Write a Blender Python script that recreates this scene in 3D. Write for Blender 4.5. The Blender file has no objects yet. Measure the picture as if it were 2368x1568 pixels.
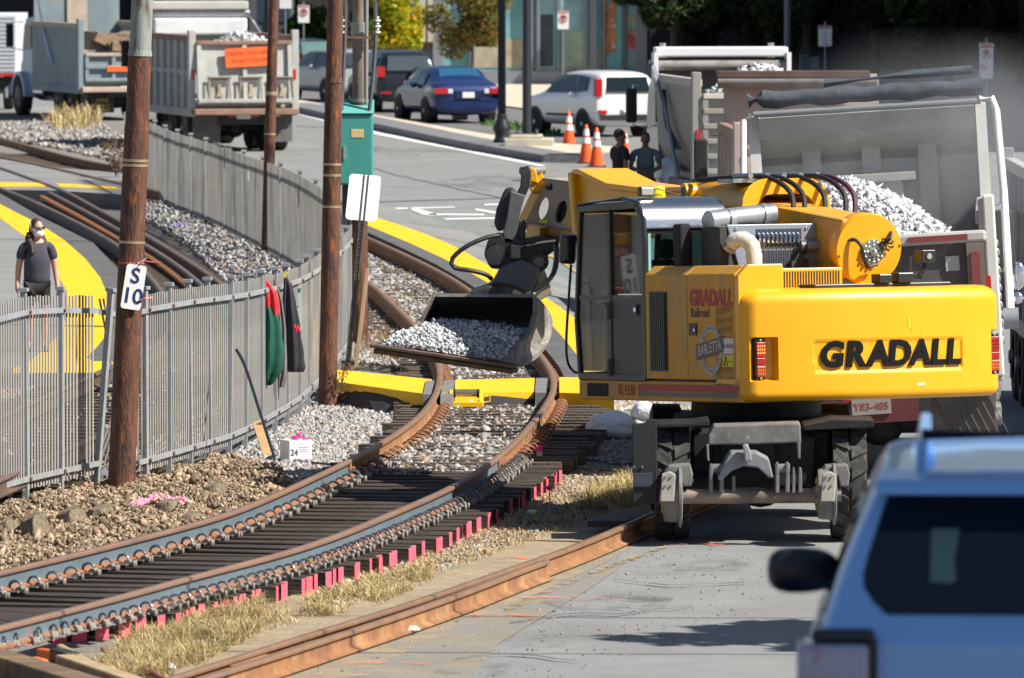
import bpy, bmesh, math, random
import numpy as np
from mathutils import Vector, Matrix, Euler, noise as mnoise
random.seed(7); np.random.seed(7)
R = math.radians
C = bpy.context.scene.collection
SC = bpy.context.scene

# ------------------------------------------------------------------ camera, light, exposure
PW, PH, F, HC, YH = 2367.0, 1568.0, 20000.0, 6.0, -250.0
TILT = math.atan((PH / 2 - YH) / F)
cam_d = bpy.data.cameras.new('camera'); cam = bpy.data.objects.new('camera', cam_d); C.objects.link(cam)
cam.location = (0, 0, HC); cam.rotation_euler = (math.pi / 2 - TILT, 0, 0)
cam_d.sensor_width = 36.0; cam_d.lens = F / PW * 36.0
cam_d.clip_start = 1.0; cam_d.clip_end = 4000.0
cam_d.dof.use_dof = True; cam_d.dof.focus_distance = 90.0; cam_d.dof.aperture_fstop = 7.0
SC.camera = cam
SUN_AZ, SUN_EL = R(69), R(46)
SUNV = Vector((math.sin(SUN_AZ) * math.cos(SUN_EL), -math.cos(SUN_AZ) * math.cos(SUN_EL), math.sin(SUN_EL)))
world = bpy.data.worlds.new('World'); SC.world = world; world.use_nodes = True
wn = world.node_tree; bg = wn.nodes['Background']
sky = wn.nodes.new('ShaderNodeTexSky'); sky.sky_type = 'NISHITA'; sky.sun_disc = False
sky.sun_elevation = SUN_EL; sky.sun_rotation = math.atan2(SUNV.x, SUNV.y)
wn.links.new(sky.outputs[0], bg.inputs[0]); bg.inputs[1].default_value = 0.05
sun_d = bpy.data.lights.new('sun', 'SUN'); sun = bpy.data.objects.new('sun', sun_d); C.objects.link(sun)
sun_d.energy = 5.0; sun_d.angle = R(0.5); sun_d.color = (1.0, 0.94, 0.84)
sun.rotation_euler = (-SUNV).to_track_quat('-Z', 'Y').to_euler()
SC.view_settings.view_transform = 'Standard'; SC.view_settings.look = 'None'
SC.view_settings.exposure = 0.80; SC.view_settings.gamma = 1.0; SC.view_settings.use_curve_mapping = False
SC.cycles.use_denoising = True
SC.cycles.max_bounces = 8; SC.cycles.diffuse_bounces = 3; SC.cycles.glossy_bounces = 3
SC.cycles.transparent_max_bounces = 8

# ------------------------------------------------------------------ measuring the place from the photograph
def ray(x, y):
    cx, cy = (x - PW / 2) / F, (PH / 2 - y) / F
    return Vector((cx, math.cos(TILT) + cy * math.sin(TILT), -math.sin(TILT) + cy * math.cos(TILT)))
def gp(x, y, z=0.0):
    d = ray(x, y); l = (z - HC) / d.z
    return Vector((d.x * l, d.y * l, z))
def at(x, y, Y):
    d = ray(x, y); l = Y / d.y
    return Vector((d.x * l, Y, HC + d.z * l))
def zat(y, Y): return at(1183, y, Y).z
def xat(x, Y): return (x - PW / 2) / F * Y / math.cos(TILT) * math.cos(TILT)

# ------------------------------------------------------------------ materials
MATS = {}
def M(name, col, rough=0.6, metal=0.0, n=None, bump=None, mix=None, emit=None, coat=0.0, spec=None, alpha=None, trans=0.0, stretch=None):
    """procedural paint: n=(scale, amount) tone noise, bump=(scale, strength), mix=(colour, scale, lo, hi) second colour in patches"""
    if name in MATS: return MATS[name]
    m = bpy.data.materials.new(name); m.use_nodes = True
    nt = m.node_tree; N = nt.nodes; L = nt.links
    b = N['Principled BSDF']
    b.inputs['Base Color'].default_value = (*col, 1); b.inputs['Roughness'].default_value = rough
    b.inputs['Metallic'].default_value = metal
    if coat: b.inputs['Coat Weight'].default_value = coat; b.inputs['Coat Roughness'].default_value = 0.05
    if spec is not None: b.inputs['Specular IOR Level'].default_value = spec
    if trans: b.inputs['Transmission Weight'].default_value = trans
    if alpha is not None: b.inputs['Alpha'].default_value = alpha
    if emit: b.inputs['Emission Color'].default_value = (*emit[0], 1); b.inputs['Emission Strength'].default_value = emit[1]
    tc = None
    def coord():
        nonlocal tc
        if tc is None:
            t = N.new('ShaderNodeTexCoord')
            if stretch:
                mp = N.new('ShaderNodeMapping'); mp.inputs['Scale'].default_value = stretch
                L.new(t.outputs['Object'], mp.inputs[0]); tc = mp.outputs[0]
            else: tc = t.outputs['Object']
        return tc
    src = None
    if n:
        nz = N.new('ShaderNodeTexNoise'); nz.inputs['Scale'].default_value = n[0]; nz.inputs['Detail'].default_value = 8
        nz.inputs['Roughness'].default_value = 0.65
        L.new(coord(), nz.inputs[0])
        rp = N.new('ShaderNodeValToRGB')
        rp.color_ramp.elements[0].position = 0.3; rp.color_ramp.elements[1].position = 0.7
        rp.color_ramp.elements[0].color = (*[c * (1 - n[1]) for c in col], 1)
        rp.color_ramp.elements[1].color = (*[min(1, c * (1 + n[1])) for c in col], 1)
        L.new(nz.outputs[0], rp.inputs[0]); src = rp.outputs[0]
    if mix:
        for (c2, sc, lo, hi) in (mix if isinstance(mix, list) else [mix]):
            nz = N.new('ShaderNodeTexNoise'); nz.inputs['Scale'].default_value = sc; nz.inputs['Detail'].default_value = 10
            nz.inputs['Roughness'].default_value = 0.7
            L.new(coord(), nz.inputs[0])
            rp = N.new('ShaderNodeValToRGB'); rp.color_ramp.elements[0].position = lo; rp.color_ramp.elements[1].position = hi
            L.new(nz.outputs[0], rp.inputs[0])
            mx = N.new('ShaderNodeMix'); mx.data_type = 'RGBA'
            L.new(rp.outputs[0], mx.inputs[0])
            if src: L.new(src, mx.inputs[6])
            else: mx.inputs[6].default_value = (*col, 1)
            mx.inputs[7].default_value = (*c2, 1); src = mx.outputs[2]
    if src: L.new(src, b.inputs['Base Color'])
    if bump:
        nz = N.new('ShaderNodeTexNoise'); nz.inputs['Scale'].default_value = bump[0]; nz.inputs['Detail'].default_value = 6
        L.new(coord(), nz.inputs[0])
        bp = N.new('ShaderNodeBump'); bp.inputs['Strength'].default_value = bump[1]; bp.inputs['Distance'].default_value = 0.02
        L.new(nz.outputs[0], bp.inputs['Height']); L.new(bp.outputs[0], b.inputs['Normal'])
    MATS[name] = m
    return m

# ------------------------------------------------------------------ mesh builder
def basis(d, up=Vector((0, 0, 1))):
    d = Vector(d).normalized()
    if abs(d.dot(up)) > 0.98: up = Vector((0, 1, 0)) if abs(d.y) < 0.9 else Vector((1, 0, 0))
    a = d.cross(up).normalized(); b = a.cross(d).normalized()
    return a, b, d
class MB:
    def __init__(s, T=None):
        s.v = []; s.f = []; s.mi = []; s.T = T.copy() if T else Matrix(); s.m = 0
    def add(s, vs, fs):
        k = len(s.v); T = s.T
        s.v += [T @ Vector(v) for v in vs]
        for f in fs: s.f.append([k + i for i in f]); s.mi.append(s.m)
        return s
    def box(s, x0, x1, y0, y1, z0, z1):
        return s.add([(x0, y0, z0), (x1, y0, z0), (x1, y1, z0), (x0, y1, z0), (x0, y0, z1), (x1, y0, z1), (x1, y1, z1), (x0, y1, z1)],
                     [(3, 2, 1, 0), (4, 5, 6, 7), (0, 1, 5, 4), (1, 2, 6, 5), (2, 3, 7, 6), (3, 0, 4, 7)])
    def cbox(s, c, sz, rot=(0, 0, 0)):
        T0 = s.T; s.T = T0 @ Matrix.Translation(c) @ Euler(rot).to_matrix().to_4x4()
        a, b, d = sz[0] / 2, sz[1] / 2, sz[2] / 2
        s.box(-a, a, -b, b, -d, d); s.T = T0; return s
    def beam(s, p0, p1, w, h, up=Vector((0, 0, 1))):
        p0, p1 = Vector(p0), Vector(p1); a, b, d = basis(p1 - p0, Vector(up))
        vs = [p + a * (w / 2 * i) + b * (h / 2 * j) for p in (p0, p1) for (i, j) in ((-1, -1), (1, -1), (1, 1), (-1, 1))]
        return s.add(vs, [(0, 1, 2, 3), (7, 6, 5, 4), (0, 4, 5, 1), (1, 5, 6, 2), (2, 6, 7, 3), (3, 7, 4, 0)])
    def cyl(s, p0, p1, r0, r1=None, n=16, caps=True):
        r1 = r0 if r1 is None else r1
        p0, p1 = Vector(p0), Vector(p1); a, b, d = basis(p1 - p0)
        vs = []
        for p, r in ((p0, r0), (p1, r1)):
            for i in range(n):
                t = 2 * math.pi * i / n; vs.append(p + a * (r * math.cos(t)) + b * (r * math.sin(t)))
        fs = [(i, (i + 1) % n, n + (i + 1) % n, n + i) for i in range(n)]
        if caps: fs += [tuple(range(n))[::-1], tuple(range(n, 2 * n))]
        return s.add(vs, fs)
    def tube(s, pts, r, n=8, caps=True):
        pts = [Vector(p) for p in pts]; rs = r if isinstance(r, (list, tuple)) else [r] * len(pts)
        rings = []; a0 = None
        for i, p in enumerate(pts):
            d = (pts[min(i + 1, len(pts) - 1)] - pts[max(i - 1, 0)]).normalized()
            if a0 is None: a, b, _ = basis(d)
            else:
                a = (a0 - d * a0.dot(d)).normalized(); b = a.cross(d) * -1
                b = d.cross(a)
            a0 = a
            rings.append([p + a * (rs[i] * math.cos(2 * math.pi * k / n)) + b * (rs[i] * math.sin(2 * math.pi * k / n)) for k in range(n)])
        return s.loft(rings, caps=caps)
    def loft(s, rings, closed=True, caps=True):
        n = len(rings[0]); vs = [p for r in rings for p in r]; fs = []
        for i in range(len(rings) - 1):
            for k in range(n if closed else n - 1):
                fs.append((i * n + k, i * n + (k + 1) % n, (i + 1) * n + (k + 1) % n, (i + 1) * n + k))
        if caps and closed: fs += [tuple(range(n))[::-1], tuple(range((len(rings) - 1) * n, len(rings) * n))]
        return s.add(vs, fs)
    def prism(s, poly, a, b, ax='z'):
        def p3(p, h):
            return {'z': (p[0], p[1], h), 'x': (h, p[0], p[1]), 'y': (p[0], h, p[1])}[ax]
        n = len(poly); vs = [p3(p, a) for p in poly] + [p3(p, b) for p in poly]
        fs = [tuple(range(n))[::-1], tuple(range(n, 2 * n))] + [(i, (i + 1) % n, n + (i + 1) % n, n + i) for i in range(n)]
        return s.add(vs, fs)
    def plate(s, pts, off):
        """flat polygon of 3-D points thickened by the vector off"""
        n = len(pts); off = Vector(off); pts = [Vector(p) for p in pts]
        vs = pts + [p + off for p in pts]
        fs = [tuple(range(n))[::-1], tuple(range(n, 2 * n))] + [(i, (i + 1) % n, n + (i + 1) % n, n + i) for i in range(n)]
        return s.add(vs, fs)
    def poly(s, pts): return s.add(pts, [tuple(range(len(pts)))])
    def lathe(s, prof, p0, d, n=20):
        p0 = Vector(p0); a, b, d = basis(d)
        rings = [[p0 + d * h + a * (r * math.cos(2 * math.pi * k / n)) + b * (r * math.sin(2 * math.pi * k / n)) for k in range(n)] for (r, h) in prof]
        return s.loft(rings)
    def ell(s, c, r, n=12, m=8, rot=(0, 0, 0)):
        T0 = s.T; s.T = T0 @ Matrix.Translation(c) @ Euler(rot).to_matrix().to_4x4()
        rings = []
        for i in range(m + 1):
            t = math.pi * i / m; q = max(math.sin(t), 0.02)
            rings.append([(r[0] * q * math.cos(2 * math.pi * k / n), r[1] * q * math.sin(2 * math.pi * k / n), -r[2] * math.cos(t)) for k in range(n)])
        s.loft(rings); s.T = T0; return s
    def build(s, name, mat, parent=None, smooth=40, bevel=None, seg=2, solid=None, sub=0, fix=True):
        me = bpy.data.meshes.new(name)
        me.from_pydata([tuple(v) for v in s.v], [], s.f)
        for mm in (mat if isinstance(mat, (list, tuple)) else [mat]): me.materials.append(mm)
        if any(s.mi): me.polygons.foreach_set('material_index', s.mi)
        if fix:
            bm = bmesh.new(); bm.from_mesh(me); bmesh.ops.recalc_face_normals(bm, faces=bm.faces); bm.to_mesh(me); bm.free()
        if smooth:
            me.polygons.foreach_set('use_smooth', [True] * len(me.polygons))
            try: me.set_sharp_from_angle(angle=R(smooth))
            except Exception: pass
        o = bpy.data.objects.new(name, me); C.objects.link(o)
        if parent is not None: o.parent = parent
        if solid:
            md = o.modifiers.new('solid', 'SOLIDIFY'); md.thickness = solid; md.offset = 0
        if bevel:
            md = o.modifiers.new('bevel', 'BEVEL'); md.width = bevel; md.segments = seg; md.limit_method = 'ANGLE'; md.angle_limit = R(35)
            md.harden_normals = False
        if sub:
            md = o.modifiers.new('sub', 'SUBSURF'); md.levels = sub; md.render_levels = sub
        return o
def tag(o, label, cat, group=None):
    o['label'] = label; o['category'] = cat
    if group: o['group'] = group
    return o
def thing(name, label, cat, loc=(0, 0, 0), rot=(0, 0, 0), group=None):
    o = bpy.data.objects.new(name, None); C.objects.link(o); o.location = loc; o.rotation_euler = rot
    o.empty_display_size = 0.1
    return tag(o, label, cat, group)
def struct(o): o['kind'] = 'structure'; return o
def stuff(o): o['kind'] = 'stuff'; return o
def copy_one(o, parent, mat=None):
    c = o.copy(); C.objects.link(c); c.parent = parent
    if mat is not None: c.matrix_local = mat
    return c
def copy_tree(o, parent=None):
    c = o.copy(); C.objects.link(c); c.parent = parent
    for ch in list(o.children): copy_tree(ch, c)
    return c
def shift(root): return Matrix.Translation(-Vector(root.location))
def crom(pts, step):
    """smooth curve through points, resampled evenly"""
    P = [Vector(p) for p in pts]; P = [P[0] * 2 - P[1]] + P + [P[-1] * 2 - P[-2]]
    out = []
    for i in range(1, len(P) - 2):
        a, b, c, d = P[i - 1:i + 3]
        for k in range(24):
            t = k / 24
            out.append(0.5 * ((2 * b) + (c - a) * t + (2 * a - 5 * b + 4 * c - d) * t * t + (3 * b - a - 3 * c + d) * t ** 3))
    out.append(P[-2])
    return resample(out, step)
def resample(pts, step):
    L = [0]
    for i in range(1, len(pts)): L.append(L[-1] + (pts[i] - pts[i - 1]).length)
    n = max(2, int(round(L[-1] / step)) + 1); res = []; j = 0
    for i in range(n):
        s = L[-1] * i / (n - 1)
        while j < len(L) - 2 and L[j + 1] < s: j += 1
        t = (s - L[j]) / max(1e-9, L[j + 1] - L[j]); res.append(pts[j].lerp(pts[j + 1], min(1, t)))
    return res
def smooth_pts(pts, it=6):
    for _ in range(it):
        pts = [pts[0]] + [(pts[i - 1] + pts[i] * 2 + pts[i + 1]) / 4 for i in range(1, len(pts) - 1)] + [pts[-1]]
    return pts
def text(name, s, size, mat, parent, mtx, ext=0.003, shear=0.0, off=0.0, sx=1.0, align='CENTER', bev=0.0):
    cu = bpy.data.curves.new(name, 'FONT'); cu.body = s; cu.size = size; cu.extrude = ext; cu.shear = shear; cu.offset = off
    cu.align_x = align; cu.align_y = 'CENTER'; cu.resolution_u = 3; cu.bevel_depth = bev; cu.space_line = 0.9
    o = bpy.data.objects.new(name, cu); me = bpy.data.meshes.new_from_object(o)
    bpy.data.objects.remove(o); me.name = name
    me.transform(mtx @ Matrix.Diagonal((sx, 1, 1, 1)))
    me.materials.clear(); me.materials.append(mat)
    ob = bpy.data.objects.new(name, me); C.objects.link(ob)
    if parent is not None: ob.parent = parent
    return ob
def frame(o, r, u):
    """matrix for text: origin, right, up"""
    r = Vector(r).normalized(); u = Vector(u); u = (u - r * u.dot(r)).normalized(); n = r.cross(u)
    m = Matrix((r, u, n)).transposed().to_4x4(); m.translation = Vector(o); return m
def inpoly(P, poly):
    """numpy point in polygon"""
    x, y = P[:, 0], P[:, 1]; ins = np.zeros(len(P), bool); n = len(poly); j = n - 1
    for i in range(n):
        xi, yi = poly[i]; xj, yj = poly[j]
        c = ((yi > y) != (yj > y)) & (x < (xj - xi) * (y - yi) / (yj - yi + 1e-12) + xi)
        ins ^= c; j = i
    return ins
ICO = None
def stones(name, pts, size, mats, weights, seed=0, flat=0.75, parent=None, jz=0.6, hn=0):
    """many loose stones (irregular low-poly lumps) joined into one mesh"""
    rng = np.random.RandomState(seed); n = len(pts)
    if n == 0: return None
    base = np.array([(0, 0, 1), (0, 0, -1), (1, 0, .15), (.3, .95, -.1), (-.81, .59, .15), (-.81, -.59, -.1), (.3, -.95, .15)], float)
    fcs = []
    for k in range(5):
        a, b = 2 + k, 2 + (k + 1) % 5
        fcs += [(0, a, b), (1, b, a)]
    fcs = np.array(fcs); nv, nf = len(base), len(fcs)
    V = np.repeat(base[None], n, 0) * (1 + rng.uniform(-.38, .38, (n, nv, 1)))
    sc = size * rng.lognormal(0, .32, (n, 1, 1)) * np.stack([rng.uniform(.75, 1.25, n), rng.uniform(.6, 1.0, n), rng.uniform(.5, 1.0, n) * flat], 1)[:, None]
    V = V * sc
    q = rng.normal(size=(n, 4)); q /= np.linalg.norm(q, axis=1)[:, None]; w, x, y, z = q.T
    Rm = np.stack([1 - 2 * (y * y + z * z), 2 * (x * y - z * w), 2 * (x * z + y * w), 2 * (x * y + z * w), 1 - 2 * (x * x + z * z), 2 * (y * z - x * w), 2 * (x * z - y * w), 2 * (y * z + x * w), 1 - 2 * (x * x + y * y)], 1).reshape(n, 3, 3)
    V = np.einsum('nij,nkj->nki', Rm, V) + np.asarray(pts)[:, None]
    V[:, :, 2] += size * jz * rng.uniform(-.3, .8, (n, 1)) + (hn * np.array([max(0, mnoise.noise(Vector((p[0] * 3, p[1] * 1.1, seed))) + .15) for p in pts])[:, None] if hn else 0)
    Fa = (fcs[None] + (np.arange(n) * nv)[:, None, None]).reshape(-1)
    me = bpy.data.meshes.new(name); me.vertices.add(n * nv); me.vertices.foreach_set('co', V.reshape(-1).astype(np.float32))
    me.loops.add(len(Fa)); me.loops.foreach_set('vertex_index', Fa.astype(np.int32))
    me.polygons.add(n * nf); me.polygons.foreach_set('loop_start', np.arange(0, n * nf * 3, 3, dtype=np.int32))
    me.polygons.foreach_set('loop_total', np.full(n * nf, 3, dtype=np.int32))
    for m_ in mats: me.materials.append(m_)
    mi = rng.choice(len(mats), n, p=np.array(weights) / sum(weights))
    me.polygons.foreach_set('material_index', np.repeat(mi, nf).astype(np.int32))
    me.update(calc_edges=True); me.validate()
    o = bpy.data.objects.new(name, me); C.objects.link(o); stuff(o)
    if parent is not None: o.parent = parent
    return o
def scatter(polys, dens, z=0.0, seed=0, hole=None):
    rng = np.random.RandomState(seed); out = []
    for poly in polys:
        p = np.array([(q.x, q.y) for q in poly]); lo, hi = p.min(0), p.max(0)
        n = int((hi - lo).prod() * dens)
        X = rng.uniform(lo, hi, (n, 2)); X = X[inpoly(X, p)]; out.append(X)
    X = np.concatenate(out)
    return np.c_[X, np.full(len(X), z)]
def sheet(name, pix, z, mat, zt=None, parent=None):
    """ground sheet from photograph outline"""
    mb = MB(); mb.poly([gp(x, y, z) for (x, y) in pix])
    o = mb.build(name, mat, parent, smooth=0)
    for p in o.data.polygons:
        if p.normal.z < 0: p.flip()
    return o
def leaves(name, clumps, n, size, mats, weights, seed=0, parent=None, droop=0.3):
    """foliage: many small leaf faces spread through clumps [(centre, radii)]"""
    rng = np.random.RandomState(seed)
    vol = np.array([c[1][0] * c[1][1] * c[1][2] for c in clumps]) ** 0.67; cnt = rng.multinomial(n, vol / vol.sum())
    P = []
    for (c, r), k in zip(clumps, cnt):
        d = rng.normal(size=(k, 3)); d /= np.linalg.norm(d, axis=1)[:, None] + 1e-9
        rad = rng.uniform(0.15, 1, (k, 1)) ** 0.45
        P.append(np.array(c)[None] + d * rad * np.array(r)[None])
    P = np.concatenate(P); n = len(P)
    a = rng.normal(size=(n, 3)); a[:, 2] -= droop; a /= np.linalg.norm(a, axis=1)[:, None]
    b = rng.normal(size=(n, 3)); b -= a * (a * b).sum(1)[:, None]; b /= np.linalg.norm(b, axis=1)[:, None]
    s = size * rng.uniform(.6, 1.4, (n, 1))
    V = np.stack([P - a * s, P + b * s * .55, P + a * s, P - b * s * .55], 1)
    me = bpy.data.meshes.new(name); me.vertices.add(n * 4); me.vertices.foreach_set('co', V.reshape(-1).astype(np.float32))
    me.loops.add(n * 4); me.loops.foreach_set('vertex_index', np.arange(n * 4, dtype=np.int32))
    me.polygons.add(n); me.polygons.foreach_set('loop_start', np.arange(0, n * 4, 4, dtype=np.int32)); me.polygons.foreach_set('loop_total', np.full(n, 4, dtype=np.int32))
    for m_ in mats: me.materials.append(m_)
    me.polygons.foreach_set('material_index', rng.choice(len(mats), n, p=np.array(weights) / sum(weights)).astype(np.int32))
    me.update(calc_edges=True)
    o = bpy.data.objects.new(name, me); C.objects.link(o)
    if parent is not None: o.parent = parent
    return o
def blades(name, bases, h, mats, seed=0, w=0.006, lean=0.5, parent=None):
    """dry grass: thin bent blades from base points"""
    rng = np.random.RandomState(seed); B = np.asarray(bases); n = len(B)
    hh = h * rng.uniform(.4, 1.25, (n, 1)); az = rng.uniform(0, 2 * np.pi, n); ln = np.abs(rng.normal(0, lean, (n, 1)))
    d = np.c_[np.cos(az), np.sin(az), np.zeros(n)]; s = np.c_[-np.sin(az + rng.uniform(-1, 1, n)), np.cos(az), np.zeros(n)]
    m = B + d * hh * ln * .35 + np.array([0, 0, 1]) * hh * .6; t = B + d * hh * ln * 1.0 + np.array([0, 0, 1]) * hh * (1 - .25 * np.minimum(ln, 1.5))
    V = np.stack([B - s * w, B + s * w, m + s * w * .8, m - s * w * .8, t], 1)
    me = bpy.data.meshes.new(name); me.vertices.add(n * 5); me.vertices.foreach_set('co', V.reshape(-1).astype(np.float32))
    q = np.array([0, 1, 2, 3, 3, 2, 4]); idx = (q[None] + (np.arange(n) * 5)[:, None]).reshape(-1)
    me.loops.add(len(idx)); me.loops.foreach_set('vertex_index', idx.astype(np.int32))
    me.polygons.add(2 * n); st = np.stack([np.arange(n) * 7, np.arange(n) * 7 + 4], 1).reshape(-1)
    me.polygons.foreach_set('loop_start', st.astype(np.int32)); me.polygons.foreach_set('loop_total', np.tile([4, 3], n).astype(np.int32))
    for m_ in mats: me.materials.append(m_)
    me.polygons.foreach_set('material_index', np.repeat(rng.randint(0, len(mats), n), 2).astype(np.int32))
    me.update(calc_edges=True)
    o = bpy.data.objects.new(name, me); C.objects.link(o)
    if parent is not None: o.parent = parent
    return o
# ================================================================== GROUND, ROADS, TRACK BED
m_road = M('asphalt_road', (.198, .205, .207), .9, n=(.9, .14), bump=(60, .25), mix=[((.16, .158, .15), .35, .50, .72), ((.25, .247, .235), 14, .58, .75), ((.11, .11, .105), 40, .66, .76)])
m_dirt = M('dirt_ground', (.30, .235, .15), .95, n=(2.2, .3), bump=(25, .8), mix=((.21, .18, .14), 9, .45, .7))
m_sand = M('sandy_asphalt', (.27, .215, .14), .95, n=(1.5, .25), bump=(30, .5), mix=[((.185, .178, .165), 1.4, .42, .62), ((.15, .13, .1), 22, .6, .75)])
m_darkasph = M('dark_asphalt', (.085, .088, .092), .92, n=(2, .25), bump=(50, .4), mix=((.13, .13, .13), 6, .5, .75))
m_plat = M('platform_asphalt', (.20, .205, .205), .92, n=(1.2, .15), bump=(50, .3), mix=((.26, .26, .25), 20, .6, .8))
m_yellow = M('yellow_ground_paint', (.80, .47, .006), .62, n=(3, .1), bump=(60, .25), mix=[((.60, .33, .01), 1.6, .56, .8), ((.40, .33, .2), 28, .70, .82)])
m_grav = M('gravel_bed', (.20, .19, .175), .95, n=(30, .5), bump=(45, 1.0), mix=((.12, .11, .1), 38, .5, .62))
m_gravbrown = M('brown_gravel_bed', (.19, .15, .10), .95, n=(22, .5), bump=(40, 1.0), mix=((.1, .08, .06), 30, .5, .66))
m_white = M('white_road_paint', (.78, .78, .76), .7, n=(5, .15), mix=((.25, .25, .24), 12, .5, .68))
m_concrete = M('pale_concrete', (.50, .45, .36), .9, n=(2, .15), bump=(30, .3))
m_granite = M('granite_kerb', (.16, .165, .18), .85, n=(9, .3), bump=(25, .4))
m_bike = M('green_grey_asphalt', (.165, .20, .19), .92, n=(3, .2), bump=(50, .3))

mb = MB()
ys = [-40, 0, 32, 48, 64, 80, 120, 200, 300, 500, 900, 1600]
def gz(Y): return 2.05 if Y <= 32 else (0 if Y >= 64 else 2.05 * (64 - Y) / 32)
xs = [-600, -200, -60, -20, 0, 20, 60, 200, 600]
vs = [(x, y, gz(y)) for y in ys for x in xs]; nx = len(xs)
mb.add(vs, [(j * nx + i, j * nx + i + 1, (j + 1) * nx + i + 1, (j + 1) * nx + i) for j in range(len(ys) - 1) for i in range(nx - 1)])
struct(mb.build('ground', m_road, smooth=0))

# track bed sheets (flush sheets 4 mm apart)
struct(sheet('track_bed', [(-80, 1640), (-80, 1130), (60, 1165), (260, 1120), (340, 1115), (480, 1070), (640, 995), (720, 935), (800, 840), (815, 800), (790, 740), (690, 645), (520, 555), (330, 468),
                           (-80, 380), (-80, 250), (230, 268), (420, 330), (700, 440), (850, 500), (1030, 590), (1200, 700), (1330, 830), (1345, 900), (1350, 1060), (1450, 1090), (1250, 1120), (900, 1265), (540, 1435), (200, 1640)], .004, m_grav))
struct(sheet('brown_bank', [(-80, 1640), (-80, 1100), (60, 1110), (280, 1100), (420, 1080), (560, 1075), (640, 1120), (560, 1190), (330, 1250), (0, 1340), (0, 1500), (-20, 1640)], .010, m_gravbrown))
struct(sheet('track_b_bed', [(-80, 450), (0, 446), (130, 440), (300, 452), (520, 548), (700, 650), (790, 740), (812, 800), (795, 845), (720, 935), (640, 990), (480, 1065), (340, 1110), (280, 1118), (60, 1150), (-80, 1180)], .007, m_grav))
struct(sheet('dirt_verge', [(140, 1640), (540, 1440), (900, 1268), (1250, 1122), (1300, 1080), (1445, 1075), (1500, 1130), (1540, 1185), (1366, 1262), (960, 1412), (640, 1510), (470, 1640)], .012, m_dirt))
struct(sheet('sandy_road_edge', [(430, 1700), (640, 1515), (960, 1415), (1366, 1265), (1540, 1188), (1545, 1215), (1400, 1300), (1180, 1400), (1000, 1500), (930, 1700)], .004, m_sand))
# sand washed over the road next to the rail thins out as it goes: two more fingers
struct(sheet('sand_streak', [(700, 1700), (830, 1560), (1050, 1450), (1290, 1360), (1460, 1290), (1380, 1350), (1150, 1490), (1050, 1620), (1040, 1700)], .008, M('thin_sand', (.225, .195, .145), .95, n=(1.2, .2), bump=(30, .4), mix=((.185, .182, .172), .9, .42, .58))))

def slab(name, pix, z0, z1, mat, kind=True, sloped=None):
    mb = MB(); P = [gp(x, y, z1) for (x, y) in pix]
    n = len(P); vs = [(p.x, p.y, z0) for p in P] + [tuple(p) for p in P]
    mb.add(vs, [tuple(range(n, 2 * n))] + [(i, (i + 1) % n, n + (i + 1) % n, n + i) for i in range(n)])
    o = mb.build(name, mat, smooth=0)
    return struct(o) if kind else o
ZP = .27
# left platform with its painted edge
slab('platform', [(-90, 430), (0, 447), (92, 500), (215, 561), (271, 620), (298, 680), (308, 730), (295, 790), (262, 838), (262, 852), (225, 864), (-90, 868)], 0, ZP, m_darkasph)
struct(sheet('platform_paving', [(-90, 478), (0, 504), (34, 530), (66, 552), (123, 610), (135, 641), (154, 672), (158, 720), (141, 771), (71, 834), (31, 852), (-90, 856)], ZP + .004, m_plat))
struct(sheet('platform_edge_line', [(-90, 420), (0, 472), (46, 496), (92, 518), (148, 555), (197, 598), (231, 641), (246, 675), (249, 729), (241, 781), (221, 806), (200, 826), (215, 835), (262, 836), (262, 850), (225, 862), (31, 863),
                                (31, 852), (71, 834), (141, 771), (158, 720), (154, 672), (135, 641), (123, 610), (66, 552), (34, 530), (0, 504), (-90, 455)], ZP + .008, m_yellow))
# right platform, a strip along the curve
def polyres(pix, n, z):
    return resample([gp(x, y, z) for (x, y) in pix], 1e9) if n < 2 else _rs([gp(x, y, z) for (x, y) in pix], n)
def _rs(P, n):
    L = [0]
    for i in range(1, len(P)): L.append(L[-1] + (P[i] - P[i - 1]).length)
    out = []; j = 0
    for i in range(n):
        s = L[-1] * i / (n - 1)
        while j < len(L) - 2 and L[j + 1] < s: j += 1
        out.append(P[j].lerp(P[j + 1], (s - L[j]) / max(1e-9, L[j + 1] - L[j])))
    return out
e_rail = [(700, 480), (820, 524), (900, 560), (1000, 607), (1083, 655), (1180, 730), (1262, 808), (1298, 855), (1306, 875)]
b_in = [(740, 480), (842, 518), (945, 561), (1037, 603), (1111, 644), (1200, 697), (1271, 747), (1308, 788), (1336, 824), (1352, 872)]
b_out = [(770, 470), (860, 499), (976, 538), (1037, 563), (1083, 587), (1130, 615), (1234, 671), (1283, 701), (1330, 737), (1378, 778), (1412, 832), (1420, 868)]
e_out = [(800, 455), (900, 478), (1000, 505), (1100, 540), (1200, 590), (1300, 640), (1400, 700), (1480, 868)]
n = 24; m_bikeroad = M('patched_road', (.20, .205, .20), .9, n=(1.1, .15), bump=(50, .3), mix=[((.12, .125, .13), .55, .52, .58), ((.19, .225, .215), .4, .55, .62)])
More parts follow.
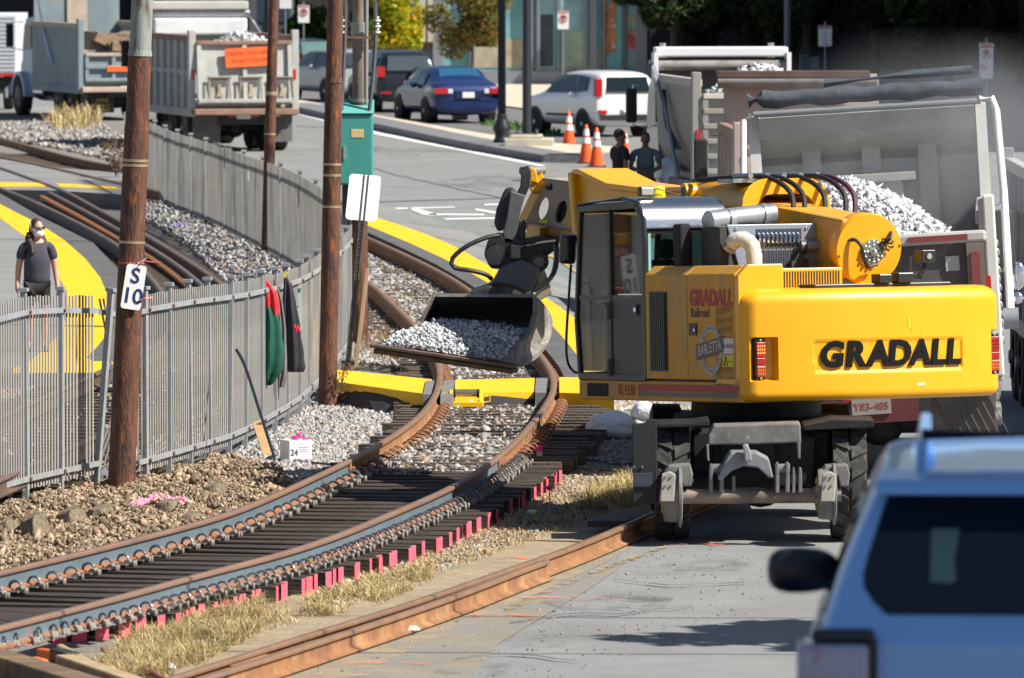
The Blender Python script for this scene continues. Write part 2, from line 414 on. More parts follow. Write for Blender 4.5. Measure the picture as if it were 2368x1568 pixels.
for nm, A, B, za, zb, mat in (('platform', e_rail, b_in, ZP, ZP, m_darkasph), ('platform_edge_line', b_in, b_out, ZP + .001, ZP + .001, m_yellow), ('platform', b_out, e_out, ZP, .02, m_bikeroad)):
    a = _rs([gp(x, y, za) for x, y in A], n); b = _rs([gp(x, y, zb) for x, y in B], n)
    mb = MB(); mb.add([tuple(p) for p in a + b], [(i, i + 1, n + i + 1, n + i) for i in range(n - 1)])
    if A is e_rail:
        mb.add([tuple(p) for p in a] + [(p.x, p.y, 0) for p in a], [(i, i + 1, n + i + 1, n + i) for i in range(n - 1)])
    if A is not b_out:
        q = [a[-1], b[-1]]; mb.poly([q[0], q[1], (q[1].x, q[1].y, 0), (q[0].x, q[0].y, 0)])
    struct(mb.build(nm, mat, smooth=0))
struct(sheet('bike_lane', [(920, 487), (1010, 500), (1130, 540), (1260, 590), (1400, 680), (1440, 760), (1400, 690), (1330, 660), (1200, 610), (1080, 560), (990, 525)], .03, m_bike))
# footway crossing: painted stripe over its dark approach
for pix in ([(765, 853), (998, 877), (985, 911), (765, 881)], [(1053, 878), (1236, 874), (1234, 906), (1051, 910)], [(1293, 872), (1420, 874), (1420, 911), (1293, 908)]):
    slab('crossing_stripe', pix, 0, .29, m_yellow)
m_bitumen = M('black_bitumen_edge', (.022, .021, .021), .9, n=(9, .4), bump=(30, 1.0), mix=((.07, .06, .05), 14, .58, .75))
def ramp(near, far, z0, z1):
    a = _rs([gp(x, y, z1) for x, y in far], 12); b = _rs([gp(x, y, z0) for x, y in near], 12); mb = MB()
    mb.add([tuple(p) for p in a + b], [(i, i + 1, 12 + i + 1, 12 + i) for i in range(11)]); struct(mb.build('crossing_slab', m_bitumen, smooth=0))
ramp([(745, 925), (880, 955), (975, 965), (990, 945)], [(745, 878), (880, 895), (985, 909), (990, 909)], .04, .285)
ramp([(1030, 958), (1130, 962), (1250, 958), (1420, 962)], [(1030, 909), (1130, 909), (1234, 906), (1420, 908)], .04, .285)
for pix in ([(985, 880), (1004, 880), (996, 912), (978, 912)], [(1027, 880), (1050, 878), (1048, 912), (1018, 914)], [(1239, 874), (1266, 874), (1262, 908), (1237, 908)]):
    slab('rubber_panel', pix, 0, .31, M('grey_rubber', (.16, .16, .165), .8, n=(8, .25), bump=(30, .3)))
# far level crossing on the left
slab('level_crossing', [(-80, 352), (90, 384), (300, 402), (320, 452), (130, 441), (-80, 437)], 0, .30, M('worn_crossing_asphalt', (.19, .19, .19), .9, n=(1, .2), bump=(40, .3)))
for pix in ([(-60, 420), (92, 423), (107, 431), (-60, 432)], [(130, 424), (262, 431), (280, 438), (140, 432)]):
    struct(sheet('crossing_line', pix, .305, m_yellow))
# street markings
for nm, pix, mt in (('road_marking', [(940, 480), (968, 483), (1018, 498), (985, 499)], m_white), ('road_marking', [(900, 481), (1050, 478), (1052, 480), (902, 484)], m_white), ('road_marking', [(990, 494), (1120, 495), (1120, 498), (992, 497)], m_white),
                    ('road_marking', [(1020, 505), (1150, 503), (1152, 506), (1022, 508)], m_white), ('road_marking', [(1100, 482), (1160, 492), (1158, 496), (1098, 486)], m_white), ('road_marking', [(1120, 472), (1180, 470), (1180, 473), (1120, 475)], m_white),
                    ('road_marking', [(690, 262), (880, 307), (1060, 343), (1180, 366), (1260, 383), (1255, 386), (1060, 348), (870, 311), (688, 265)], m_white),
                    ('centre_line', [(994, 499), (1000, 498), (1120, 536), (1290, 594), (1350, 640), (1346, 641), (1284, 598), (1114, 541)], M('worn_yellow_line', (.55, .36, .06), .8, n=(4, .2), mix=((.19, .185, .17), 9, .45, .6)))):
    struct(sheet(nm, pix, .012 if nm == 'centre_line' else .008, mt))
m_sealer = M('crack_sealer', (.045, .045, .047), .7)
for k, pix in enumerate(([(850, 385), (970, 417), (1100, 445), (1180, 462)], [(870, 467), (1000, 463), (1180, 457)], [(690, 292), (900, 302), (1100, 330)], [(870, 500), (960, 512), (1120, 556)], [(1180, 420), (1280, 412), (1400, 425)])):
    mb = MB()
    P = crom([gp(x, y, .006) for x, y in pix], 1.2)
    P = [p + Vector((random.uniform(-.06, .06), random.uniform(-.25, .25), 0)) for p in P]
    for a, b in zip(P[:-1], P[1:]):
        w = Vector((.0, .16, 0)); mb.poly([a - w, b - w, b + w, a + w])
    struct(mb.build('road_crack', m_sealer, smooth=0))
# spray-paint survey marks on the road
def speckle(m, sc, lo, hi):
    nt = m.node_tree; tc = nt.nodes.new('ShaderNodeTexCoord'); nz = nt.nodes.new('ShaderNodeTexNoise'); nz.inputs['Scale'].default_value = sc; nz.inputs['Detail'].default_value = 8; nz.inputs['Roughness'].default_value = .75
    rp = nt.nodes.new('ShaderNodeMapRange'); rp.inputs[1].default_value = lo; rp.inputs[2].default_value = hi
    nt.links.new(tc.outputs['Object'], nz.inputs[0]); nt.links.new(nz.outputs[0], rp.inputs[0]); nt.links.new(rp.outputs[0], nt.nodes['Principled BSDF'].inputs['Alpha']); return m
m_spray = speckle(M('orange_spray_paint', (.95, .17, .07), .8), 5, .47, .66)
m_spraypink = speckle(M('pink_spray_paint', (.9, .26, .30), .8), 5, .50, .72)
for k, (pix, mt) in enumerate([([(780, 1532), (900, 1527), (990, 1533), (990, 1537), (900, 1532), (782, 1537)], m_spray), ([(1085, 1418), (1180, 1419), (1285, 1427), (1283, 1430), (1180, 1423), (1085, 1422)], m_spray), ([(1200, 1378), (1330, 1377), (1430, 1381), (1430, 1388), (1330, 1384), (1200, 1382)], m_spraypink),
                    ([(1500, 1254), (1590, 1256), (1590, 1260), (1500, 1258)], m_spraypink), ([(1610, 1256), (1680, 1256), (1680, 1260), (1610, 1260)], m_spray), ([(1170, 1283), (1220, 1289), (1220, 1294), (1170, 1287)], m_spray), ([(700, 1558), (860, 1556), (860, 1561), (700, 1564)], m_spraypink),
                    ([(1365, 1214), (1420, 1216), (1415, 1222), (1372, 1219)], m_spray)]):
    struct(sheet('spray_mark', pix, .016 + .0005 * k, mt))
m_oldyel = M('faded_yellow_line', (.52, .34, .04), .8, n=(3, .2), mix=((.20, .185, .155), 7, .40, .54))
speckle(m_oldyel, 4, .44, .60); struct(sheet('centre_line', [(1165, 1405), (1290, 1350), (1420, 1300), (1530, 1262), (1545, 1264), (1430, 1306), (1300, 1357), (1180, 1412)], .013, m_oldyel))

# ================================================================== TRACKS
m_head = M('brown_rail_head', (.235, .145, .105), .5, metal=.25, n=(3, .2), mix=((.33, .14, .05), 1.1, .58, .75), stretch=(1, .25, 1))
m_web = M('blue_grey_rail_web', (.105, .145, .175), .55, n=(2, .15), mix=[((.26, .115, .045), .55, .60, .70), ((.10, .12, .14), 7, .5, .7)])
m_flange = M('orange_rail_flange', (.25, .105, .05), .8, n=(5, .4), mix=((.25, .13, .08), 3, .45, .65))
m_rust = M('rusty_rail', (.26, .12, .05), .8, n=(4, .3), mix=[((.15, .075, .045), 3, .48, .7), ((.40, .25, .11), 2.2, .52, .72), ((.10, .05, .03), 11, .62, .75)])
m_rusthead = M('rusty_rail_head', (.27, .16, .10), .45, metal=.35, n=(4, .2), mix=((.36, .17, .07), 5, .5, .7))
m_oldrail = M('dark_old_rail', (.085, .055, .042), .6, n=(4, .35), mix=((.16, .085, .05), 3, .5, .7))
m_oldhead = M('worn_old_head', (.17, .12, .10), .45, metal=.3, n=(4, .2))
m_tie = M('creosoted_wood', (.035, .026, .020), .75, n=(6, .4), bump=(40, .7), mix=((.085, .062, .045), 14, .5, .75), stretch=(.15, 1, 1))
m_tieold = M('old_tie_wood', (.075, .055, .042), .9, n=(8, .4), bump=(30, .7), mix=((.14, .115, .09), 11, .5, .72))
m_pinkend = M('pink_sprayed_end', (.86, .11, .17), .75, n=(8, .15), mix=((.16, .03, .05), 16, .60, .75))
m_clip = M('galvanised_clip', (.17, .18, .20), .4, metal=.7, n=(20, .25))
m_shoulder = M('cast_iron_shoulder', (.20, .185, .17), .7, n=(18, .4), mix=((.30, .15, .07), 8, .55, .72))
m_clipold = M('rusty_clip', (.25, .115, .06), .8, n=(12, .3))

PROF = [(-.070, 0), (.070, 0), (.070, .012), (.016, .032), (.009, .055), (.009, .118), (.034, .134), (.036, .158), (.026, .168), (-.026, .168), (-.036, .158), (-.034, .134), (-.009, .118), (-.009, .055), (-.016, .032), (-.070, .012)]
PM = [1, 2, 2, 2, 1, 1, 1, 0, 0, 0, 0, 1, 1, 1, 2, 2]
PM = [2, 2, 2, 1, 1, 1, 0, 0, 0, 0, 0, 1, 1, 1, 2, 2]
def rail_mesh(name, pts, mats, parent, zb, sh=1.0):
    mb = MB(Matrix.Translation(-Vector(parent.location)) if parent else None); n = len(PROF); vs = []; 
    for i, p in enumerate(pts):
        d = (pts[min(i + 1, len(pts) - 1)] - pts[max(0, i - 1)]); d.z = 0; d.normalize(); a = Vector((d.y, -d.x, 0))
        vs += [Vector((p.x, p.y, zb)) + a * q[0] * sh + Vector((0, 0, q[1] * sh)) for q in PROF]
    fs = []; mi = []
    for i in range(len(pts) - 1):
        for k in range(n):
            fs.append((i * n + k, i * n + (k + 1) % n, (i + 1) * n + (k + 1) % n, (i + 1) * n + k)); mi.append(PM[k])
    fs += [tuple(range(n))[::-1], tuple(range((len(pts) - 1) * n, len(pts) * n))]; mi += [1, 1]
    mb.add(vs, fs); mb.mi = mi
    return mb.build(name, mats, parent, smooth=50)
ZR, HR = .17, .168            # rail base and rail height
def rpts(pix, step=.5, it=10):
    return smooth_pts(crom([gp(x, y, ZR + HR) for x, y in pix], step), it)
A_L = rpts([(-120, 1350), (0, 1319), (154, 1284), (273, 1254), (411, 1219), (519, 1190), (640, 1140), (728, 1100), (815, 1058), (911, 1004), (978, 952), (1009, 906), (1018, 866), (1012, 835), (995, 793), (954, 745), (877, 671), (843, 646), (700, 560), (560, 496), (420, 453), (264, 419), (130, 388), (0, 360), (-100, 340)])
A_R = rpts([(-120, 1478), (0, 1447), (154, 1408), (273, 1379), (427, 1334), (534, 1307), (637, 1283), (788, 1233), (905, 1184), (1031, 1131), (1099, 1091), (1178, 1032), (1242, 962), (1275, 912), (1282, 883), (1271, 852), (1246, 815), (1170, 738), (1083, 667), (1006, 621), (929, 584), (840, 544), (700, 487), (560, 445), (420, 413), (314, 392), (169, 363), (0, 318), (-100, 300)])
def split_at(P, Y):
    k = min(range(len(P)), key=lambda i: abs(P[i].y - Y) + (0 if i < len(P) * .6 else 99)); return k
Yj = gp(822, 1062, ZR + HR).y
kl = split_at(A_L, Yj); kr = split_at(A_R, Yj + .6)
tr_new = thing('railway_track', 'newly laid track in the foreground with blue grey rails and pink painted tie ends', 'railway track', (-2.5, 78, 0))
rail_mats = [m_head, m_web, m_flange]
rail_mesh('rail', A_L[:kl + 1], rail_mats, tr_new, ZR)
rail_mesh('rail', A_R[:kr + 1], rail_mats, tr_new, ZR)
tr_old = thing('railway_track', 'older rusty track curving away under the excavator bucket', 'railway track', (-1, 110, 0))
rail_mesh('rail', A_L[kl:], [m_rusthead, m_rust, m_rust], tr_old, ZR); rail_mesh('rail', A_R[kr:], [m_rusthead, m_rust, m_rust], tr_old, ZR)
# ties: pair the two rails, even spacing along the right rail
def nearest(P, q):
    return min(P, key=lambda p: (p - q).length_squared)
def tie_frames(Lr, Rr, pitch):
    out = []
    for p in resample(Rr, pitch):
        q = nearest(Lr, p); ax = (p - q); ax.z = 0
        out.append((q, p, ax.normalized()))
    return out
mb = MB(); mb.box(-.42, 1.98, -.076, .076, -.02, 0.15); tie_proto = None
mb.m = 1; mb.add([(1.983, -.077, .0), (1.983, .06, .0), (1.983, .06, .148), (1.983, -.077, .148)], [(0, 1, 2, 3)])
T = tie_frames(A_L[:kl + 4], A_R[:kr + 4], .275)
proto = {}
def clip_mesh():
    mb = MB(); r = .012
    arc = [Vector((.062 * math.cos(t), .006 * math.sin(2 * t), .058 * math.sin(t) * 1.05 + .018)) for t in [math.pi * k / 9 for k in range(10)]]
    mb.tube([Vector((-.062, 0, -.005))] + arc[::-1] + [Vector((.058, .01, .0)), Vector((.03, .035, .006))], r, 6)
    return mb
def shoulder_mesh():
    mb = MB(); mb.prism([(-.045, -.03), (.052, -.03), (.058, -.005), (.038, .018), (.012, .042), (-.02, .036), (-.045, .006)], -.012, .05, 'y')
    mb.cyl((.07, -.02, -.03), (.07, -.02, .03), .018, n=8); return mb
plate_mb = MB(); plate_mb.box(-.12, .13, -.08, .08, -.008, .004)
for k, (q, p, ax) in enumerate(T):
    ang = math.atan2(ax.y, ax.x) + random.uniform(-.012, .012)
    base = Matrix.Translation(Vector((q.x, q.y, 0)) - tr_new.location) @ Matrix.Rotation(ang, 4, 'Z')
    jig = Matrix.Translation((random.uniform(-.012, .012), random.uniform(-.014, .014), random.uniform(-.006, .002)))
    if not proto:
        proto['tie'] = mb.build('tie', [m_tie, m_pinkend], tr_new, smooth=0, bevel=.006, seg=1)
        proto['clip'] = clip_mesh().build('rail_clip', m_clip, tr_new); proto['shoulder'] = shoulder_mesh().build('clip_shoulder', m_shoulder, tr_new, bevel=.004, seg=1)
        proto['plate'] = plate_mb.build('tie_plate', m_shoulder, tr_new, smooth=0)
        new = proto
    else:
        new = {c: copy_one(o, tr_new) for c, o in proto.items() if c == 'tie'}
        for c in ('clip', 'shoulder', 'plate'): new[c] = copy_one(proto[c], tr_new)
    w = (p - q).length
    new['tie'].matrix_local = base @ jig @ Matrix.Diagonal((random.uniform(.985, 1.015), random.uniform(.9, 1.06), 1, 1))
    for side, xx in (('a', 0), ('b', w)):
        if side == 'b':
            new = {c: copy_one(proto[c], tr_new) for c in ('clip', 'shoulder', 'plate')}
        new['clip'].matrix_local = base @ Matrix.Translation((xx + .10, 0, ZR + .010)) @ Matrix.Rotation(random.uniform(-.16, .16), 4, 'Z') @ Matrix.Scale(random.uniform(.82, .92), 4)
        new['shoulder'].matrix_local = base @ Matrix.Translation((xx + .155, -.03, ZR + .004)) @ Matrix.Rotation(random.uniform(-.2, .2), 4, 'Z') @ Matrix.Scale(.85, 4)
        new['plate'].matrix_local = base @ Matrix.Translation((xx + .03, 0, ZR - .006))
# joint bars where new rail meets old
for P, k in ((A_L, kl), (A_R, kr)):
    p = P[k]; d = (P[k + 1] - P[k - 1]); d.z = 0; d.normalize(); a = Vector((d.y, -d.x, 0))
    mb = MB(shift(tr_old))
    mb.beam(p - d * .25 + a * .022 + Vector((0, 0, -.09)), p + d * .45 + a * .022 + Vector((0, 0, -.09)), .022, .10)
    for q in (-.15, .05, .25, .4): mb.cyl(p + d * q + a * .03 + Vector((0, 0, -.09)), p + d * q + a * .065 + Vector((0, 0, -.09)), .022, n=6)
    mb.build('joint_bar', m_rust, tr_old, bevel=.004, seg=1)
# old ties, nearly buried, and the rusty springs along the rails
To = tie_frames(A_L[kl + 2:], A_R[kr + 2:], .52)
po = None; co = None
cm = MB(); cm.tube([Vector((.06 * math.cos(t), 0, .045 * math.sin(t))) for t in [math.pi * k / 6 for k in range(7)]], .013, 6)
for i, (q, p, ax) in enumerate(To):
    base = Matrix.Translation(Vector((q.x, q.y, 0)) - tr_old.location) @ Matrix.Rotation(math.atan2(ax.y, ax.x), 4, 'Z')
    if po is None:
        b = MB(); b.box(-.42, 1.95, -.11, .11, 0, .165); po = b.build('tie', m_tieold, tr_old, smooth=0); o = po
    else: o = copy_one(po, tr_old)
    o.matrix_local = base @ Matrix.Translation((random.uniform(-.1, .1), 0, random.uniform(-.02, .0)))
    if q.y > 175: continue
    for s in (0, 1):
        for j in range(2):
            if co is None: co = cm.build('rail_clip', m_clipold, tr_old); c = co
            else: c = copy_one(co, tr_old)
            c.matrix_local = base @ Matrix.Translation((s * (p - q).length + (.10 if s == 0 or 1 else 0), .26 * j, ZR + .01))
# second track behind the fence
tr_b = thing('railway_track', 'dark worn track with a guard rail between the platform and the fence', 'railway track', (-4.5, 130, 0))
B1 = rpts([(-100, 400), (34, 446), (154, 500), (274, 566), (332, 622), (376, 675), (396, 720), (392, 765), (345, 806), (258, 845), (130, 902), (0, 962), (-100, 1005)], .6)
B3 = rpts([(-100, 352), (0, 386), (80, 414), (151, 441), (220, 478), (277, 509), (345, 547), (430, 598), (514, 656), (562, 707), (582, 760), (568, 815), (500, 872), (390, 930), (200, 1015), (0, 1105), (-100, 1150)], .6)
B2 = rpts([(114, 443), (200, 488), (277, 531), (330, 560), (400, 604), (465, 655), (512, 707), (532, 760), (520, 812), (455, 866)], .6)
for P in (B1, B3): rail_mesh('rail', P, [m_oldhead, m_oldrail, m_oldrail], tr_b, ZR)
rail_mesh('guard_rail', B2, [m_oldhead, m_oldrail, m_oldrail], tr_b, ZR)
pb = None; pf = None
i0 = min(range(len(B3)), key=lambda i: (B3[i] - gp(165, 448, .3)).length)
for i, (q, p, ax) in enumerate(tie_frames(B1, B3[i0:], .6)):
    base = Matrix.Translation(Vector((q.x, q.y, 0)) - tr_b.location) @ Matrix.Rotation(math.atan2(ax.y, ax.x), 4, 'Z') @ Matrix.Diagonal(((p - q).length + .9, 1, 1, 1)) @ Matrix.Translation((-.3, 0, 0))
    if pb is None:
        b = MB(); b.box(0, 1, -.11, .11, 0, .15); pb = b.build('tie', m_tieold, tr_b, smooth=0); o = pb
    else: o = copy_one(pb, tr_b)
    o.matrix_local = base
    g = nearest(B2, p)
    if (g - p).length < .9:
        if pf is None:
            b = MB(); b.cbox((0, 0, .03), (.10, .12, .07)); b.cyl((-.07, 0, .05), (.07, 0, .05), .028, n=8); pf = b.build('guard_rail_block', m_clipold, tr_b, smooth=0); o = pf
        else: o = copy_one(pf, tr_b)
        o.matrix_local = Matrix.Translation(Vector((g.x, g.y, ZR + .02)) - tr_b.location + (q - g).normalized() * .12)
# rail with guard rail bedded in the road edge on the right
tr_c = thing('railway_track', 'rusty paired rail bedded along the sandy road edge', 'railway track', (0, 75, 0))
C1 = smooth_pts(crom([gp(x, y, .19) for x, y in [(300, 1594), (551, 1516), (637, 1488), (728, 1460), (954, 1390), (1120, 1333), (1262, 1284), (1366, 1245), (1428, 1219), (1521, 1179), (1640, 1130), (1760, 1085)]], .5), 6)
C2 = smooth_pts(crom([gp(x, y, .19) for x, y in [(300, 1625), (369, 1596), (637, 1512), (728, 1482), (954, 1408), (1105, 1354), (1215, 1310), (1262, 1294)]], .5), 4)
rail_mesh('rail', C1, [m_rusthead, m_rust, m_rust], tr_c, .02)
rail_mesh('guard_rail', C2, [m_rusthead, m_rust, m_rust], tr_c, .02)
for (x, y) in ((560, 1540), (640, 1522)):
    p = gp(x, y, .11); d = (C2[6] - C2[4]).normalized(); a = Vector((d.y, -d.x, 0))
    mb = MB(shift(tr_c)); mb.beam(p - d * .5 + a * .06, p + d * .5 + a * .06, .05, .10)
    for q in (-.35, -.12, .12, .35): mb.cyl(p + d * q + a * .07, p + d * q + a * .13, .03, n=6)
    mb.build('joint_bar', m_rust, tr_c, bevel=.006, seg=1)

# ballast
m_st = [M('pale_stone', (.37, .365, .36), .9), M('grey_stone', (.23, .23, .235), .9), M('tan_stone', (.31, .235, .16), .9), M('dark_stone', (.10, .095, .09), .9)]
m_sb = [M('brown_stone', (.17, .125, .08), .9), M('sandy_stone', (.37, .295, .19), .9), M('umber_stone', (.13, .09, .06), .9), M('clay_stone', (.33, .21, .14), .9)]
P = lambda pix: [gp(x, y) for x, y in pix]
bank = [P([(-60, 1200), (60, 1165), (200, 1130), (340, 1118), (440, 1088), (530, 1060), (640, 1090), (680, 1130), (560, 1190), (400, 1240), (160, 1305), (-60, 1368)])]
ph = gp(362, 1190)
def hole_free(X): return X[((X[:, 0] - ph.x) / .20) ** 2 + ((X[:, 1] - ph.y) / .75) ** 2 > 1]
stones('brown_ballast', hole_free(scatter(bank, 1700, .015, 1)), .0165, m_sb, [4, 5, 2.2, 1.5], 1, jz=1.0, hn=.12)
stones('brown_ballast', hole_free(scatter(bank, 90, .03, 2)), .030, m_sb, [4, 4, 2, 1.5], 2, jz=1.0, hn=.10)
bank2 = [P([(-60, 1480), (-60, 1600), (160, 1600), (240, 1540), (60, 1480)])]
greyp = [P([(530, 1060), (640, 995), (720, 935), (760, 900), (870, 925), (975, 945), (960, 985), (900, 1030), (800, 1085), (680, 1130), (640, 1090)])]
stones('grey_ballast', scatter(greyp, 900, .02, 3), .023, m_st, [5, 3, 1.2, .8], 3, jz=.8)
rb = [P([(1305, 912), (1440, 935), (1560, 940), (1690, 1000), (1450, 1080), (1310, 1060), (1215, 1120), (1180, 1085), (1250, 1000)])]
stones('grey_ballast', scatter(rb, 800, .02, 4), .023, m_st, [4.5, 3, 1.6, 1], 4, jz=.8)
verge = [P([(700, 1390), (900, 1268), (1250, 1122), (1300, 1080), (1440, 1080), (1400, 1190), (1280, 1230), (1000, 1330), (760, 1410)])]
stones('verge_stones', scatter(verge, 260, .012, 5), .018, m_sb + m_st[:2], [3, 4, 2, 1, 2, 1], 5)
# between and beside the far rails
inner = [[Vector(p) for p in [*[A_L[i] for i in range(kl + 1, len(A_L), 4)], *[A_R[i] for i in range(len(A_R) - 1, kr, -4)]]]]
pt = scatter(inner, 330, .125, 6); pt = pt[pt[:, 1] < 150]
stones('grey_ballast', pt, .03, m_st, [4.5, 3, 1.8, 1.6], 6, jz=.5)
leftof = [P([(770, 852), (800, 800), (845, 700), (850, 640), (960, 742), (1000, 800), (1004, 872)])]
stones('grey_ballast', scatter(leftof, 420, .1, 7), .032, m_st, [5, 3, 1.5, .8], 7, jz=.8)
midb = [P([(260, 442), (330, 470), (520, 555), (690, 648), (790, 740), (810, 800), (770, 850), (660, 960), (600, 800), (540, 690), (440, 590), (330, 520)])]
stones('grey_ballast', scatter(midb, 260, .12, 8), .04, m_st, [6, 3, 1.5, .8], 8, jz=.8)
farb = [P([(-60, 300), (60, 284), (230, 290), (300, 330), (300, 385), (150, 350), (-60, 312)])]
stones('grey_ballast', scatter(farb, 70, .03, 9), .045, m_st, [3, 4, 2, 2], 9, jz=.7)
behind = [P([(-60, 870), (225, 866), (300, 800), (345, 802), (258, 845), (0, 962), (-60, 990)]), P([(-60, 1010), (0, 985), (258, 870), (390, 800), (540, 770), (560, 815), (390, 925), (200, 1010), (-60, 1120)]), P([(-60, 1150), (0, 1120), (390, 945), (560, 840), (700, 930), (480, 1060), (340, 1108), (200, 1122), (60, 1150), (-60, 1185)])]
stones('grey_ballast', scatter(behind, 300, .08, 10), .034, m_st[:3] + m_sb[:2], [4, 3, 2, 2, 2], 10, jz=.8)
# half-buried flat stones and lumps in the bank
for k, (x, y, w, h) in enumerate([(75, 1245, .28, .22), (160, 1215, .26, .16), (235, 1205, .28, .14), (15, 1240, .2, .16), (390, 1180, .26, .1), (495, 1150, .22, .14), (440, 1205, .2, .08), (560, 910, .1, .1)][:7]):
    p = gp(x, y); mb = MB(); n = 9; rr = [random.uniform(.75, 1.15) for _ in range(n)]
    top = [Vector((p.x + w / 2 * rr[i] * math.cos(6.283 * i / n), p.y + w * rr[i] * math.sin(6.283 * i / n), h * (.9 + .25 * math.sin(i)))) for i in range(n)]
    bot = [Vector((v.x + (v.x - p.x) * .5, v.y + (v.y - p.y) * .5, -.02)) for v in top]
    mb.loft([bot, top]); o = mb.build('buried_stone', m_gravbrown, bevel=.02, seg=2)
    tag(o, ['large pale slab half buried in the brown bank below the second fence post', 'flat slab half buried in the bank right of the largest slab', 'low slab in the brown bank left of the pink hole', 'slab at the left picture edge sunk in the brown bank',
            'low flat stone right of the rusty pole foot', 'flat stone in the brown bank nearest the tool shadow', 'smallest flat stone between the pink hole and the near rail'][k], 'stone', 'slabs half buried in the bank')
# pink sprayed survey hole
p = gp(362, 1190); mb = MB(); mb.T = Matrix.Translation((p.x, p.y, .012)); n = 16
mb.poly([(.19 * math.cos(6.283 * i / n) * (1 + .15 * math.sin(3 * i)), .75 * math.sin(6.283 * i / n), .004) for i in range(n)])
o = mb.build('survey_hole', M('hole_soil', (.022, .014, .010), .95, n=(12, .4)), smooth=0); struct(o)
pts = []
rng = np.random.RandomState(5)
for _ in range(330):
    a = rng.uniform(-.3, math.pi + .3); q = rng.uniform(.95, 1.5); pts.append((p.x + .19 * q * math.cos(a) + .03, p.y + .72 * q * abs(math.sin(a)) + .12, .055 + .02 * q))
stones('pink_stones', np.array(pts), .024, [M('pink_sprayed_stone', (.85, .22, .42), .85), M('pale_pink_stone', (.62, .36, .38), .85), m_sb[1]], [3, 2, 2], 11, jz=1.0)
pts = scatter([P([(880, 1330), (1100, 1235), (1230, 1150), (1270, 1150), (1180, 1215), (1000, 1290), (900, 1335)])], 50, .02, 12)
stones('pink_stones', pts, .018, [M('rose_stone', (.62, .26, .30), .85), m_sb[1]], [1, 1.5], 12)

# dry grass
m_gr = [M('straw_blade', (.48, .35, .15), .8), M('pale_straw_blade', (.66, .53, .28), .8), M('brown_blade', (.27, .18, .08), .8), M('dead_grey_blade', (.40, .33, .20), .8), M('olive_blade', (.30, .27, .09), .8)]
def gb(polys, dens, seed, z=0.0):
    X = scatter([P(q) for q in polys], dens * 1.7, z, seed)
    return X[np.array([mnoise.noise(Vector((p[0] * 2.6, p[1] * 1.0, seed))) + .35 * mnoise.noise(Vector((p[0] * 9, p[1] * 4, seed))) > -.12 for p in X])]
stuff(blades('dry_grass', gb([[(215, 1560), (330, 1470), (480, 1415), (600, 1400), (640, 1440), (560, 1490), (420, 1560), (300, 1600)]], 2200, 21, .01), .15, m_gr, 21, .003, 1.5))
stuff(blades('dry_grass', gb([[(700, 1400), (860, 1345), (1010, 1310), (1000, 1345), (860, 1410), (720, 1435)]], 1500, 22, .01), .10, m_gr, 22, .003, 1.6))
stuff(blades('dry_grass', gb([[(1340, 1165), (1400, 1125), (1460, 1115), (1480, 1165), (1440, 1185), (1350, 1185)]], 1800, 23, .01), .17, m_gr, 23, .003, 1.5))
stuff(blades('dry_grass', gb([[(560, 1430), (760, 1360), (1250, 1150), (1420, 1180), (1300, 1230), (800, 1410), (600, 1470)]], 330, 24, .01), .06, m_gr, 24, .003, 1.8))
stuff(blades('dry_grass', gb([[(105, 290), (160, 278), (235, 283), (225, 300), (140, 305)]], 60, 25, .02), .5, m_gr, 25, .012, .7))
stuff(blades('dry_grass', gb([[(1560, 985), (1620, 965), (1650, 980), (1600, 1000)]], 300, 26, .02), .25, m_gr, 26, .005, .7))
stuff(blades('dry_grass', gb([[(810, 850), (840, 800), (920, 800), (960, 850), (900, 870)]], 160, 27, .05), .25, [m_gr[2], M('red_brown_blade', (.24, .13, .06), .8)], 27, .005, 1.0))

# overhead wires above the picture, which draw thin shade lines across the road and platform
for k, (Yg, lab) in enumerate(((71.6, 'overhead wire above the picture over the near road'), (68.2, 'second overhead wire above the picture over the near road'), (141.5, 'overhead wire above the picture over the platform'), (176, 'overhead wire above the picture over the far street'))):
    h = 8.0; y0 = Yg - h * math.cos(SUN_AZ) / math.tan(SUN_EL); mb = MB(); mb.tube([(-30, y0 + .6, h + .1), (0, y0, h), (30, y0 - .9, h + .2)], .028, 6)
    tag(mb.build('overhead_wire', M('copper_wire', (.05, .04, .035), .6)), lab, 'wire', 'overhead wires')

# stains, tyre darkening and cracks on the near road
m_stain = speckle(M('oil_stain', (.075, .073, .07), .75), 1.3, .48, .75)
for k, pix in enumerate(([(1240, 1390), (1420, 1372), (1560, 1380), (1540, 1402), (1330, 1412)], [(1120, 1480), (1300, 1462), (1380, 1478), (1220, 1500)], [(1480, 1300), (1700, 1290), (1760, 1312), (1560, 1325)], [(980, 1545), (1180, 1530), (1250, 1550), (1050, 1568)], [(1000, 420), (1150, 400), (1260, 415), (1120, 440)], [(720, 330), (860, 335), (980, 360), (800, 352)])):
    struct(sheet('road_stain', pix, .0195 + .0004 * k, m_stain))
for k, pix in enumerate(([(1180, 1440), (1300, 1420), (1420, 1418), (1600, 1400)], [(1050, 1520), (1200, 1512), (1330, 1528)], [(1420, 1340), (1560, 1352), (1720, 1346)])):
    Pk = crom([gp(x, y, .0225) for x, y in pix], .25); Pk = [p + Vector((random.uniform(-.01, .01), random.uniform(-.10, .10), 0)) for p in Pk]; mb = MB()
    for a, b in zip(Pk[:-1], Pk[1:]):
        w = Vector((.003, .03 * random.uniform(.4, 1.2), 0)); mb.poly([a - w, b - w, b + w, a + w])
    struct(mb.build('road_crack', m_sealer, smooth=0))
grit = scatter([P([(430, 1600), (960, 1425), (1400, 1275), (1560, 1262), (1900, 1300), (1700, 1440), (1300, 1568)])], 26, .004, 44)
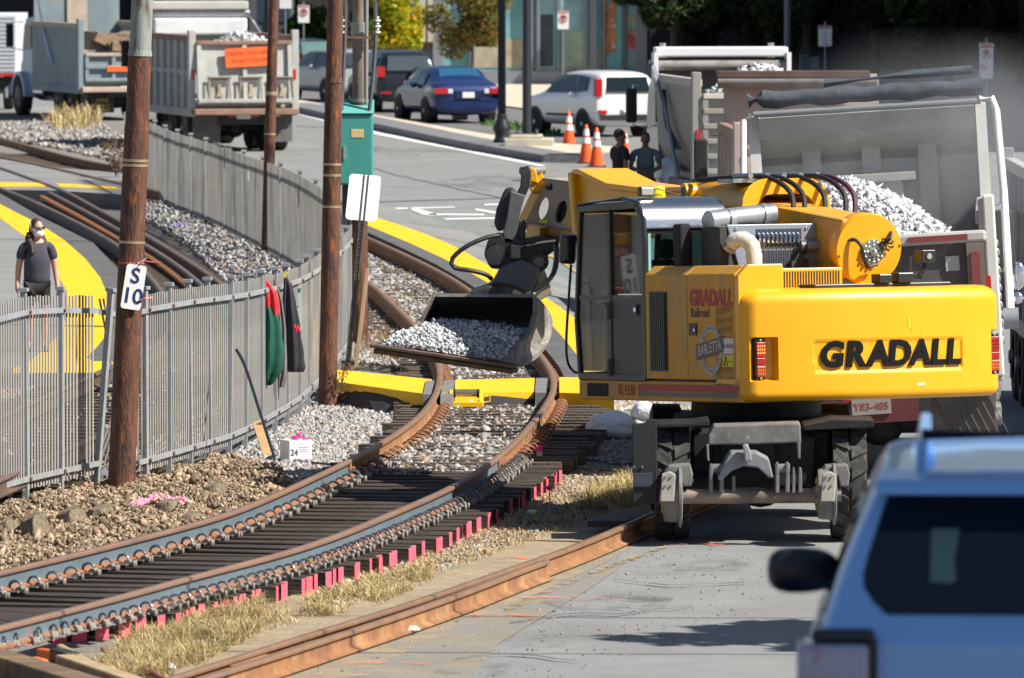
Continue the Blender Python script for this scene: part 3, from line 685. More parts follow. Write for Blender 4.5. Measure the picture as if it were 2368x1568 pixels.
stones('road_grit', grit, .008, [m_st[3], m_sb[1], m_st[1]], [2, 2, 1], 44)
# ================================================================== FENCE BETWEEN THE TRACKS
m_galv = M('weathered_galvanised_steel', (.355, .345, .325), .65, metal=.1, n=(5, .3), mix=[((.13, .15, .17), 1.5, .50, .66), ((.33, .28, .20), 2.4, .54, .72)], stretch=(1, 1, .35))
m_galvrail = M('galvanised_rail', (.32, .34, .36), .55, metal=.2, n=(7, .2), mix=((.33, .28, .20), 3, .58, .75))
m_rustbolt = M('rusty_bolt', (.16, .07, .045), .8)
near_posts = [(-38, 1192, 2.06), (60, 1163, 2.08), (140, 1144, 2.04), (222, 1126, 1.98), (337, 1118, 1.97), (391, 1102, 1.96), (440, 1087, 1.95), (485, 1073, 1.93), (529, 1059, 1.91), (566, 1042, 1.88), (603, 1022, 1.85), (635, 1003, 1.82), (663, 986, 1.80), (690, 967, 1.78), (712, 946, 1.76)]
apex_posts = [(712, 946, 1.76), (736, 920, 1.74), (760, 892, 1.72), (783, 862, 1.70), (803, 830, 1.68), (815, 800, 1.66), (812, 770, 1.66), (795, 738, 1.65)]
mid_posts = [(795, 738, 1.65), (762, 704, 1.65), (728, 674, 1.66), (691, 645, 1.66), (651, 620, 1.66), (606, 596, 1.64), (562, 573, 1.62), (520, 550, 1.6), (477, 530, 1.6), (443, 516, 1.6), (409, 503, 1.6), (383, 490, 1.6), (359, 478, 1.62), (335, 466, 1.62), (306, 452, 1.62)]
pick_me = None
def fence(name, label, posts, single, skip=()):
    global pick_me
    W = [gp(x, y) for x, y, h in posts]; H = [h for *_, h in posts]
    root = thing(name, label, 'fence', tuple(W[len(W) // 2]))
    if pick_me is None:
        b = MB(); b.box(-.020, .020, -.005, .005, 0, 1); ob = b.build('picket', m_galv, root, smooth=0); pick_me = ob.data; bpy.data.objects.remove(ob)
    joined = MB(shift(root)); rails = MB(shift(root)); postp = None
    for i, p in enumerate(W):
        d = (W[min(i + 1, len(W) - 1)] - W[max(0, i - 1)]).normalized(); ang = math.atan2(d.y, d.x)
        lean = .05 if i == 3 and single else random.uniform(-.008, .008)
        if i == 0 or (i and posts is not near_posts and i == 0): pass
        b = MB(); b.box(-.028, .028, -.028, .028, 0, H[i]); b.box(-.045, .045, -.045, .045, H[i], H[i] + .035)
        if not (i == len(W) - 1 and single != 2):
            o = b.build('post', m_galvrail, root, smooth=0)
            o.matrix_local = Matrix.Translation(p - root.location) @ Matrix.Rotation(lean * 1.6, 4, 'Y') @ Matrix.Rotation(ang, 4, 'Z')
    for i in range(len(W) - 1):
        a, b = W[i], W[i + 1]; L = (b - a).length; d = (b - a) / L; ang = math.atan2(d.y, d.x); nrm = Vector((d.y, -d.x, 0))
        if nrm.x < 0: nrm = -nrm
        n = max(2, int(L / .098))
        for k in range(1, n):
            t = k / n; q = a.lerp(b, t); h = H[i] * (1 - t) + H[i + 1] * t; z0 = .13 + random.uniform(-.006, .006); z1 = h - .05 + random.uniform(-.006, .006)
            if i in skip and single: continue
            if single:
                o = bpy.data.objects.new('picket', pick_me); C.objects.link(o); o.parent = root
                o.matrix_local = Matrix.Translation(q - root.location + Vector((0, 0, z0))) @ Matrix.Rotation(ang + math.pi / 2 * 0, 4, 'Z') @ Matrix.Diagonal((1, 1, z1 - z0, 1))
            else:
                T0 = joined.T; joined.T = T0 @ Matrix.Translation(q + Vector((0, 0, z0))) @ Matrix.Rotation(ang, 4, 'Z'); joined.box(-.020, .020, -.005, .005, 0, z1 - z0); joined.T = T0
        for zz, zz2 in ((.24, .24), (H[i] - .20, H[i + 1] - .20)):
            if i in skip and single:
                continue
            rb = MB(shift(root)); rb.beam(a + nrm * .032 + Vector((0, 0, zz)), b + nrm * .032 + Vector((0, 0, zz2)), .022, .052)
            rb.m = 1; rb.cyl(a + nrm * .04 + Vector((0, 0, zz)), a + nrm * .062 + Vector((0, 0, zz)), .022, n=6)
            rb.build('rail', [m_galvrail, m_rustbolt], root, smooth=0)
    if joined.v:
        o = joined.build('pickets', m_galv, root, smooth=0, fix=False); stuff(o)
    return root, W, H
fence_near, FW, FH = fence('picket_fence', 'grey steel picket fence in the left foreground with a broken bent section', near_posts, 1, skip=(3,))
fence('picket_fence', 'turn of the steel picket fence behind the middle rusty pole', apex_posts, 0)
fence('picket_fence', 'farther steel picket fence curving back towards the dump trucks', mid_posts, 0)
# the broken section round the leaning pole: bent pickets, hanging lower rail
a, b = FW[3], FW[4]; sh = shift(fence_near)
for k in range(1, 13):
    t = k / 13; q = a.lerp(b, t); q.z = 0
    if k < 8:
        pull = Vector((.20, .05, 0)) * (1 - t) + Vector((-.05, 0, 0))
        bend = [q + Vector((0, 0, 1.9)), q + pull * .25 + Vector((.04, 0, 1.5)), q + pull * .55 + Vector((.06, 0, 1.05)), q + pull * .55 + Vector((.06, 0, .75)), q - pull * .35 + Vector((.02, 0, .28)), q - pull * .55 + Vector((0, 0, .06))]
    else:
        bend = [q + Vector((0, 0, 1.9)), q + Vector((0, 0, 1.0)), q + Vector((0, 0, .13))]
    mbp = MB(sh)
    P_ = crom(bend, .15)
    for u, v in zip(P_[:-1], P_[1:]): mbp.beam(u, v, .020, .014, up=(0, 1, 0))
    mbp.build('picket', m_galv, fence_near, smooth=0)
for (p0, p1) in ((a + Vector((.04, 0, 1.77)), a.lerp(b, .62) + Vector((.04, 0, 1.71))), (a + Vector((.05, -.1, .16)), a.lerp(b, .55) + Vector((.08, -.3, .10))), (a.lerp(b, .68) + Vector((.04, 0, 1.74)), b + Vector((.04, 0, 1.76))), (a.lerp(b, .78) + Vector((.04, 0, .22)), b + Vector((.04, 0, .24)))):
    rb = MB(sh); rb.beam(p0, p1, .022, .052); rb.build('rail', m_galvrail, fence_near, smooth=0)

# ================================================================== POLES
m_polerust = M('rusted_steel_pole', (.115, .046, .026), .75, n=(22, .5), bump=(60, .7), mix=[((.035, .022, .02), 9, .50, .62), ((.36, .10, .022), 13, .56, .68), ((.20, .185, .175), 24, .63, .70)], stretch=(1, 1, .22))
m_polegrey = M('peeling_grey_pole', (.25, .27, .255), .65, n=(9, .3), bump=(40, .4), mix=[((.10, .06, .045), 5, .52, .62), ((.33, .11, .035), 7, .62, .70)], stretch=(1, 1, .22))
m_strap = M('brass_strap', (.45, .36, .22), .45, metal=.6)
def pole(label, base, top, Y, r0, r1, joints, greyfrom, straps, mat_hi=None, extra=3.0):
    p0 = gp(*base); tp = at(top[0], top[1], p0.y); d = (tp - p0); Lz = d.length; d.normalize(); tp2 = tp + d * extra
    root = thing('utility_pole', label, 'pole', tuple(p0))
    mb = MB(shift(root)); mh = MB(shift(root)); L = (tp2 - p0).length
    tz = lambda y: ((at(top[0], y, p0.y) - p0).z) / max(1e-6, d.z)   # distance along the pole at picture height y
    cuts = sorted([0] + [tz(y) for y in joints] + [L]); g = tz(greyfrom) if greyfrom is not None else 1e9
    for i in range(len(cuts) - 1):
        ra = r0 + (r1 - r0) * cuts[i] / L; rb = r0 + (r1 - r0) * cuts[i + 1] / L
        tgt = mh if cuts[i] >= g - .05 else mb
        tgt.cyl(p0 + d * (cuts[i] - (.15 if i == 0 else 0)), p0 + d * cuts[i + 1], ra * (1 + .05 * (len(cuts) - 2 - i)), rb * (1 + .05 * (len(cuts) - 2 - i)), 24)
        if i: tgt.cyl(p0 + d * (cuts[i] - .05), p0 + d * (cuts[i] + .01), ra * 1.12, ra * 1.04, 24)
    mb.build('shaft', m_polerust, root)
    if mh.v: mh.build('upper_shaft', mat_hi or m_polegrey, root)
    for y in straps:
        s = tz(y); sb = MB(shift(root)); r = (r0 + (r1 - r0) * s / L) * 1.13
        sb.cyl(p0 + d * (s - .014), p0 + d * (s + .014), r, n=24); sb.build('strap', m_strap, root)
    return root, p0, d, tz
P1, p1b, p1d, p1z = pole('thick leaning rusty steel pole that carries the white S 10 plate', (280, 1136), (329, 0), 0, .125, .095, [290, 118], 121, [371, 382, 560], extra=4)
P2, p2b, p2d, p2z = pole('rusty steel pole beside the hanging jackets with a swollen collar', (757, 944), (775, 0), 0, .098, .088, [262, 182], None, [380, 405, 478], extra=4)
P3, p3b, p3d, p3z = pole('thin rusty pole in front of the dump truck with the orange sign', (616, 602), (633, 0), 0, .085, .073, [200, 85], None, [214, 218, 310], extra=4)
# wooden pole with the green cabinet
p = gp(832, 815); T4 = thing('utility_pole', 'grey brown pole that carries the green cabinet and two thin conduits', 'pole', tuple(p))
Y4 = p.y; s4 = F / Y4; top = at(830, -250, Y4)
mb = MB(shift(T4)); mb.cyl(p, at(832, 240, Y4), .105, .10, 16); mb.build('lower_shaft', m_polerust, T4)
mb = MB(shift(T4)); mb.cyl(at(832, 240, Y4), top, .10, .085, 16); mb.build('shaft', M('weathered_wood_pole', (.21, .175, .145), .9, n=(4, .35), bump=(25, .5), mix=((.10, .08, .07), 5, .5, .7), stretch=(1, 1, .2)), T4)
for y0, y1 in ((52, 82), (228, 236)):
    mb = MB(shift(T4)); mb.cyl(at(831, y1, Y4), at(831, y0, Y4), .112, n=16); mb.build('strap', M('steel_band', (.28, .28, .27), .5, metal=.5), T4)
mb = MB(shift(T4)); mb.beam(at(788, 86, Y4 - .2), at(876, 88, Y4 - .2), .05, .03); mb.build('crossarm', M('rusty_bracket', (.19, .10, .07), .8, n=(8, .3)), T4)
mb = MB(shift(T4)); mb.cyl(at(846, 240, Y4 - .06), at(848, -250, Y4 - .06), .028, n=10); mb.build('conduit', M('grey_conduit', (.27, .27, .28), .5, metal=.3), T4)
m_insul = M('white_insulator', (.75, .75, .72), .3)
for x, lab in ((793, 'left'), (871, 'right')):
    mb = MB(shift(T4)); q = at(x, 82, Y4 - .2)
    for k in range(6): mb.cyl(q + Vector((0, 0, .03 + .038 * k)), q + Vector((0, 0, .055 + .038 * k)), .05 if k % 2 == 0 else .03, n=10)
    mb.build('insulator', m_insul, T4)
m_cable = M('grey_cable', (.085, .095, .11), .6)
for k, (pts, lab) in enumerate((([(880 - 14, -40), (868, 90), (858, 220), (853, 262)], 'dark cable dropping from the bracket to the right side of the green cabinet'), ([(800, -40), (797, 90), (791, 220), (789, 260)], 'dark cable dropping from the bracket to the left side of the green cabinet'))):
    q = [at(x, y, Y4 - .22) for x, y in pts]; mb = MB(); mb.tube(crom(q, .3), .026, 8); mb.cyl(q[-1], q[-1] + Vector((0, 0, -.1)), .045, n=8)
    tag(mb.build('power_cable', m_cable), lab, 'cable', 'cables into the green cabinet')
# green cabinet
m_green = M('teal_green_enamel', (.055, .29, .27), .45, n=(3, .08), mix=((.09, .34, .31), 6, .55, .8))
cb0 = at(784, 428, Y4 - .25); cb1 = at(862, 262, Y4 - .25); W_ = cb1.x - cb0.x; H_ = cb1.z - cb0.z
cab = thing('electrical_cabinet', 'teal green electrical cabinet mounted on the pole with a small sticker', 'cabinet', (cb0.x + W_ / 2, cb0.y, cb0.z))
mb = MB(); mb.box(-W_ / 2, W_ / 2, .0, .42, 0, H_); mb.build('body', m_green, cab, smooth=0, bevel=.012)
mb = MB(); mb.box(-W_ / 2 + .015, W_ / 2 - .015, -.022, -.002, .02, H_ - .03); mb.build('door', m_green, cab, smooth=0, bevel=.006)
mb = MB(); mb.prism([(-.05, H_ + .0), (.42, H_ + .0), (.42, H_ + .16), (.3, H_ + .17)], -W_ / 2 - .01, W_ / 2 + .01, 'x'); mb.build('roof', M('pale_teal_enamel', (.10, .36, .33), .5), cab, smooth=0, bevel=.006)
mb = MB(); mb.cyl((-W_ / 2 + .07, -.04, H_ * .36), (-W_ / 2 + .07, -.04, H_ * .54), .02, n=8); mb.cyl((-W_ / 2 + .07, 0, H_ * .5), (-W_ / 2 + .07, -.05, H_ * .5), .015, n=8); mb.build('handle', M('chrome_steel', (.6, .62, .63), .25, metal=.9), cab)
mb = MB(); mb.box(-.06, .10, -.027, -.0245, H_ * .66, H_ * .78); mb.m = 1
for i, (x0, z0) in enumerate(((-.04, .75), (.03, .75), (-.04, .69), (.03, .69))): mb.box(x0, x0 + .05, -.0285, -.0275, H_ * z0 - .025, H_ * z0 + .012)
mb.build('sticker', [M('orange_sticker', (.85, .50, .12), .6), M('sticker_print', (.55, .50, .38), .6)], cab, smooth=0)
mb = MB(shift(cab)); mb.beam(at(800, 428, Y4), at(800, 520, Y4), .10, .10); mb.build('support_leg', M('blue_black_steel', (.035, .05, .065), .5), cab, smooth=0)

# ================================================================== SIGNS ON THE LEFT
m_signwhite = M('white_sign_enamel', (.82, .83, .84), .35); m_navy = M('navy_lettering', (.010, .035, .13), .5); m_signgreen = M('dark_green_lettering', (.02, .17, .11), .5)
def rrect(w, h, r, n=5):
    out = []
    for (cx, cy, a0) in ((w / 2 - r, h / 2 - r, 0), (-w / 2 + r, h / 2 - r, 90), (-w / 2 + r, -h / 2 + r, 180), (w / 2 - r, -h / 2 + r, 270)):
        for k in range(n + 1):
            a = R(a0 + 90 * k / n); out.append((cx + r * math.cos(a), cy + r * math.sin(a)))
    return out
Ys = p1b.y - .16; c = at(309, 664, Ys); s = F / Ys
sg = thing('number_plate', 'white hanging plate reading S 10 tied to the leaning rusty pole', 'sign', tuple(c), (0, R(9), R(8)))
mb = MB(); mb.prism(rrect(47 / s, 104 / s, .03), 0, .006, 'y'); mb.build('plate', m_signwhite, sg, smooth=0)
for ch, zz in (('S', 25), ('10', -22)):
    text('lettering', ch, 50 / s, m_navy, sg, frame((0, -.003, zz / s), (1, 0, 0), (0, 0, 1)), .001, off=.003, sx=1.0)
mb = MB(shift(sg) if 0 else None); mb.tube([(0, -.01, 47 / s), (.04, -.03, 60 / s), (.08, -.01, 72 / s), (.05, .04, 66 / s), (-.02, .0, 47 / s)], .004, 6); mb.build('tie_wire', M('pale_wire', (.55, .5, .45), .6), sg)
mb = MB(); mb.T = Matrix.Translation(p1b + p1d * p1z(608)); mb.lathe([(.128, -.01), (.132, 0), (.128, .01)], (0, 0, 0), p1d, 20); mb.tube([(.05, -.12, 0), (.12, -.12, .03), (.2, -.06, .01), (.30, -.05, .01)], .006, 6)
tag(mb.build('marking_ribbon', M('red_ribbon', (.55, .10, .10), .7)), 'thin red ribbon tied round the leaning rusty pole above its white plate', 'ribbon')
mb = MB(); mb.tube([at(322, 695, Ys), at(335, 690, Ys), at(352, 688, Ys + .1)], .009, 6); tag(mb.build('marking_ribbon', M('pink_ribbon', (.75, .2, .22), .7)), 'short pink ribbon on the fence rail right of the S 10 plate', 'ribbon')
def vsign(name, label, x, y, w, h, Y, lines, rot=0):
    c = at(x, y, Y); s = F / Y; r = thing(name, label, 'sign', tuple(c), (0, rot, 0))
    mb = MB(); mb.prism(rrect(w / s, h / s, .015), 0, .006, 'y'); mb.build('plate', M('grey_white_plate', (.50, .55, .57), .5), r, smooth=0)
    for (t, yy, sz) in lines: text('lettering', t, sz / s, m_signgreen, r, frame((0, -.003, -yy / s), (1, 0, 0), (0, 0, 1)), .001, off=.003)
    return r
vsign('station_marker', 'narrow upright plate with green BW 164+00 lettering on the fence post', 792, 598, 13, 62, gp(797, 838).y - .25, [('BW', -25, 9), ('1', -13, 11), ('6', -3, 11), ('4', 7, 11), ('+', 15, 10), ('0', 22, 9), ('0', 29, 9)])
vsign('station_marker', 'grey plate with green BW 165 lettering behind the black jacket', 686, 710, 24, 110, gp(690, 967).y - .16, [('BW', -38, 13), ('1', -21, 17), ('6', -2, 17), ('5', 17, 17)])
for x, y, Y, lab in ((523, 345, gp(520, 550).y - .1, 'greenish grey blank plate on the far fence near the thin pole'), (694, 430, gp(691, 645).y - .1, 'greenish grey blank plate on the far fence nearest the middle pole')):
    c = at(x + 4, y + 22, Y); s = F / Y; mb = MB(); mb.T = Matrix.Translation(c); mb.box(-9 / s, 9 / s, -.01, .01, -25 / s, 25 / s)
    tag(mb.build('blank_plate', M('olive_grey_plate', (.20, .22, .19), .7, n=(6, .3)), smooth=0), lab, 'sign', 'blank plates on the far fence')
c = at(577, 394, gp(575, 580).y - .12); mb = MB(); mb.T = Matrix.Translation(c); mb.cbox((0, 0, 0), (.03, .01, .34), (0, R(4), 0))
tag(mb.build('paper_strip', M('white_paper', (.8, .8, .78), .8), smooth=0), 'small white strip stuck on the far fence', 'paper strip')
# back of a road sign on a leaning channel post, tan stake beside it
Yb = gp(812, 850).y - .6; s = F / Yb; base = gp(806, 858); tp = at(848, 404, Yb); base = at(803, 852, Yb)
rs = thing('road_sign', 'back of a white road sign on a leaning perforated post', 'road sign', tuple(base))
d = (tp - base).normalized(); side = d.cross(Vector((0, 1, 0))).normalized() * -1
side = (Vector((d.z, 0, -d.x)).normalized() + Vector((0, .55, 0))).normalized()
cen = at(840, 457, Yb) + Vector((0, -.03, 0))
mb = MB(shift(rs)); mb.plate([cen + side * q[0] + d * q[1] for q in rrect(83 / s, 106 / s, .05)], (0, -.004, 0)); mb.build('panel', m_signwhite, rs, smooth=0)
mb = MB(shift(rs)); mb.beam(base, tp, .035, .012, up=(0, 1, 0)); 
for q in (-.03, .03): mb.beam(base + side * q + Vector((0, -.02, 0)), tp + side * q + Vector((0, -.02, 0)), .014, .05, up=(0, 1, 0))
mb.build('post', M('channel_steel', (.13, .13, .125), .6, metal=.4, n=(20, .3)), rs, smooth=0)
hb = MB(shift(rs)); L = (tp - base).length
for k in range(int(L / .05)): hb.cyl(base + d * (.03 + k * .05) + Vector((0, -.018, 0)), base + d * (.03 + k * .05) + Vector((0, -.0215, 0)), .009, n=6)
stuff(hb.build('post_holes', M('hole_light', (.35, .34, .32), .7), rs, smooth=0))
q0, q1 = at(818, 850, Yb - .1), at(849, 622, Yb - .1); mb = MB(); mb.beam(q0 + Vector((0, 0, -.2)), q1, .05, .05, up=(0, 1, 0))
m_lumber = M('tan_lumber', (.42, .31, .19), .8, n=(9, .2), bump=(30, .3), stretch=(1, 1, .15))
tag(mb.build('wooden_stake', m_lumber, smooth=0, bevel=.004, seg=1), 'grey tan wooden stake leaning beside the white sign post', 'stake')
# ================================================================== FAR STREET: KERB, ISLAND, BUILDINGS, TREES
def strip(name, A, B, za, zb, mat, nn=20):
    a = _rs([gp(x, y, za) for x, y in A], nn); b = _rs([gp(x, y, zb) for x, y in B], nn)
    mb = MB(); mb.add([tuple(p) for p in a + b], [(i, i + 1, nn + i + 1, nn + i) for i in range(nn - 1)])
    return a, b, mb
kf = [(640, 252), (690, 262), (790, 285), (880, 304), (990, 328), (1090, 348), (1180, 364), (1260, 377), (1335, 378), (1420, 372)]      # kerb foot
kt = [(640, 238), (690, 244), (790, 268), (880, 287), (990, 311), (1090, 330), (1180, 346), (1260, 359), (1335, 360), (1420, 352)]      # back of the kerb stone in the picture
back = [(640, 228), (690, 231), (790, 247), (880, 268), (990, 287), (1090, 304), (1180, 318), (1260, 328), (1335, 335), (1420, 338)]
KH = .17
foot = _rs([gp(x, y) for x, y in kf], 34); rear = _rs([gp(x, y, KH) for x, y in back], 34)
for i in range(0, 33):
    a, b = foot[i], foot[i + 1]; d = (b - a).normalized(); nrm = Vector((-d.y, d.x, 0)); nrm = nrm if nrm.y > 0 else -nrm
    g = d * .012; mb = MB(); mb.add([a + g, b - g, b - g + nrm * .9, a + g + nrm * .9] + [q + Vector((0, 0, KH)) for q in (a + g, b - g, b - g + nrm * .9, a + g + nrm * .9)],
                                   [(3, 2, 1, 0), (4, 5, 6, 7), (0, 1, 5, 4), (1, 2, 6, 5), (2, 3, 7, 6), (3, 0, 4, 7)])
    if i == 0: kerb = struct(mb.build('kerb', m_granite, smooth=0))
    else: mb.build('kerb_stone', m_granite, kerb, smooth=0)
mb = MB(); fz = [p + Vector((0, .85, KH - .004)) for p in foot]
mb.add([tuple(p) for p in fz] + [tuple(p) for p in rear], [(i, i + 1, 34 + i + 1, 34 + i) for i in range(33)])
struct(mb.build('pavement', m_concrete, smooth=0))
struct(sheet('street_shoulder', [(640, 226), (690, 229), (880, 266), (1090, 302), (1260, 326), (1420, 337), (1500, 300), (1480, 200), (600, 180)], .008, M('darker_asphalt', (.14, .14, .145), .9, n=(.5, .2), bump=(20, .3))))  # darker grey asphalt than the main road
struct(sheet('far_pavement', [(640, 196), (1100, 236), (1300, 262), (1500, 262), (1500, 200), (640, 170)], .05, m_concrete))
stuff(blades('verge_grass', scatter([P([(1110, 292), (1280, 318), (1300, 305), (1140, 282)])], 40, .02, 31), .14, [M('green_blade', (.05, .13, .02), .8)], 31, .02, .6))

# storefront with glass bays
Ysf = 268.0
def fx(x): return (x - PW / 2) / F * Ysf
m_mull = M('grey_mullion', (.24, .26, .31), .45, metal=.3); m_glass = M('teal_shop_glass', (.16, .42, .48), .06, spec=.8, n=(.6, .35), mix=[((.34, .46, .48), .5, .48, .62), ((.42, .33, .18), .42, .60, .70), ((.03, .08, .10), .9, .60, .70)])  # pale, tan and dark patches paint reflections into the pane colour
m_poster = M('colour_poster_film', (.12, .42, .48), .3, n=(1.2, .3), mix=[((.55, .46, .12), .9, .55, .66), ((.45, .10, .08), 1.3, .62, .70), ((.55, .66, .70), 1.1, .60, .68), ((.10, .16, .45), 1.6, .64, .72)])
sf = thing('shop_building', 'glass fronted shop building with teal panes and poster film behind the white car', 'building', (0, Ysf, 0))
mb = MB(); mb.box(fx(1010), fx(1500), .5, 18, 0, 14); mb.build('wall', M('dark_shop_wall', (.07, .08, .09), .8), sf, smooth=0)
edges = [1010, 1092, 1230, 1290, 1370, 1395, 1442, 1483, 1500]
zt = 8.0
for i, (x0, x1) in enumerate(zip(edges[:-1], edges[1:])):
    mb = MB(); mb.box(fx(x0) + .06, fx(x1) - .06, .28, .30, .25, zt); pf_ = mb.build('window', m_poster if i in (4, 5, 6) else m_glass, sf, smooth=0)
for x, w in ((1012, .3), (1092, .16), (1228, .12), (1245, .10), (1290, .08), (1352, .12), (1372, .22), (1395, .06), (1442, .05), (1482, .36)):
    mb = MB(); mb.box(fx(x) - w / 2, fx(x) + w / 2, .05, .27, 0, zt); mb.build('mullion', m_mull, sf, smooth=0)
mb = MB(); mb.box(fx(1010), fx(1500), .0, .26, 0, .45); mb.build('plinth', m_mull, sf, smooth=0)
mb = MB(); mb.box(fx(1010), fx(1500), .02, .24, 4.9, 5.1); mb.build('transom', m_mull, sf, smooth=0)
for k, (x, z, w, h, col) in enumerate(((1150, .55, 1.6, .9, (.40, .36, .28)), (1260, .6, .5, 1.6, (.05, .07, .08)), (1120, 1.2, .7, .4, (.55, .55, .56)), (1330, .6, .8, 1.1, (.36, .48, .36)))):
    mb = MB(); mb.box(fx(x) - w / 2, fx(x) + w / 2, .262, .279, z, z + h); mb.build('window_display', M('display_%d' % k, col, .6, n=(1.5, .3)), sf, smooth=0)
for k, (x, z, w, h, col) in enumerate(((1405, 2.9, .35, 1.7, (.42, .42, .14)), (1410, 1.0, .4, 1.6, (.50, .20, .08)), (1418, 4.2, .7, .35, (.45, .06, .06)), (1460, 2.6, .45, 1.3, (.16, .38, .40)), (1466, 1.1, .4, .5, (.5, .06, .06)), (1462, 3.95, .4, .6, (.50, .48, .16)))):
    mb = MB(); mb.box(fx(x) - w / 2, fx(x) + w / 2, .25, .262, z, z + h); mb.build('poster', M('poster_%d' % k, col, .4, n=(3, .4), mix=((.55, .6, .6), 4, .55, .6)), sf, smooth=0)
# left: dark building, low cream wall
Yb2 = 300.0
bl = thing('dark_building', 'dark slate building beyond the trucks on the left', 'building', (0, Yb2, 0))
gx = lambda x: (x - PW / 2) / F * Yb2
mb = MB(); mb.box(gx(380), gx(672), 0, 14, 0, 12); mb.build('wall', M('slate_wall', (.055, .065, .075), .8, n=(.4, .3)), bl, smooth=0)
for x in (600, 655):
    mb = MB(); mb.box(gx(x) - .18, gx(x) + .18, -.04, -.005, 1.5, 5); mb.build('window', M('dark_window', (.03, .05, .08), .15), bl, smooth=0)
for x in (585, 628):
    mb = MB(); mb.box(gx(x) - .12, gx(x) + .12, -.08, -.004, 0, 9); mb.build('pilaster', M('slate_trim', (.09, .10, .11), .8), bl, smooth=0)
b2 = thing('dark_building', 'dark building wall behind the yellow green tree', 'building', (0, 305, 0))  # near-black brown wall colour
gx2 = lambda x: (x - PW / 2) / F * 305
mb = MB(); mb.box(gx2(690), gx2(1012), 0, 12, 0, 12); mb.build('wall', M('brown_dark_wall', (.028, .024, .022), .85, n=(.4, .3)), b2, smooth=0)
for x, w in ((968, .5), (1000, .35)):
    mb = MB(); mb.box(gx2(x) - w / 2, gx2(x) + w / 2, -.3, -.005, 0, 9); mb.build('white_column', M('cream_column', (.62, .58, .50), .7), b2, smooth=0)
b4 = thing('dark_building', 'near black building wall at the top left above the white trailer', 'building', (0, 305, 0))
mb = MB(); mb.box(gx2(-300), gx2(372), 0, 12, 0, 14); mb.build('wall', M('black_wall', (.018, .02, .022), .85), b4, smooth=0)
wl = MB(); Yw = 272; wx = lambda x: (x - PW / 2) / F * Yw
wl.box(wx(640), wx(1010), Yw, Yw + .3, 0, zat(104, Yw) - .12); low = wl.build('wall_panel', M('cream_render', (.66, .60, .50), .85, n=(.5, .1)), smooth=0)
lw = thing('garden_wall', 'low cream wall with an orange tan cap behind the parked cars', 'wall', (wx(800), Yw, 0)); low.parent = lw; low.location = (-wx(800), -Yw, 0)
mb = MB(); mb.box(wx(640) - wx(800), wx(1012) - wx(800), -.06, .36, zat(104, Yw) - .12, zat(98, Yw)); mb.build('coping', M('ochre_coping', (.55, .36, .16), .8), lw, smooth=0)

# trees
m_bark = M('grey_bark', (.085, .07, .055), .9, n=(6, .4), bump=(10, .8), stretch=(1, 1, .25))
def tree(name, label, base, H, crown_z, R_, n, size, mats, w, seed, rt=.12, group=None, cat='tree'):
    rng = random.Random(seed); p = Vector(base); root = thing(name, label, cat, tuple(p), group=group)
    mb = MB(); tip = Vector((rng.uniform(-.2, .2), rng.uniform(-.2, .2), H * .9))
    if crown_z > 0: mb.tube(crom([Vector((0, 0, -.1)), Vector((.05, 0, H * .35)), tip], H / 8), [rt * (1 - .085 * i) for i in range(len(crom([Vector((0, 0, -.1)), Vector((.05, 0, H * .35)), tip], H / 8)))], 8)
    clumps = []
    for k in range(16):
        a = rng.uniform(0, 6.283); e = rng.uniform(-.75, 1); q = rng.uniform(.35, .95)
        c = Vector((R_[0] * q * math.cos(a) * math.sqrt(max(.1, 1 - e * e * .6)), R_[1] * q * math.sin(a) * math.sqrt(max(.1, 1 - e * e * .6)), crown_z + R_[2] * e * .8))
        clumps.append((c, tuple(v * rng.uniform(.26, .46) for v in R_)))
        if crown_z > 0:
            st = Vector((0, 0, max(.3, crown_z - R_[2] * .8 + rng.uniform(0, R_[2] * .5)))); mb.tube([st, st.lerp(c, .5) + Vector((0, 0, .12)), c], [rt * .38, rt * .22, rt * .08], 5)
    if mb.v: mb.build('trunk', m_bark, root)
    leaves('crown', clumps, n, size, mats, w, seed, root)
    return root
def leaf(nm, c):
    if nm in MATS: return MATS[nm]
    m = M(nm, c, .55, spec=.3); nt = m.node_tree; tr = nt.nodes.new('ShaderNodeBsdfTranslucent'); tr.inputs[0].default_value = (*[min(1, v * 1.3) for v in c], 1)
    mx = nt.nodes.new('ShaderNodeMixShader'); mx.inputs[0].default_value = .4; nt.links.new(nt.nodes['Principled BSDF'].outputs[0], mx.inputs[1]); nt.links.new(tr.outputs[0], mx.inputs[2]); nt.links.new(mx.outputs[0], nt.nodes['Material Output'].inputs[0]); return m
L_dk = [leaf('dark_leaf', (.022, .042, .016)), leaf('deep_leaf', (.04, .07, .02)), leaf('olive_leaf', (.11, .13, .03))]  # dark set: shade on the back trees is painted into these leaf colours
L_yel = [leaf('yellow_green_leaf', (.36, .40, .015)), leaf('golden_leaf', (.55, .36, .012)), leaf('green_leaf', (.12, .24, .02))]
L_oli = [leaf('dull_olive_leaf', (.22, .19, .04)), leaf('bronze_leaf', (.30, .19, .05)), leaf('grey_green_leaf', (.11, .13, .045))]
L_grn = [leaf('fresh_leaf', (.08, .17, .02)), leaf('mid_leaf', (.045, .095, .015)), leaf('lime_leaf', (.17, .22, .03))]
def gxy(x, Y): return ((x - PW / 2) / F * Y, Y, 0)
tree('street_tree', 'young street tree with yellow green autumn leaves left of the green brown one', gxy(925, 266), 3.9, 2.3, (1.25, 1.0, 1.4), 6500, .085, L_yel, [4, 3, 2], 41, .06)
tree('street_tree', 'slim street tree with olive and bronze leaves in front of the shop', gxy(1088, 258), 3.8, 2.2, (1.15, 1.0, 1.30), 6500, .075, L_oli, [4, 3, 3], 42, .05)
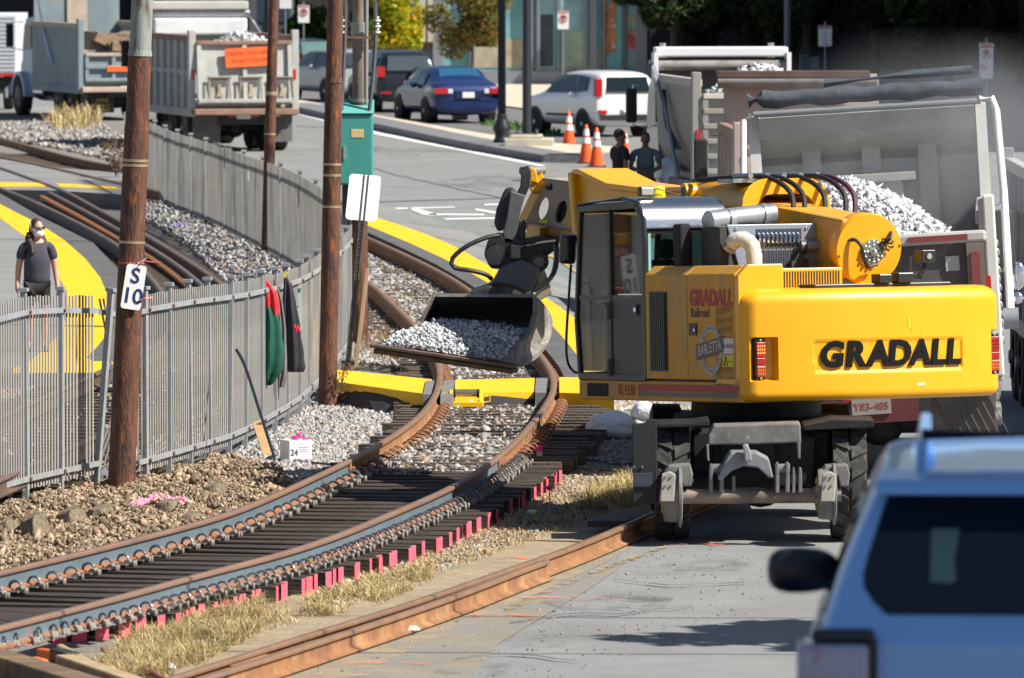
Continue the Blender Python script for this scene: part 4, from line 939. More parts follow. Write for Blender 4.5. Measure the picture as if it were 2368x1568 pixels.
tree('bush', 'round green bush above the cream wall beside the thin rusty pole', gxy(705, 280), 1.3, 1.35, (.75, .7, 1.0), 2600, .08, L_grn, [3, 3, 1], 43, .05, cat='bush')
tree('bush', 'green bush behind the cream wall below the yellow tree', gxy(860, 285), 1.3, 1.3, (.9, .7, .8), 2000, .08, L_grn, [2, 4, 1], 44, .05, cat='bush')
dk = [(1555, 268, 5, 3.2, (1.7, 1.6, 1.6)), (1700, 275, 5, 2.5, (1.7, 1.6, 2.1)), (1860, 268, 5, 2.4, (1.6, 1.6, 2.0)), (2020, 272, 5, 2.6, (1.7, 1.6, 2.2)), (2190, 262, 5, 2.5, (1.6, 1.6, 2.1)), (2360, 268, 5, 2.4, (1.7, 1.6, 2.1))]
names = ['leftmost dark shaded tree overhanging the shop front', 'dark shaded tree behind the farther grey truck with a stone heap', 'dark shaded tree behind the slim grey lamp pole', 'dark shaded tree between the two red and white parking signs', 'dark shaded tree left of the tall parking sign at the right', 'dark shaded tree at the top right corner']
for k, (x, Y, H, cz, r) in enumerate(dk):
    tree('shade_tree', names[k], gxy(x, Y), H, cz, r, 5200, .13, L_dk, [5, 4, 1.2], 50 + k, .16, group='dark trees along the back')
b3 = thing('dark_building', 'dark building wall in shade behind the trees at top right', 'building', (0, 292, 0))
gx3 = lambda x: (x - PW / 2) / F * 292
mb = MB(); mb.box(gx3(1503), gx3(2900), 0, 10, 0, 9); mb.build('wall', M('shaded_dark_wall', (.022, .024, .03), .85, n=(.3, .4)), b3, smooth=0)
# unseen tall building added on the right to shade those trees, and street trees near the camera
mb = MB(); mb.box(0, 26, -45, 62, 0, 21.5); tb = thing('added_shade_building', 'added tall brick building out of view at right that shades the trees', 'building', (23, 240, 0)); mb.build('wall', M('red_brick_wall', (.20, .09, .06), .9, n=(3, .3)), tb, smooth=0)
tree('street_tree', 'street tree out of view to the right that shades the near car', (8.2, 29.5, 2.05), 8, 7.6, (3.0, 3.4, 2.6), 9000, .22, L_grn, [3, 3, 1], 61, .16)
tree('street_tree', 'street tree out of view to the right that shades the near road', (7.4, 67.6, 0), 7, 5.2, (1.3, 1.7, 1.5), 2200, .17, L_grn, [3, 3, 1], 62, .12)

# lamp post, poles, parking signs
m_iron = M('black_green_iron', (.022, .030, .038), .4, metal=.3, n=(5, .2))
p = gp(1160, 330, KH); s = F / p.y; lp = thing('street_lamp', 'ornate dark fluted lamp post on the kerb island', 'street lamp', tuple(p))
mb = MB(); mb.lathe([(.20, 0), (.20, .06), (.165, .10), (.16, .22), (.21, .30), (.205, .36), (.13, .52), (.115, .60), (.13, .63), (.10, .66)], (0, 0, 0), (0, 0, 1), 20); mb.build('base', m_iron, lp)
mb = MB(); nf = 16; rings = []
for z, r in ((.62, .085), (2.6, .08), (5.5, .07)):
    rings.append([(r * (1 + .14 * (-1) ** k) * math.cos(6.283 * k / (nf * 2)), r * (1 + .14 * (-1) ** k) * math.sin(6.283 * k / (nf * 2)), z) for k in range(nf * 2)])
mb.loft(rings); mb.build('fluted_shaft', m_iron, lp, smooth=0)
p = gp(1218, 326, KH + .1); bp = thing('lamp_pole', 'plain dark round pole on a stepped concrete footing', 'pole', tuple(p))
mb = MB(); mb.cyl((0, 0, .1), (0, 0, 6), .105, .095, 20); mb.build('shaft', M('charcoal_pole', (.028, .034, .042), .45, metal=.2), bp)
mb = MB(); mb.box(-.52, .62, -.45, .45, -.12, .06); mb.box(-.38, .36, -.36, .36, .062, .15); mb.build('footing', m_concrete, bp, smooth=0, bevel=.02)
mb = MB(); mb.box(-.2, .2, -.2, .2, .15, .18)
for q in ((-.22, -.2), (.22, -.2), (-.22, .2), (.22, .2)): mb.cyl((q[0], q[1], .15), (q[0], q[1], .26), .04, n=8)
mb.build('base_bolts', M('dull_bolt', (.12, .12, .13), .5, metal=.5), bp, smooth=0)
p = Vector(gxy(1820, 236)); gpn = thing('lamp_pole', 'slim grey lamp pole rising behind the stone trucks', 'pole', tuple(p)); mb = MB(); mb.cyl((0, 0, 0), (0, 0, 8), .085, .075, 16); mb.build('shaft', M('grey_pole', (.14, .17, .22), .5, metal=.3), gpn)
m_red = M('sign_red', (.55, .02, .03), .5); m_black = M('sign_black', (.02, .02, .025), .5); m_signpost = M('galv_post', (.28, .32, .36), .5, metal=.5)
def parksign(label, x, y0, y1, w, Y, kind, foot_y):
    s = F / Y; c = at(x, (y0 + y1) / 2, Y); h = (y1 - y0) / s; w = w / s; r = thing('parking_sign', label, 'road sign', (c.x, c.y, 0), group=None)
    z = c.z; mb = MB(); mb.T = Matrix.Translation((0, 0, z)); mb.prism(rrect(w, h, .02), 0, .01, 'y'); mb.build('panel', m_signwhite, r, smooth=0)
    mb = MB(); mb.beam((0, .03, 0), (0, .03, z + h / 2 + .12), .04, .03); mb.build('post', m_signpost, r, smooth=0)
    mb = MB(); mb.box(-w / 2 + .02, w / 2 - .02, -.004, -.001, z + h * .36, z + h * .48); mb.build('header', m_red, r, smooth=0)
    fr = lambda zz: frame((0, -.006, zz), (1, 0, 0), (0, 0, 1))
    text('lettering', 'TOW ZONE', h * .085, m_signwhite, r, fr(z + h * .42), .001, off=.001)
    if kind == 'P':
        zz = z + h * (.08 if h / w < 2 else .18); rr = w * .32
        ring = MB(); ring.tube([(rr * math.cos(t), -.006, zz + rr * math.sin(t)) for t in [6.283 * k / 24 for k in range(25)]], rr * .10, 6); ring.tube([(-rr * .7, -.006, zz + rr * .7), (rr * .7, -.006, zz - rr * .7)], rr * .10, 6); ring.build('prohibition_ring', m_red, r)
        text('lettering', 'P', rr * 1.9, m_black, r, fr(zz), .001, off=.004)
        if h / w >= 2:
            z2 = z - h * .18; rr *= .6
            ring = MB(); ring.tube([(-w * .2 + rr * math.cos(t), -.006, z2 + rr * math.sin(t)) for t in [6.283 * k / 20 for k in range(21)]], rr * .14, 6); ring.tube([(-w * .2 - rr * .7, -.006, z2 + rr * .7), (-w * .2 + rr * .7, -.006, z2 - rr * .7)], rr * .14, 6); ring.build('prohibition_ring', m_red, r)
    else:
        for k, t in enumerate(('NO', 'STOPPING', 'ANY', 'TIME')): text('lettering', t, h * .10, m_red, r, fr(z + h * (.22 - .14 * k)), .001)
        mb = MB(); mb.prism([(-.05, -.012), (.04, -.012), (.04, -.03), (.09, 0), (.04, .03), (.04, .012), (-.05, .012)], -.008, -.004, 'y'); mb.T = Matrix(); o = mb.build('arrow', m_red, r, smooth=0); o.location.z = z - h * .4
    return r
parksign('tow zone no parking sign in front of the shop window', 1302, 26, 68, 26, 250, 'P', 260)
parksign('tow zone no stopping any time sign in front of the dark trees', 1907, 60, 107, 31, 232, 'N', 250)
parksign('tall tow zone no parking sign above the stone filled truck at the right', 2280, 100, 182, 32, 205, 'P', 260)
parksign('no parking sign at the top left beside the thin rusty pole', 702, 12, 53, 26, 262, 'P', 260)
parksign('no parking sign cut by the top edge behind the thin rusty pole', 660, -70, 20, 28, 240, 'P', 260)
p = Vector(gxy(1871, 240)); ub = thing('utility_box', 'grey two door utility box in front of the dark trees', 'utility box', tuple(p)); zt_ = zat(128, 240)
mb = MB(); mb.box(-.26, .02, 0, .5, 0, zt_); mb.build('body', M('dull_blue_box', (.05, .08, .11), .6), ub, smooth=0, bevel=.02)
mb = MB(); mb.box(.03, .27, -.05, .45, 0, zt_ - .06); mb.build('door', M('grey_blue_box', (.11, .14, .17), .6), ub, smooth=0, bevel=.02)

# ================================================================== PARKED CARS
m_tyre = M('tyre_rubber', (.018, .018, .019), .8, n=(8, .2)); m_rim = M('alloy_rim', (.45, .46, .48), .3, metal=.8)
m_cglass = M('car_glass', (.012, .022, .030), .04, spec=.8); m_trim = M('black_plastic', (.018, .018, .02), .5)
m_lampred = M('red_lamp_lens', (.42, .012, .02), .15, coat=.5); m_lampwhite = M('clear_lamp_lens', (.62, .62, .65), .12, coat=.5); m_platew = M('number_plate_white', (.70, .71, .72), .5); m_chrome = M('bright_chrome', (.75, .76, .78), .12, metal=1)
def wheel(root, c, r, w, side, name='wheel', rim=m_rim, spokes=5):
    """axle along x; side = -1 / +1 is the outer face"""
    mb = MB(); x, y, z = c
    mb.lathe([(r * .62, -w / 2), (r * .92, -w / 2), (r, -w * .32), (r, w * .32), (r * .92, w / 2), (r * .62, w / 2)], c, (1, 0, 0), 24); t = mb.build(name, m_tyre, root)
    mb = MB(); o = side * w * .42; mb.cyl((x + o - side * .04, y, z), (x + o - side * .02, y, z), r * .60, n=20); mb.m = 1
    mb.cyl((x + o - side * .02, y, z), (x + o + side * .02, y, z), r * .16, n=10)
    for k in range(spokes):
        a = 6.283 * k / spokes; mb.beam((x + o, y + r * .1 * math.cos(a), z + r * .1 * math.sin(a)), (x + o, y + r * .6 * math.cos(a), z + r * .6 * math.sin(a)), r * .17, .03, up=(1, 0, 0))
    mb.tube([(x + o, y + r * .60 * math.cos(6.283 * k / 20), z + r * .60 * math.sin(6.283 * k / 20)) for k in range(21)], r * .035, 6)
    mb.build('rim', [M('dark_rim_well', (.05, .05, .055), .6), rim], t)
    return t
def car(label, loc, yaw, paint, W, st, belt, wheels, wr, rear, side_win, lamps, plate, cat='car', extra=None):
    """st: stations (y, z_sill, z_belt, z_roof, half-width factor at belt, at roof); y=0 rear bumper, + forwards. Rear of car faces -y."""
    root = thing('parked_car', label, cat, tuple(loc), (0, 0, yaw))
    def ring(y, zs, zb, zr, fb, fr_):
        w = W / 2; zr = max(zr, zb + .01); c = min(.06, (zr - zb) * .12)
        half = [(.82 * w * fb, zs), (.97 * w * fb, zs + .12), (1.0 * w * fb, (zs + zb) / 2), (.985 * w * fb, zb - .06), (.96 * w * fb, zb), (lerp(.96 * fb, fr_, .5) * w * 1.01, (zb + zr) / 2), (fr_ * w, zr - c), (fr_ * w * .86, zr), (fr_ * w * .4, zr + .015)]
        return [(x, y, z) for x, z in half] + [(-x, y, z) for x, z in half[::-1]]
    lerp = lambda a, b, t: a + (b - a) * t
    mb = MB(); rings = [ring(*s_) for s_ in st]; mb.loft(rings); body = mb.build('body', paint, root, smooth=55, bevel=None)
    md = body.modifiers.new('sub', 'SUBSURF'); md.levels = 1; md.render_levels = 1
    for s in (-1, 1):
        for (yy, rr) in wheels:
            mb = MB(); mb.cyl((s * (W / 2 - .28), yy, wr), (s * (W / 2 + .006), yy, wr), wr * 1.16, n=24); mb.build('wheel_arch', m_trim, root)
        for (yy, rr) in wheels: wheel(root, (s * (W / 2 - .09), yy, wr), wr, .22, s)
        for poly in side_win:
            mb = MB(); pts = []
            for (y, z) in poly:
                s0 = max([q for q in st if q[0] <= y], key=lambda q: q[0]); s1 = min([q for q in st if q[0] >= y], key=lambda q: q[0]); t = 0 if s1[0] == s0[0] else (y - s0[0]) / (s1[0] - s0[0])
                zb, zr, fb, fr_ = (lerp(s0[k], s1[k], t) for k in (2, 3, 4, 5)); q = (z - zb) / max(.05, zr - zb); xw = lerp(.96 * fb, fr_, q) * W / 2 * 1.012 + .012
                pts.append((s * xw, y, z))
            mb.plate(pts, (s * .006, 0, 0)); mb.build('side_window', m_cglass, root, smooth=0)
    for (nm, pts, off, mat) in rear:
        mb = MB(); mb.plate(pts, off); mb.build(nm, mat, root, smooth=0, bevel=.008, seg=1)
    for (nm, b, mat) in lamps:
        mb = MB(); mb.box(*b); mb.build(nm, mat, root, smooth=0, bevel=.012)
    mb = MB(); mb.box(-.16, .16, plate[0] - .012, plate[0], plate[1], plate[1] + .15); pl = mb.build('number_plate', m_platew, root, smooth=0)
    for s in (-1, 1):
        mb = MB(); my = side_win[0][-1][0] if side_win else 2; mb.ell((s * (W / 2 + .06), my - .05, belt + .03), (.10, .06, .075)); mb.build('wing_mirror', paint, root)
    return root
def carpaint(nm, c): return M(nm, c, .28, metal=.25, coat=.6)
# dark blue saloon
D_ = lambda x, y: gp(x, y)
sed = [(0, .32, .72, .78, .88, .70), (.06, .24, .96, 1.02, .95, .74), (.5, .2, 1.05, 1.09, .98, .76), (.62, .2, 1.03, 1.11, .99, .76), (1.22, .2, .98, 1.40, 1.0, .70), (1.7, .2, .96, 1.46, 1.0, .70), (2.5, .2, .95, 1.46, 1.0, .70), (3.0, .2, .94, 1.34, 1.0, .72), (3.55, .2, .96, 1.0, .99, .72), (4.3, .22, .84, .88, .95, .72), (4.72, .26, .66, .70, .86, .66), (4.8, .34, .56, .60, .78, .6)]
car('dark blue saloon car parked by the kerb beside the lamp post', D_(1082, 287), R(15), carpaint('blue_car_paint', (.009, .028, .12)), 1.82, sed, .95, [(1.02, 0), (3.80, 0)], .33,
    [('rear_window', [(-.56, .70, 1.10), (.56, .70, 1.10), (.50, 1.16, 1.395), (-.50, 1.16, 1.395)], (0, -.004, .03), M('blue_car_glass', (.02, .09, .17), .05, spec=.8)), ('boot_lid_seam', [(-.66, -.002, .62), (.66, -.002, .62), (.66, -.002, .635), (-.66, -.002, .635)], (0, -.01, 0), m_trim)],
    [[(1.15, 1.0), (1.3, 1.30), (1.9, 1.40), (1.95, .98)], [(2.0, .98), (1.98, 1.40), (2.5, 1.40), (3.1, 1.16), (3.2, .99)]],
    [('tail_lamp', (-.90, -.56, -.05, .10, .78, .93), m_lampred), ('tail_lamp', (.56, .90, -.05, .10, .78, .93), m_lampred), ('reversing_lamp', (-.55, -.42, -.055, .06, .79, .91), m_lampwhite), ('reversing_lamp', (.42, .55, -.055, .06, .79, .91), m_lampwhite), ('plate_recess', (-.34, .34, -.03, .04, .64, .86), carpaint('deep_blue_paint', (.008, .02, .09)))], (-.04, .68))
# black small SUV with spare wheel
suvst = [(0, .40, .95, 1.0, .92, .78), (.05, .30, 1.02, 1.30, .97, .74), (.18, .28, 1.05, 1.58, .99, .72), (.35, .28, 1.05, 1.66, 1.0, .73), (1.2, .28, 1.03, 1.70, 1.0, .74), (2.3, .28, 1.0, 1.68, 1.0, .74), (2.9, .28, .99, 1.45, 1.0, .74), (3.3, .28, 1.0, 1.06, .99, .74), (4.0, .3, .92, .96, .96, .74), (4.3, .34, .74, .8, .88, .7), (4.36, .4, .62, .66, .8, .6)]
r_ = car('black small SUV with a spare wheel on its back door parked behind the blue saloon', D_(945, 262), R(13), carpaint('black_car_paint', (.016, .022, .032)), 1.80, suvst, 1.02, [(.85, 0), (3.4, 0)], .35,
    [('rear_window', [(-.62, -.01, 1.14), (.62, -.01, 1.14), (.56, .13, 1.54), (-.56, .13, 1.54)], (0, -.03, .01), M('grey_car_glass', (.06, .075, .085), .08, spec=.8))],
    [[(.45, 1.12), (.5, 1.52), (1.0, 1.58), (1.05, 1.08)], [(1.12, 1.08), (1.1, 1.6), (1.9, 1.60), (1.95, 1.06)], [(2.0, 1.06), (1.98, 1.60), (2.5, 1.52), (3.0, 1.2), (3.1, 1.08)]],
    [('tail_lamp', (-.88, -.66, -.03, .14, .98, 1.26), m_lampred), ('tail_lamp', (.66, .88, -.03, .14, .98, 1.26), m_lampred), ('bumper_reflector', (-.8, -.5, -.04, .0, .52, .58), m_lampred)], (-.05, .74))
mb = MB(); mb.lathe([(.02, -.20), (.25, -.21), (.33, -.17), (.35, -.1), (.34, .0)], (.30, -.05, .92), (0, 1, 0), 24); mb.build('spare_wheel', m_trim, r_)
# silver estate behind the middle pole
wag = [(0, .36, .9, .96, .92, .76), (.05, .28, .98, 1.2, .97, .74), (.3, .25, 1.0, 1.46, 1.0, .72), (1.2, .25, .98, 1.52, 1.0, .72), (2.3, .25, .96, 1.50, 1.0, .72), (2.9, .25, .95, 1.30, 1.0, .73), (3.4, .25, .97, 1.02, .99, .74), (4.2, .28, .86, .9, .95, .72), (4.5, .34, .64, .7, .84, .66)]
car('silver grey car half hidden behind the middle rusty pole', D_(842, 238), R(24), carpaint('silver_car_paint', (.40, .43, .45)), 1.78, wag, .97, [(.8, 0), (3.5, 0)], .33,
    [('rear_window', [(-.55, -.02, 1.04), (.55, -.02, 1.04), (.5, .20, 1.42), (-.5, .20, 1.42)], (0, -.03, .01), m_cglass)], [[(.5, 1.05), (.6, 1.38), (1.6, 1.44), (1.65, 1.02)], [(1.72, 1.02), (1.7, 1.44), (2.4, 1.42), (3.0, 1.15), (3.1, 1.02)]],
    [('tail_lamp', (-.86, -.62, -.03, .12, .8, 1.05), m_lampred), ('tail_lamp', (.62, .86, -.03, .12, .8, 1.05), m_lampred)], (-.05, .7))
car('dark car seen past the tailgate of the near left dump truck', D_(735, 205), R(24), carpaint('dark_green_car_paint', (.02, .035, .035)), 1.8, wag, .97, [(.8, 0), (3.5, 0)], .33,
    [('rear_window', [(-.55, -.02, 1.04), (.55, -.02, 1.04), (.5, .20, 1.42), (-.5, .20, 1.42)], (0, -.03, .01), M('green_car_glass', (.06, .14, .14), .08))], [[(.5, 1.05), (.6, 1.38), (1.6, 1.44), (1.65, 1.02)], [(1.72, 1.02), (1.7, 1.44), (2.4, 1.42), (3.0, 1.15), (3.1, 1.02)]],
    [('tail_lamp', (-.86, -.62, -.03, .12, .8, 1.05), m_lampred), ('tail_lamp', (.62, .86, -.03, .12, .8, 1.05), m_lampred)], (-.05, .7))
# white boxy hatchback by the cones
boxy = [(0, .38, 1.0, 1.06, .93, .80), (.04, .28, 1.05, 1.30, .98, .76), (.12, .25, 1.07, 1.52, 1.0, .75), (.3, .25, 1.06, 1.59, 1.0, .75), (1.2, .25, 1.03, 1.62, 1.0, .76), (2.1, .25, 1.0, 1.60, 1.0, .76), (2.7, .25, .98, 1.36, 1.0, .76), (3.05, .25, 1.0, 1.06, .99, .76), (3.8, .27, .94, .98, .96, .76), (4.1, .34, .74, .8, .9, .7)]
m_wcar = carpaint('white_car_paint', (.85, .86, .88))
car('white boxy hatchback parked behind the orange cones', D_(1452, 318), R(27), m_wcar, 1.79, boxy, 1.0, [(.72, 0), (3.27, 0)], .33,
    [('rear_window', [(-.60, -.02, 1.12), (.60, -.02, 1.12), (.55, .10, 1.47), (-.55, .10, 1.47)], (0, -.03, .01), m_cglass), ('bumper_insert', [(-.8, -.03, .42), (.8, -.03, .42), (.8, -.03, .56), (-.8, -.03, .56)], (0, -.02, 0), m_trim)],
    [[(.55, 1.14), (.62, 1.46), (1.15, 1.52), (1.2, 1.08)], [(1.27, 1.08), (1.25, 1.52), (2.0, 1.52), (2.55, 1.3), (2.75, 1.06)]],
    [('tail_lamp', (-.89, -.72, -.03, .14, 1.0, 1.44), m_lampred), ('tail_lamp', (.72, .89, -.03, .14, 1.0, 1.44), m_lampred), ('bumper_reflector', (-.82, -.6, -.05, .02, .58, .68), m_lampred), ('bumper_reflector', (.6, .82, -.05, .02, .58, .68), m_lampred), ('side_moulding', (-.925, -.90, 1.2, 2.6, .50, .56), m_trim)], (-.06, .62))

# traffic cones
m_cone = M('orange_cone_plastic', (.85, .10, .012), .5, n=(6, .1)); m_cband = M('white_reflective_band', (.82, .82, .82), .4); m_cbase = M('black_cone_base', (.02, .02, .02), .8)
def cone(label, x, y, ytop):
    p = gp(x, y); s = F / p.y; H = (y - ytop) / s; r = thing('traffic_cone', label, 'traffic cone', tuple(p), group='orange traffic cones'); rb, rt = H * .19, H * .035
    rr = lambda t: rb + (rt - rb) * t
    mb = MB(); mb.box(-H * .24, H * .24, -H * .24, H * .24, 0, H * .035); mb.build('base', m_cbase, r, smooth=0, bevel=.01)
    mb = MB(); mb.lathe([(rr(0), H * .035), (rr(.5), H * .5), (rr(.98), H * .98), (rt * .6, H)], (0, 0, 0), (0, 0, 1), 20); mb.build('body', m_cone, r)
    for t0, t1 in ((.52, .66), (.72, .88)):
        mb = MB(); mb.lathe([(rr(t0), H * t0), (rr(t0) + .006, H * t0), (rr(t1) + .006, H * t1), (rr(t1), H * t1)], (0, 0, 0), (0, 0, 1), 20); mb.build('reflective_band', m_cband, r)
cone('orange cone at the island tip, leftmost and farthest up the kerb', 1315, 348, 258)
cone('middle orange cone standing close behind its twin', 1355, 378, 288)
cone('orange cone nearest the camera beside its twin', 1379, 386, 295)
cone('orange cone behind the man in the dark shirt', 1446, 358, 304)
# spare dry plants by the trucks
tree('dry_shrub', 'tall dry yellow green weed between the thick rusty pole and the dump truck', tuple(gp(368, 335)), 1.2, 0.85, (.28, .28, .75), 520, .05, [leaf('yellow_weed_leaf', (.30, .24, .06)), leaf('dry_weed_leaf', (.26, .17, .05))], [2, 1], 71, .012, cat='weed')
tree('dry_shrub', 'bare brown shrub left of the thick rusty pole at the crossing', tuple(gp(268, 445)), .9, .62, (.32, .3, .5), 420, .035, [leaf('brown_twig_leaf', (.17, .12, .08)), leaf('tan_twig_leaf', (.24, .18, .12))], [2, 1], 72, .012, cat='shrub')
tree('dry_shrub', 'thin reddish weed growing at the foot of the middle rusty pole', tuple(gp(792, 945)), .45, .3, (.16, .16, .26), 160, .016, [leaf('red_brown_weed', (.17, .08, .04)), leaf('tan_weed', (.25, .17, .08))], [2, 1], 73, .006, cat='weed')
# ================================================================== DUMP TRUCKS
m_frame = M('dark_chassis', (.022, .023, .026), .7, n=(5, .3)); m_mud = M('grey_mudflap', (.11, .105, .10), .85, n=(3, .3))
m_rimt = M('dull_truck_rim', (.22, .20, .19), .5, metal=.5, n=(8, .3))
m_or = M('orange_sign_film', (.85, .13, .02), .5, n=(6, .12)); m_signdk = M('faded_red_lettering', (.42, .035, .012), .6)
def twheel(root, c, r, w, side, dual=False):
    for k in range(2 if dual else 1):
        cc = (c[0] - side * k * (w + .06), c[1], c[2]); mb = MB()
        mb.lathe([(r * .56, -w / 2), (r * .93, -w / 2), (r, -w * .36), (r, w * .36), (r * .93, w / 2), (r * .56, w / 2)], cc, (1, 0, 0), 28); t = mb.build('wheel', m_tyre, root)
        if k == 0:
            mb = MB(); o = side * w / 2; x, y, z = cc
            mb.lathe([(r * .57, 0), (r * .54, .02), (r * .40, .09 if dual else -.0), (r * .2, .10 if dual else -.04), (r * .15, -.05), (.02, -.06)], (x + o, y, z), (-side, 0, 0), 24)
            for q in range(8): a = 6.283 * q / 8; mb.cyl((x + o - side * (.06 if dual else -.0), y + r * .3 * math.cos(a), z + r * .3 * math.sin(a)), (x + o + side * .03 - side * (.06 if dual else 0), y + r * .3 * math.cos(a), z + r * .3 * math.sin(a)), .02, n=6)
            mb.build('rim', m_rimt, t)
def truck(label, loc, rot, bed, rust, cabp, zf=1.12, zg=2.6, zs=2.7, zh=3.4, Lb=5.0, W=2.5, ribs=5, gate=(3, 2), flare=.0, flaps=True, lamps=True, shield=True, cab=True, wr=.52, cab_off=.25, plain_side=False, skip_gate=False, gate_top=None, round_side=False):
    r = thing('dump_truck', label, 'dump truck', tuple(loc), rot); w = W / 2
    # running gear
    for s in (-1, 1):
        mb = MB(); mb.box(s * .36 - .05, s * .36 + .05, .1, Lb + 3.2, .72, .98); mb.build('chassis_rail', m_frame, r, smooth=0)
        for yy in (1.0, 2.35): twheel(r, (s * (w - .15), yy, wr), wr, .27, s, True)
        twheel(r, (s * (w - .17), Lb + 1.6, wr), wr, .30, s, False)
        if flaps:
            mb = MB(); mb.box(s * (w - .36) - .33, s * (w - .36) + .33, .12, .14, .22, .98); mb.build('mudflap', m_mud, r, smooth=0)
    for yy in (1.0, 2.35): mb = MB(); mb.cyl((-w + .3, yy, wr), (w - .3, yy, wr), .10, n=12); mb.ell((0, yy, wr), (.25, .22, .22)); mb.build('axle', m_frame, r)
    mb = MB(); mb.box(-.55, .55, .0, .10, .62, .92); mb.build('rear_crossmember', m_frame, r, smooth=0)
    # body
    mb = MB(); mb.box(-w + .05, w - .05, .05, Lb, zf - .10, zf); mb.build('bed_floor', bed, r, smooth=0)
    for s in (-1, 1):
        mb = MB(); t = .05
        if round_side:
            prof = [(s * (w - .42), zf - .12), (s * (w - .16), zf + .12), (s * (w - .04), zf + .5), (s * w, zs), (s * (w - t), zs), (s * (w - .10), zf + .5), (s * (w - .22), zf + .16), (s * (w - .45), zf - .06)]
            mb.prism(prof, .06, Lb, 'y')
        else: mb.box(min(s * w, s * (w - t)), max(s * w, s * (w - t)), .06, Lb, zf - .16, zs)
        mb.build('bed_side', bed, r, smooth=40)
        mb = MB(); mb.box(min(s * (w + .04), s * (w - .1)), max(s * (w + .04), s * (w - .1)), .04, Lb + .02, zs, zs + .14); mb.build('top_rail', rust, r, smooth=0, bevel=.02)
        mb = MB(); mb.box(min(s * (w + .05), s * (w - .06)), max(s * (w + .05), s * (w - .06)), .04, Lb, zf - .30, zf - .12); mb.build('bottom_rail', bed, r, smooth=0)
        mb = MB(); mb.box(min(s * (w + .09), s * (w - .07)), max(s * (w + .09), s * (w - .07)), -.06, .13, zf - .3, zs + .26); mb.build('corner_post', bed, r, smooth=0, bevel=.015)
        if not plain_side and not round_side:
            for k in range(ribs):
                yy = .3 + (Lb - .5) * (k + .5) / ribs; mb = MB(); mb.box(min(s * (w + .07), s * w), max(s * (w + .07), s * w), yy - .06, yy + .06, zf - .12, zs); mb.build('side_rib', bed, r, smooth=0)
            mb = MB(); mb.box(min(s * (w + .05), s * w), max(s * (w + .05), s * w), .14, Lb - .1, (zf + zs) / 2 - .05, (zf + zs) / 2 + .06); mb.build('side_stringer', bed, r, smooth=0)
        if lamps:
            mb = MB(); mb.box(min(s * (w + .02), s * (w - .06)), max(s * (w + .02), s * (w - .06)), -.085, -.062, zf + .55, zf + .78); mb.build('tail_lamp', m_lampred, r, smooth=0)
            mb = MB(); mb.box(min(s * .16, s * .36), max(s * .16, s * .36), -.03, -.002, .80, .88); mb.build('tail_lamp', m_lampred, r, smooth=0)
    mb = MB(); mb.box(-w + .05, w - .05, Lb - .06, Lb, zf, zh); mb.build('headboard', bed, r, smooth=0)
    mb = MB(); mb.box(-.16, .16, -.03, -.005, .76, .92); mb.build('number_plate', m_platew, r, smooth=0)
    if shield:
        mb = MB(); mb.prism([(Lb, zh), (Lb, zh + .08), (Lb + 1.5, zh + .02), (Lb + 1.5, zh - .2), (Lb + 1.45, zh - .2), (Lb + 1.45, zh - .05)], -w + .1, w - .1, 'x'); mb.build('cab_shield', bed, r, smooth=0)
    if not skip_gate:
        gt = gate_top or zg; fl = flare
        mb = MB(); mb.prism([(-.02 - fl, zf - .02), (-.02, gt), (.03, gt), (.03 - fl, zf - .02)], -w + .09, w - .09, 'x'); tg = mb.build('tailgate', bed, r, smooth=0)
        nx_, nz_ = gate
        for k in range(nx_ + 1):
            x = -w + .14 + (W - .28) * k / nx_; mb = MB(); mb.prism([(-.10 - fl, zf), (-.10, gt - .02), (-.021, gt - .02), (-.021 - fl, zf)], x - .05, x + .05, 'x'); mb.build('gate_rib', bed, tg, smooth=0)
        for k in range(nz_ + 1):
            z = zf + .02 + (gt - zf - .10) * k / nz_; f_ = fl * (1 - (z - zf) / (gt - zf)); mb = MB(); mb.box(-w + .1, w - .1, -.115 - f_, -.022 - f_, z, z + .09); mb.build('gate_bar', bed if k < nz_ else rust, tg, smooth=0, bevel=.01)
        mb = MB(); mb.box(-w - .02, w + .02, -.24 - fl, .02, zf - .26, zf - .12); mb.build('apron', rust, r, smooth=0, bevel=.02)
    if cab:
        y0 = Lb + cab_off; y1 = y0 + 1.35
        mb = MB(); mb.prism([(y0, .85), (y1 + .1, .85), (y1 + .1, 1.75), (y1 - .25, 2.62), (y0, 2.68)], -1.05, 1.05, 'x'); c_ = mb.build('cab', cabp, r, smooth=0, bevel=.06)
        mb = MB(); mb.prism([(y1 + .1, .8), (y1 + 1.55, .85), (y1 + 1.55, 1.35), (y1 + 1.3, 1.6), (y1 + .1, 1.74)], -.72, .72, 'x'); mb.build('bonnet', cabp, r, smooth=0, bevel=.08)
        mb = MB(); mb.box(-.55, .55, y1 + 1.555, y1 + 1.58, .75, 1.4); mb.build('grille', m_chrome, r, smooth=0)
        mb = MB(); mb.box(-1.1, 1.1, y1 + 1.5, y1 + 1.72, .42, .72); mb.build('front_bumper', m_chrome, r, smooth=0, bevel=.03)
        mb = MB(); mb.plate([(-.95, y1 + .085, 1.82), (.95, y1 + .085, 1.82), (.9, y1 - .2, 2.5), (-.9, y1 - .2, 2.5)], (0, .02, .01)); mb.build('windscreen', m_cglass, r, smooth=0)
        mb = MB(); mb.box(-.8, .8, y0 - .012, y0 - .002, 1.9, 2.5); mb.build('rear_window', m_cglass, r, smooth=0)
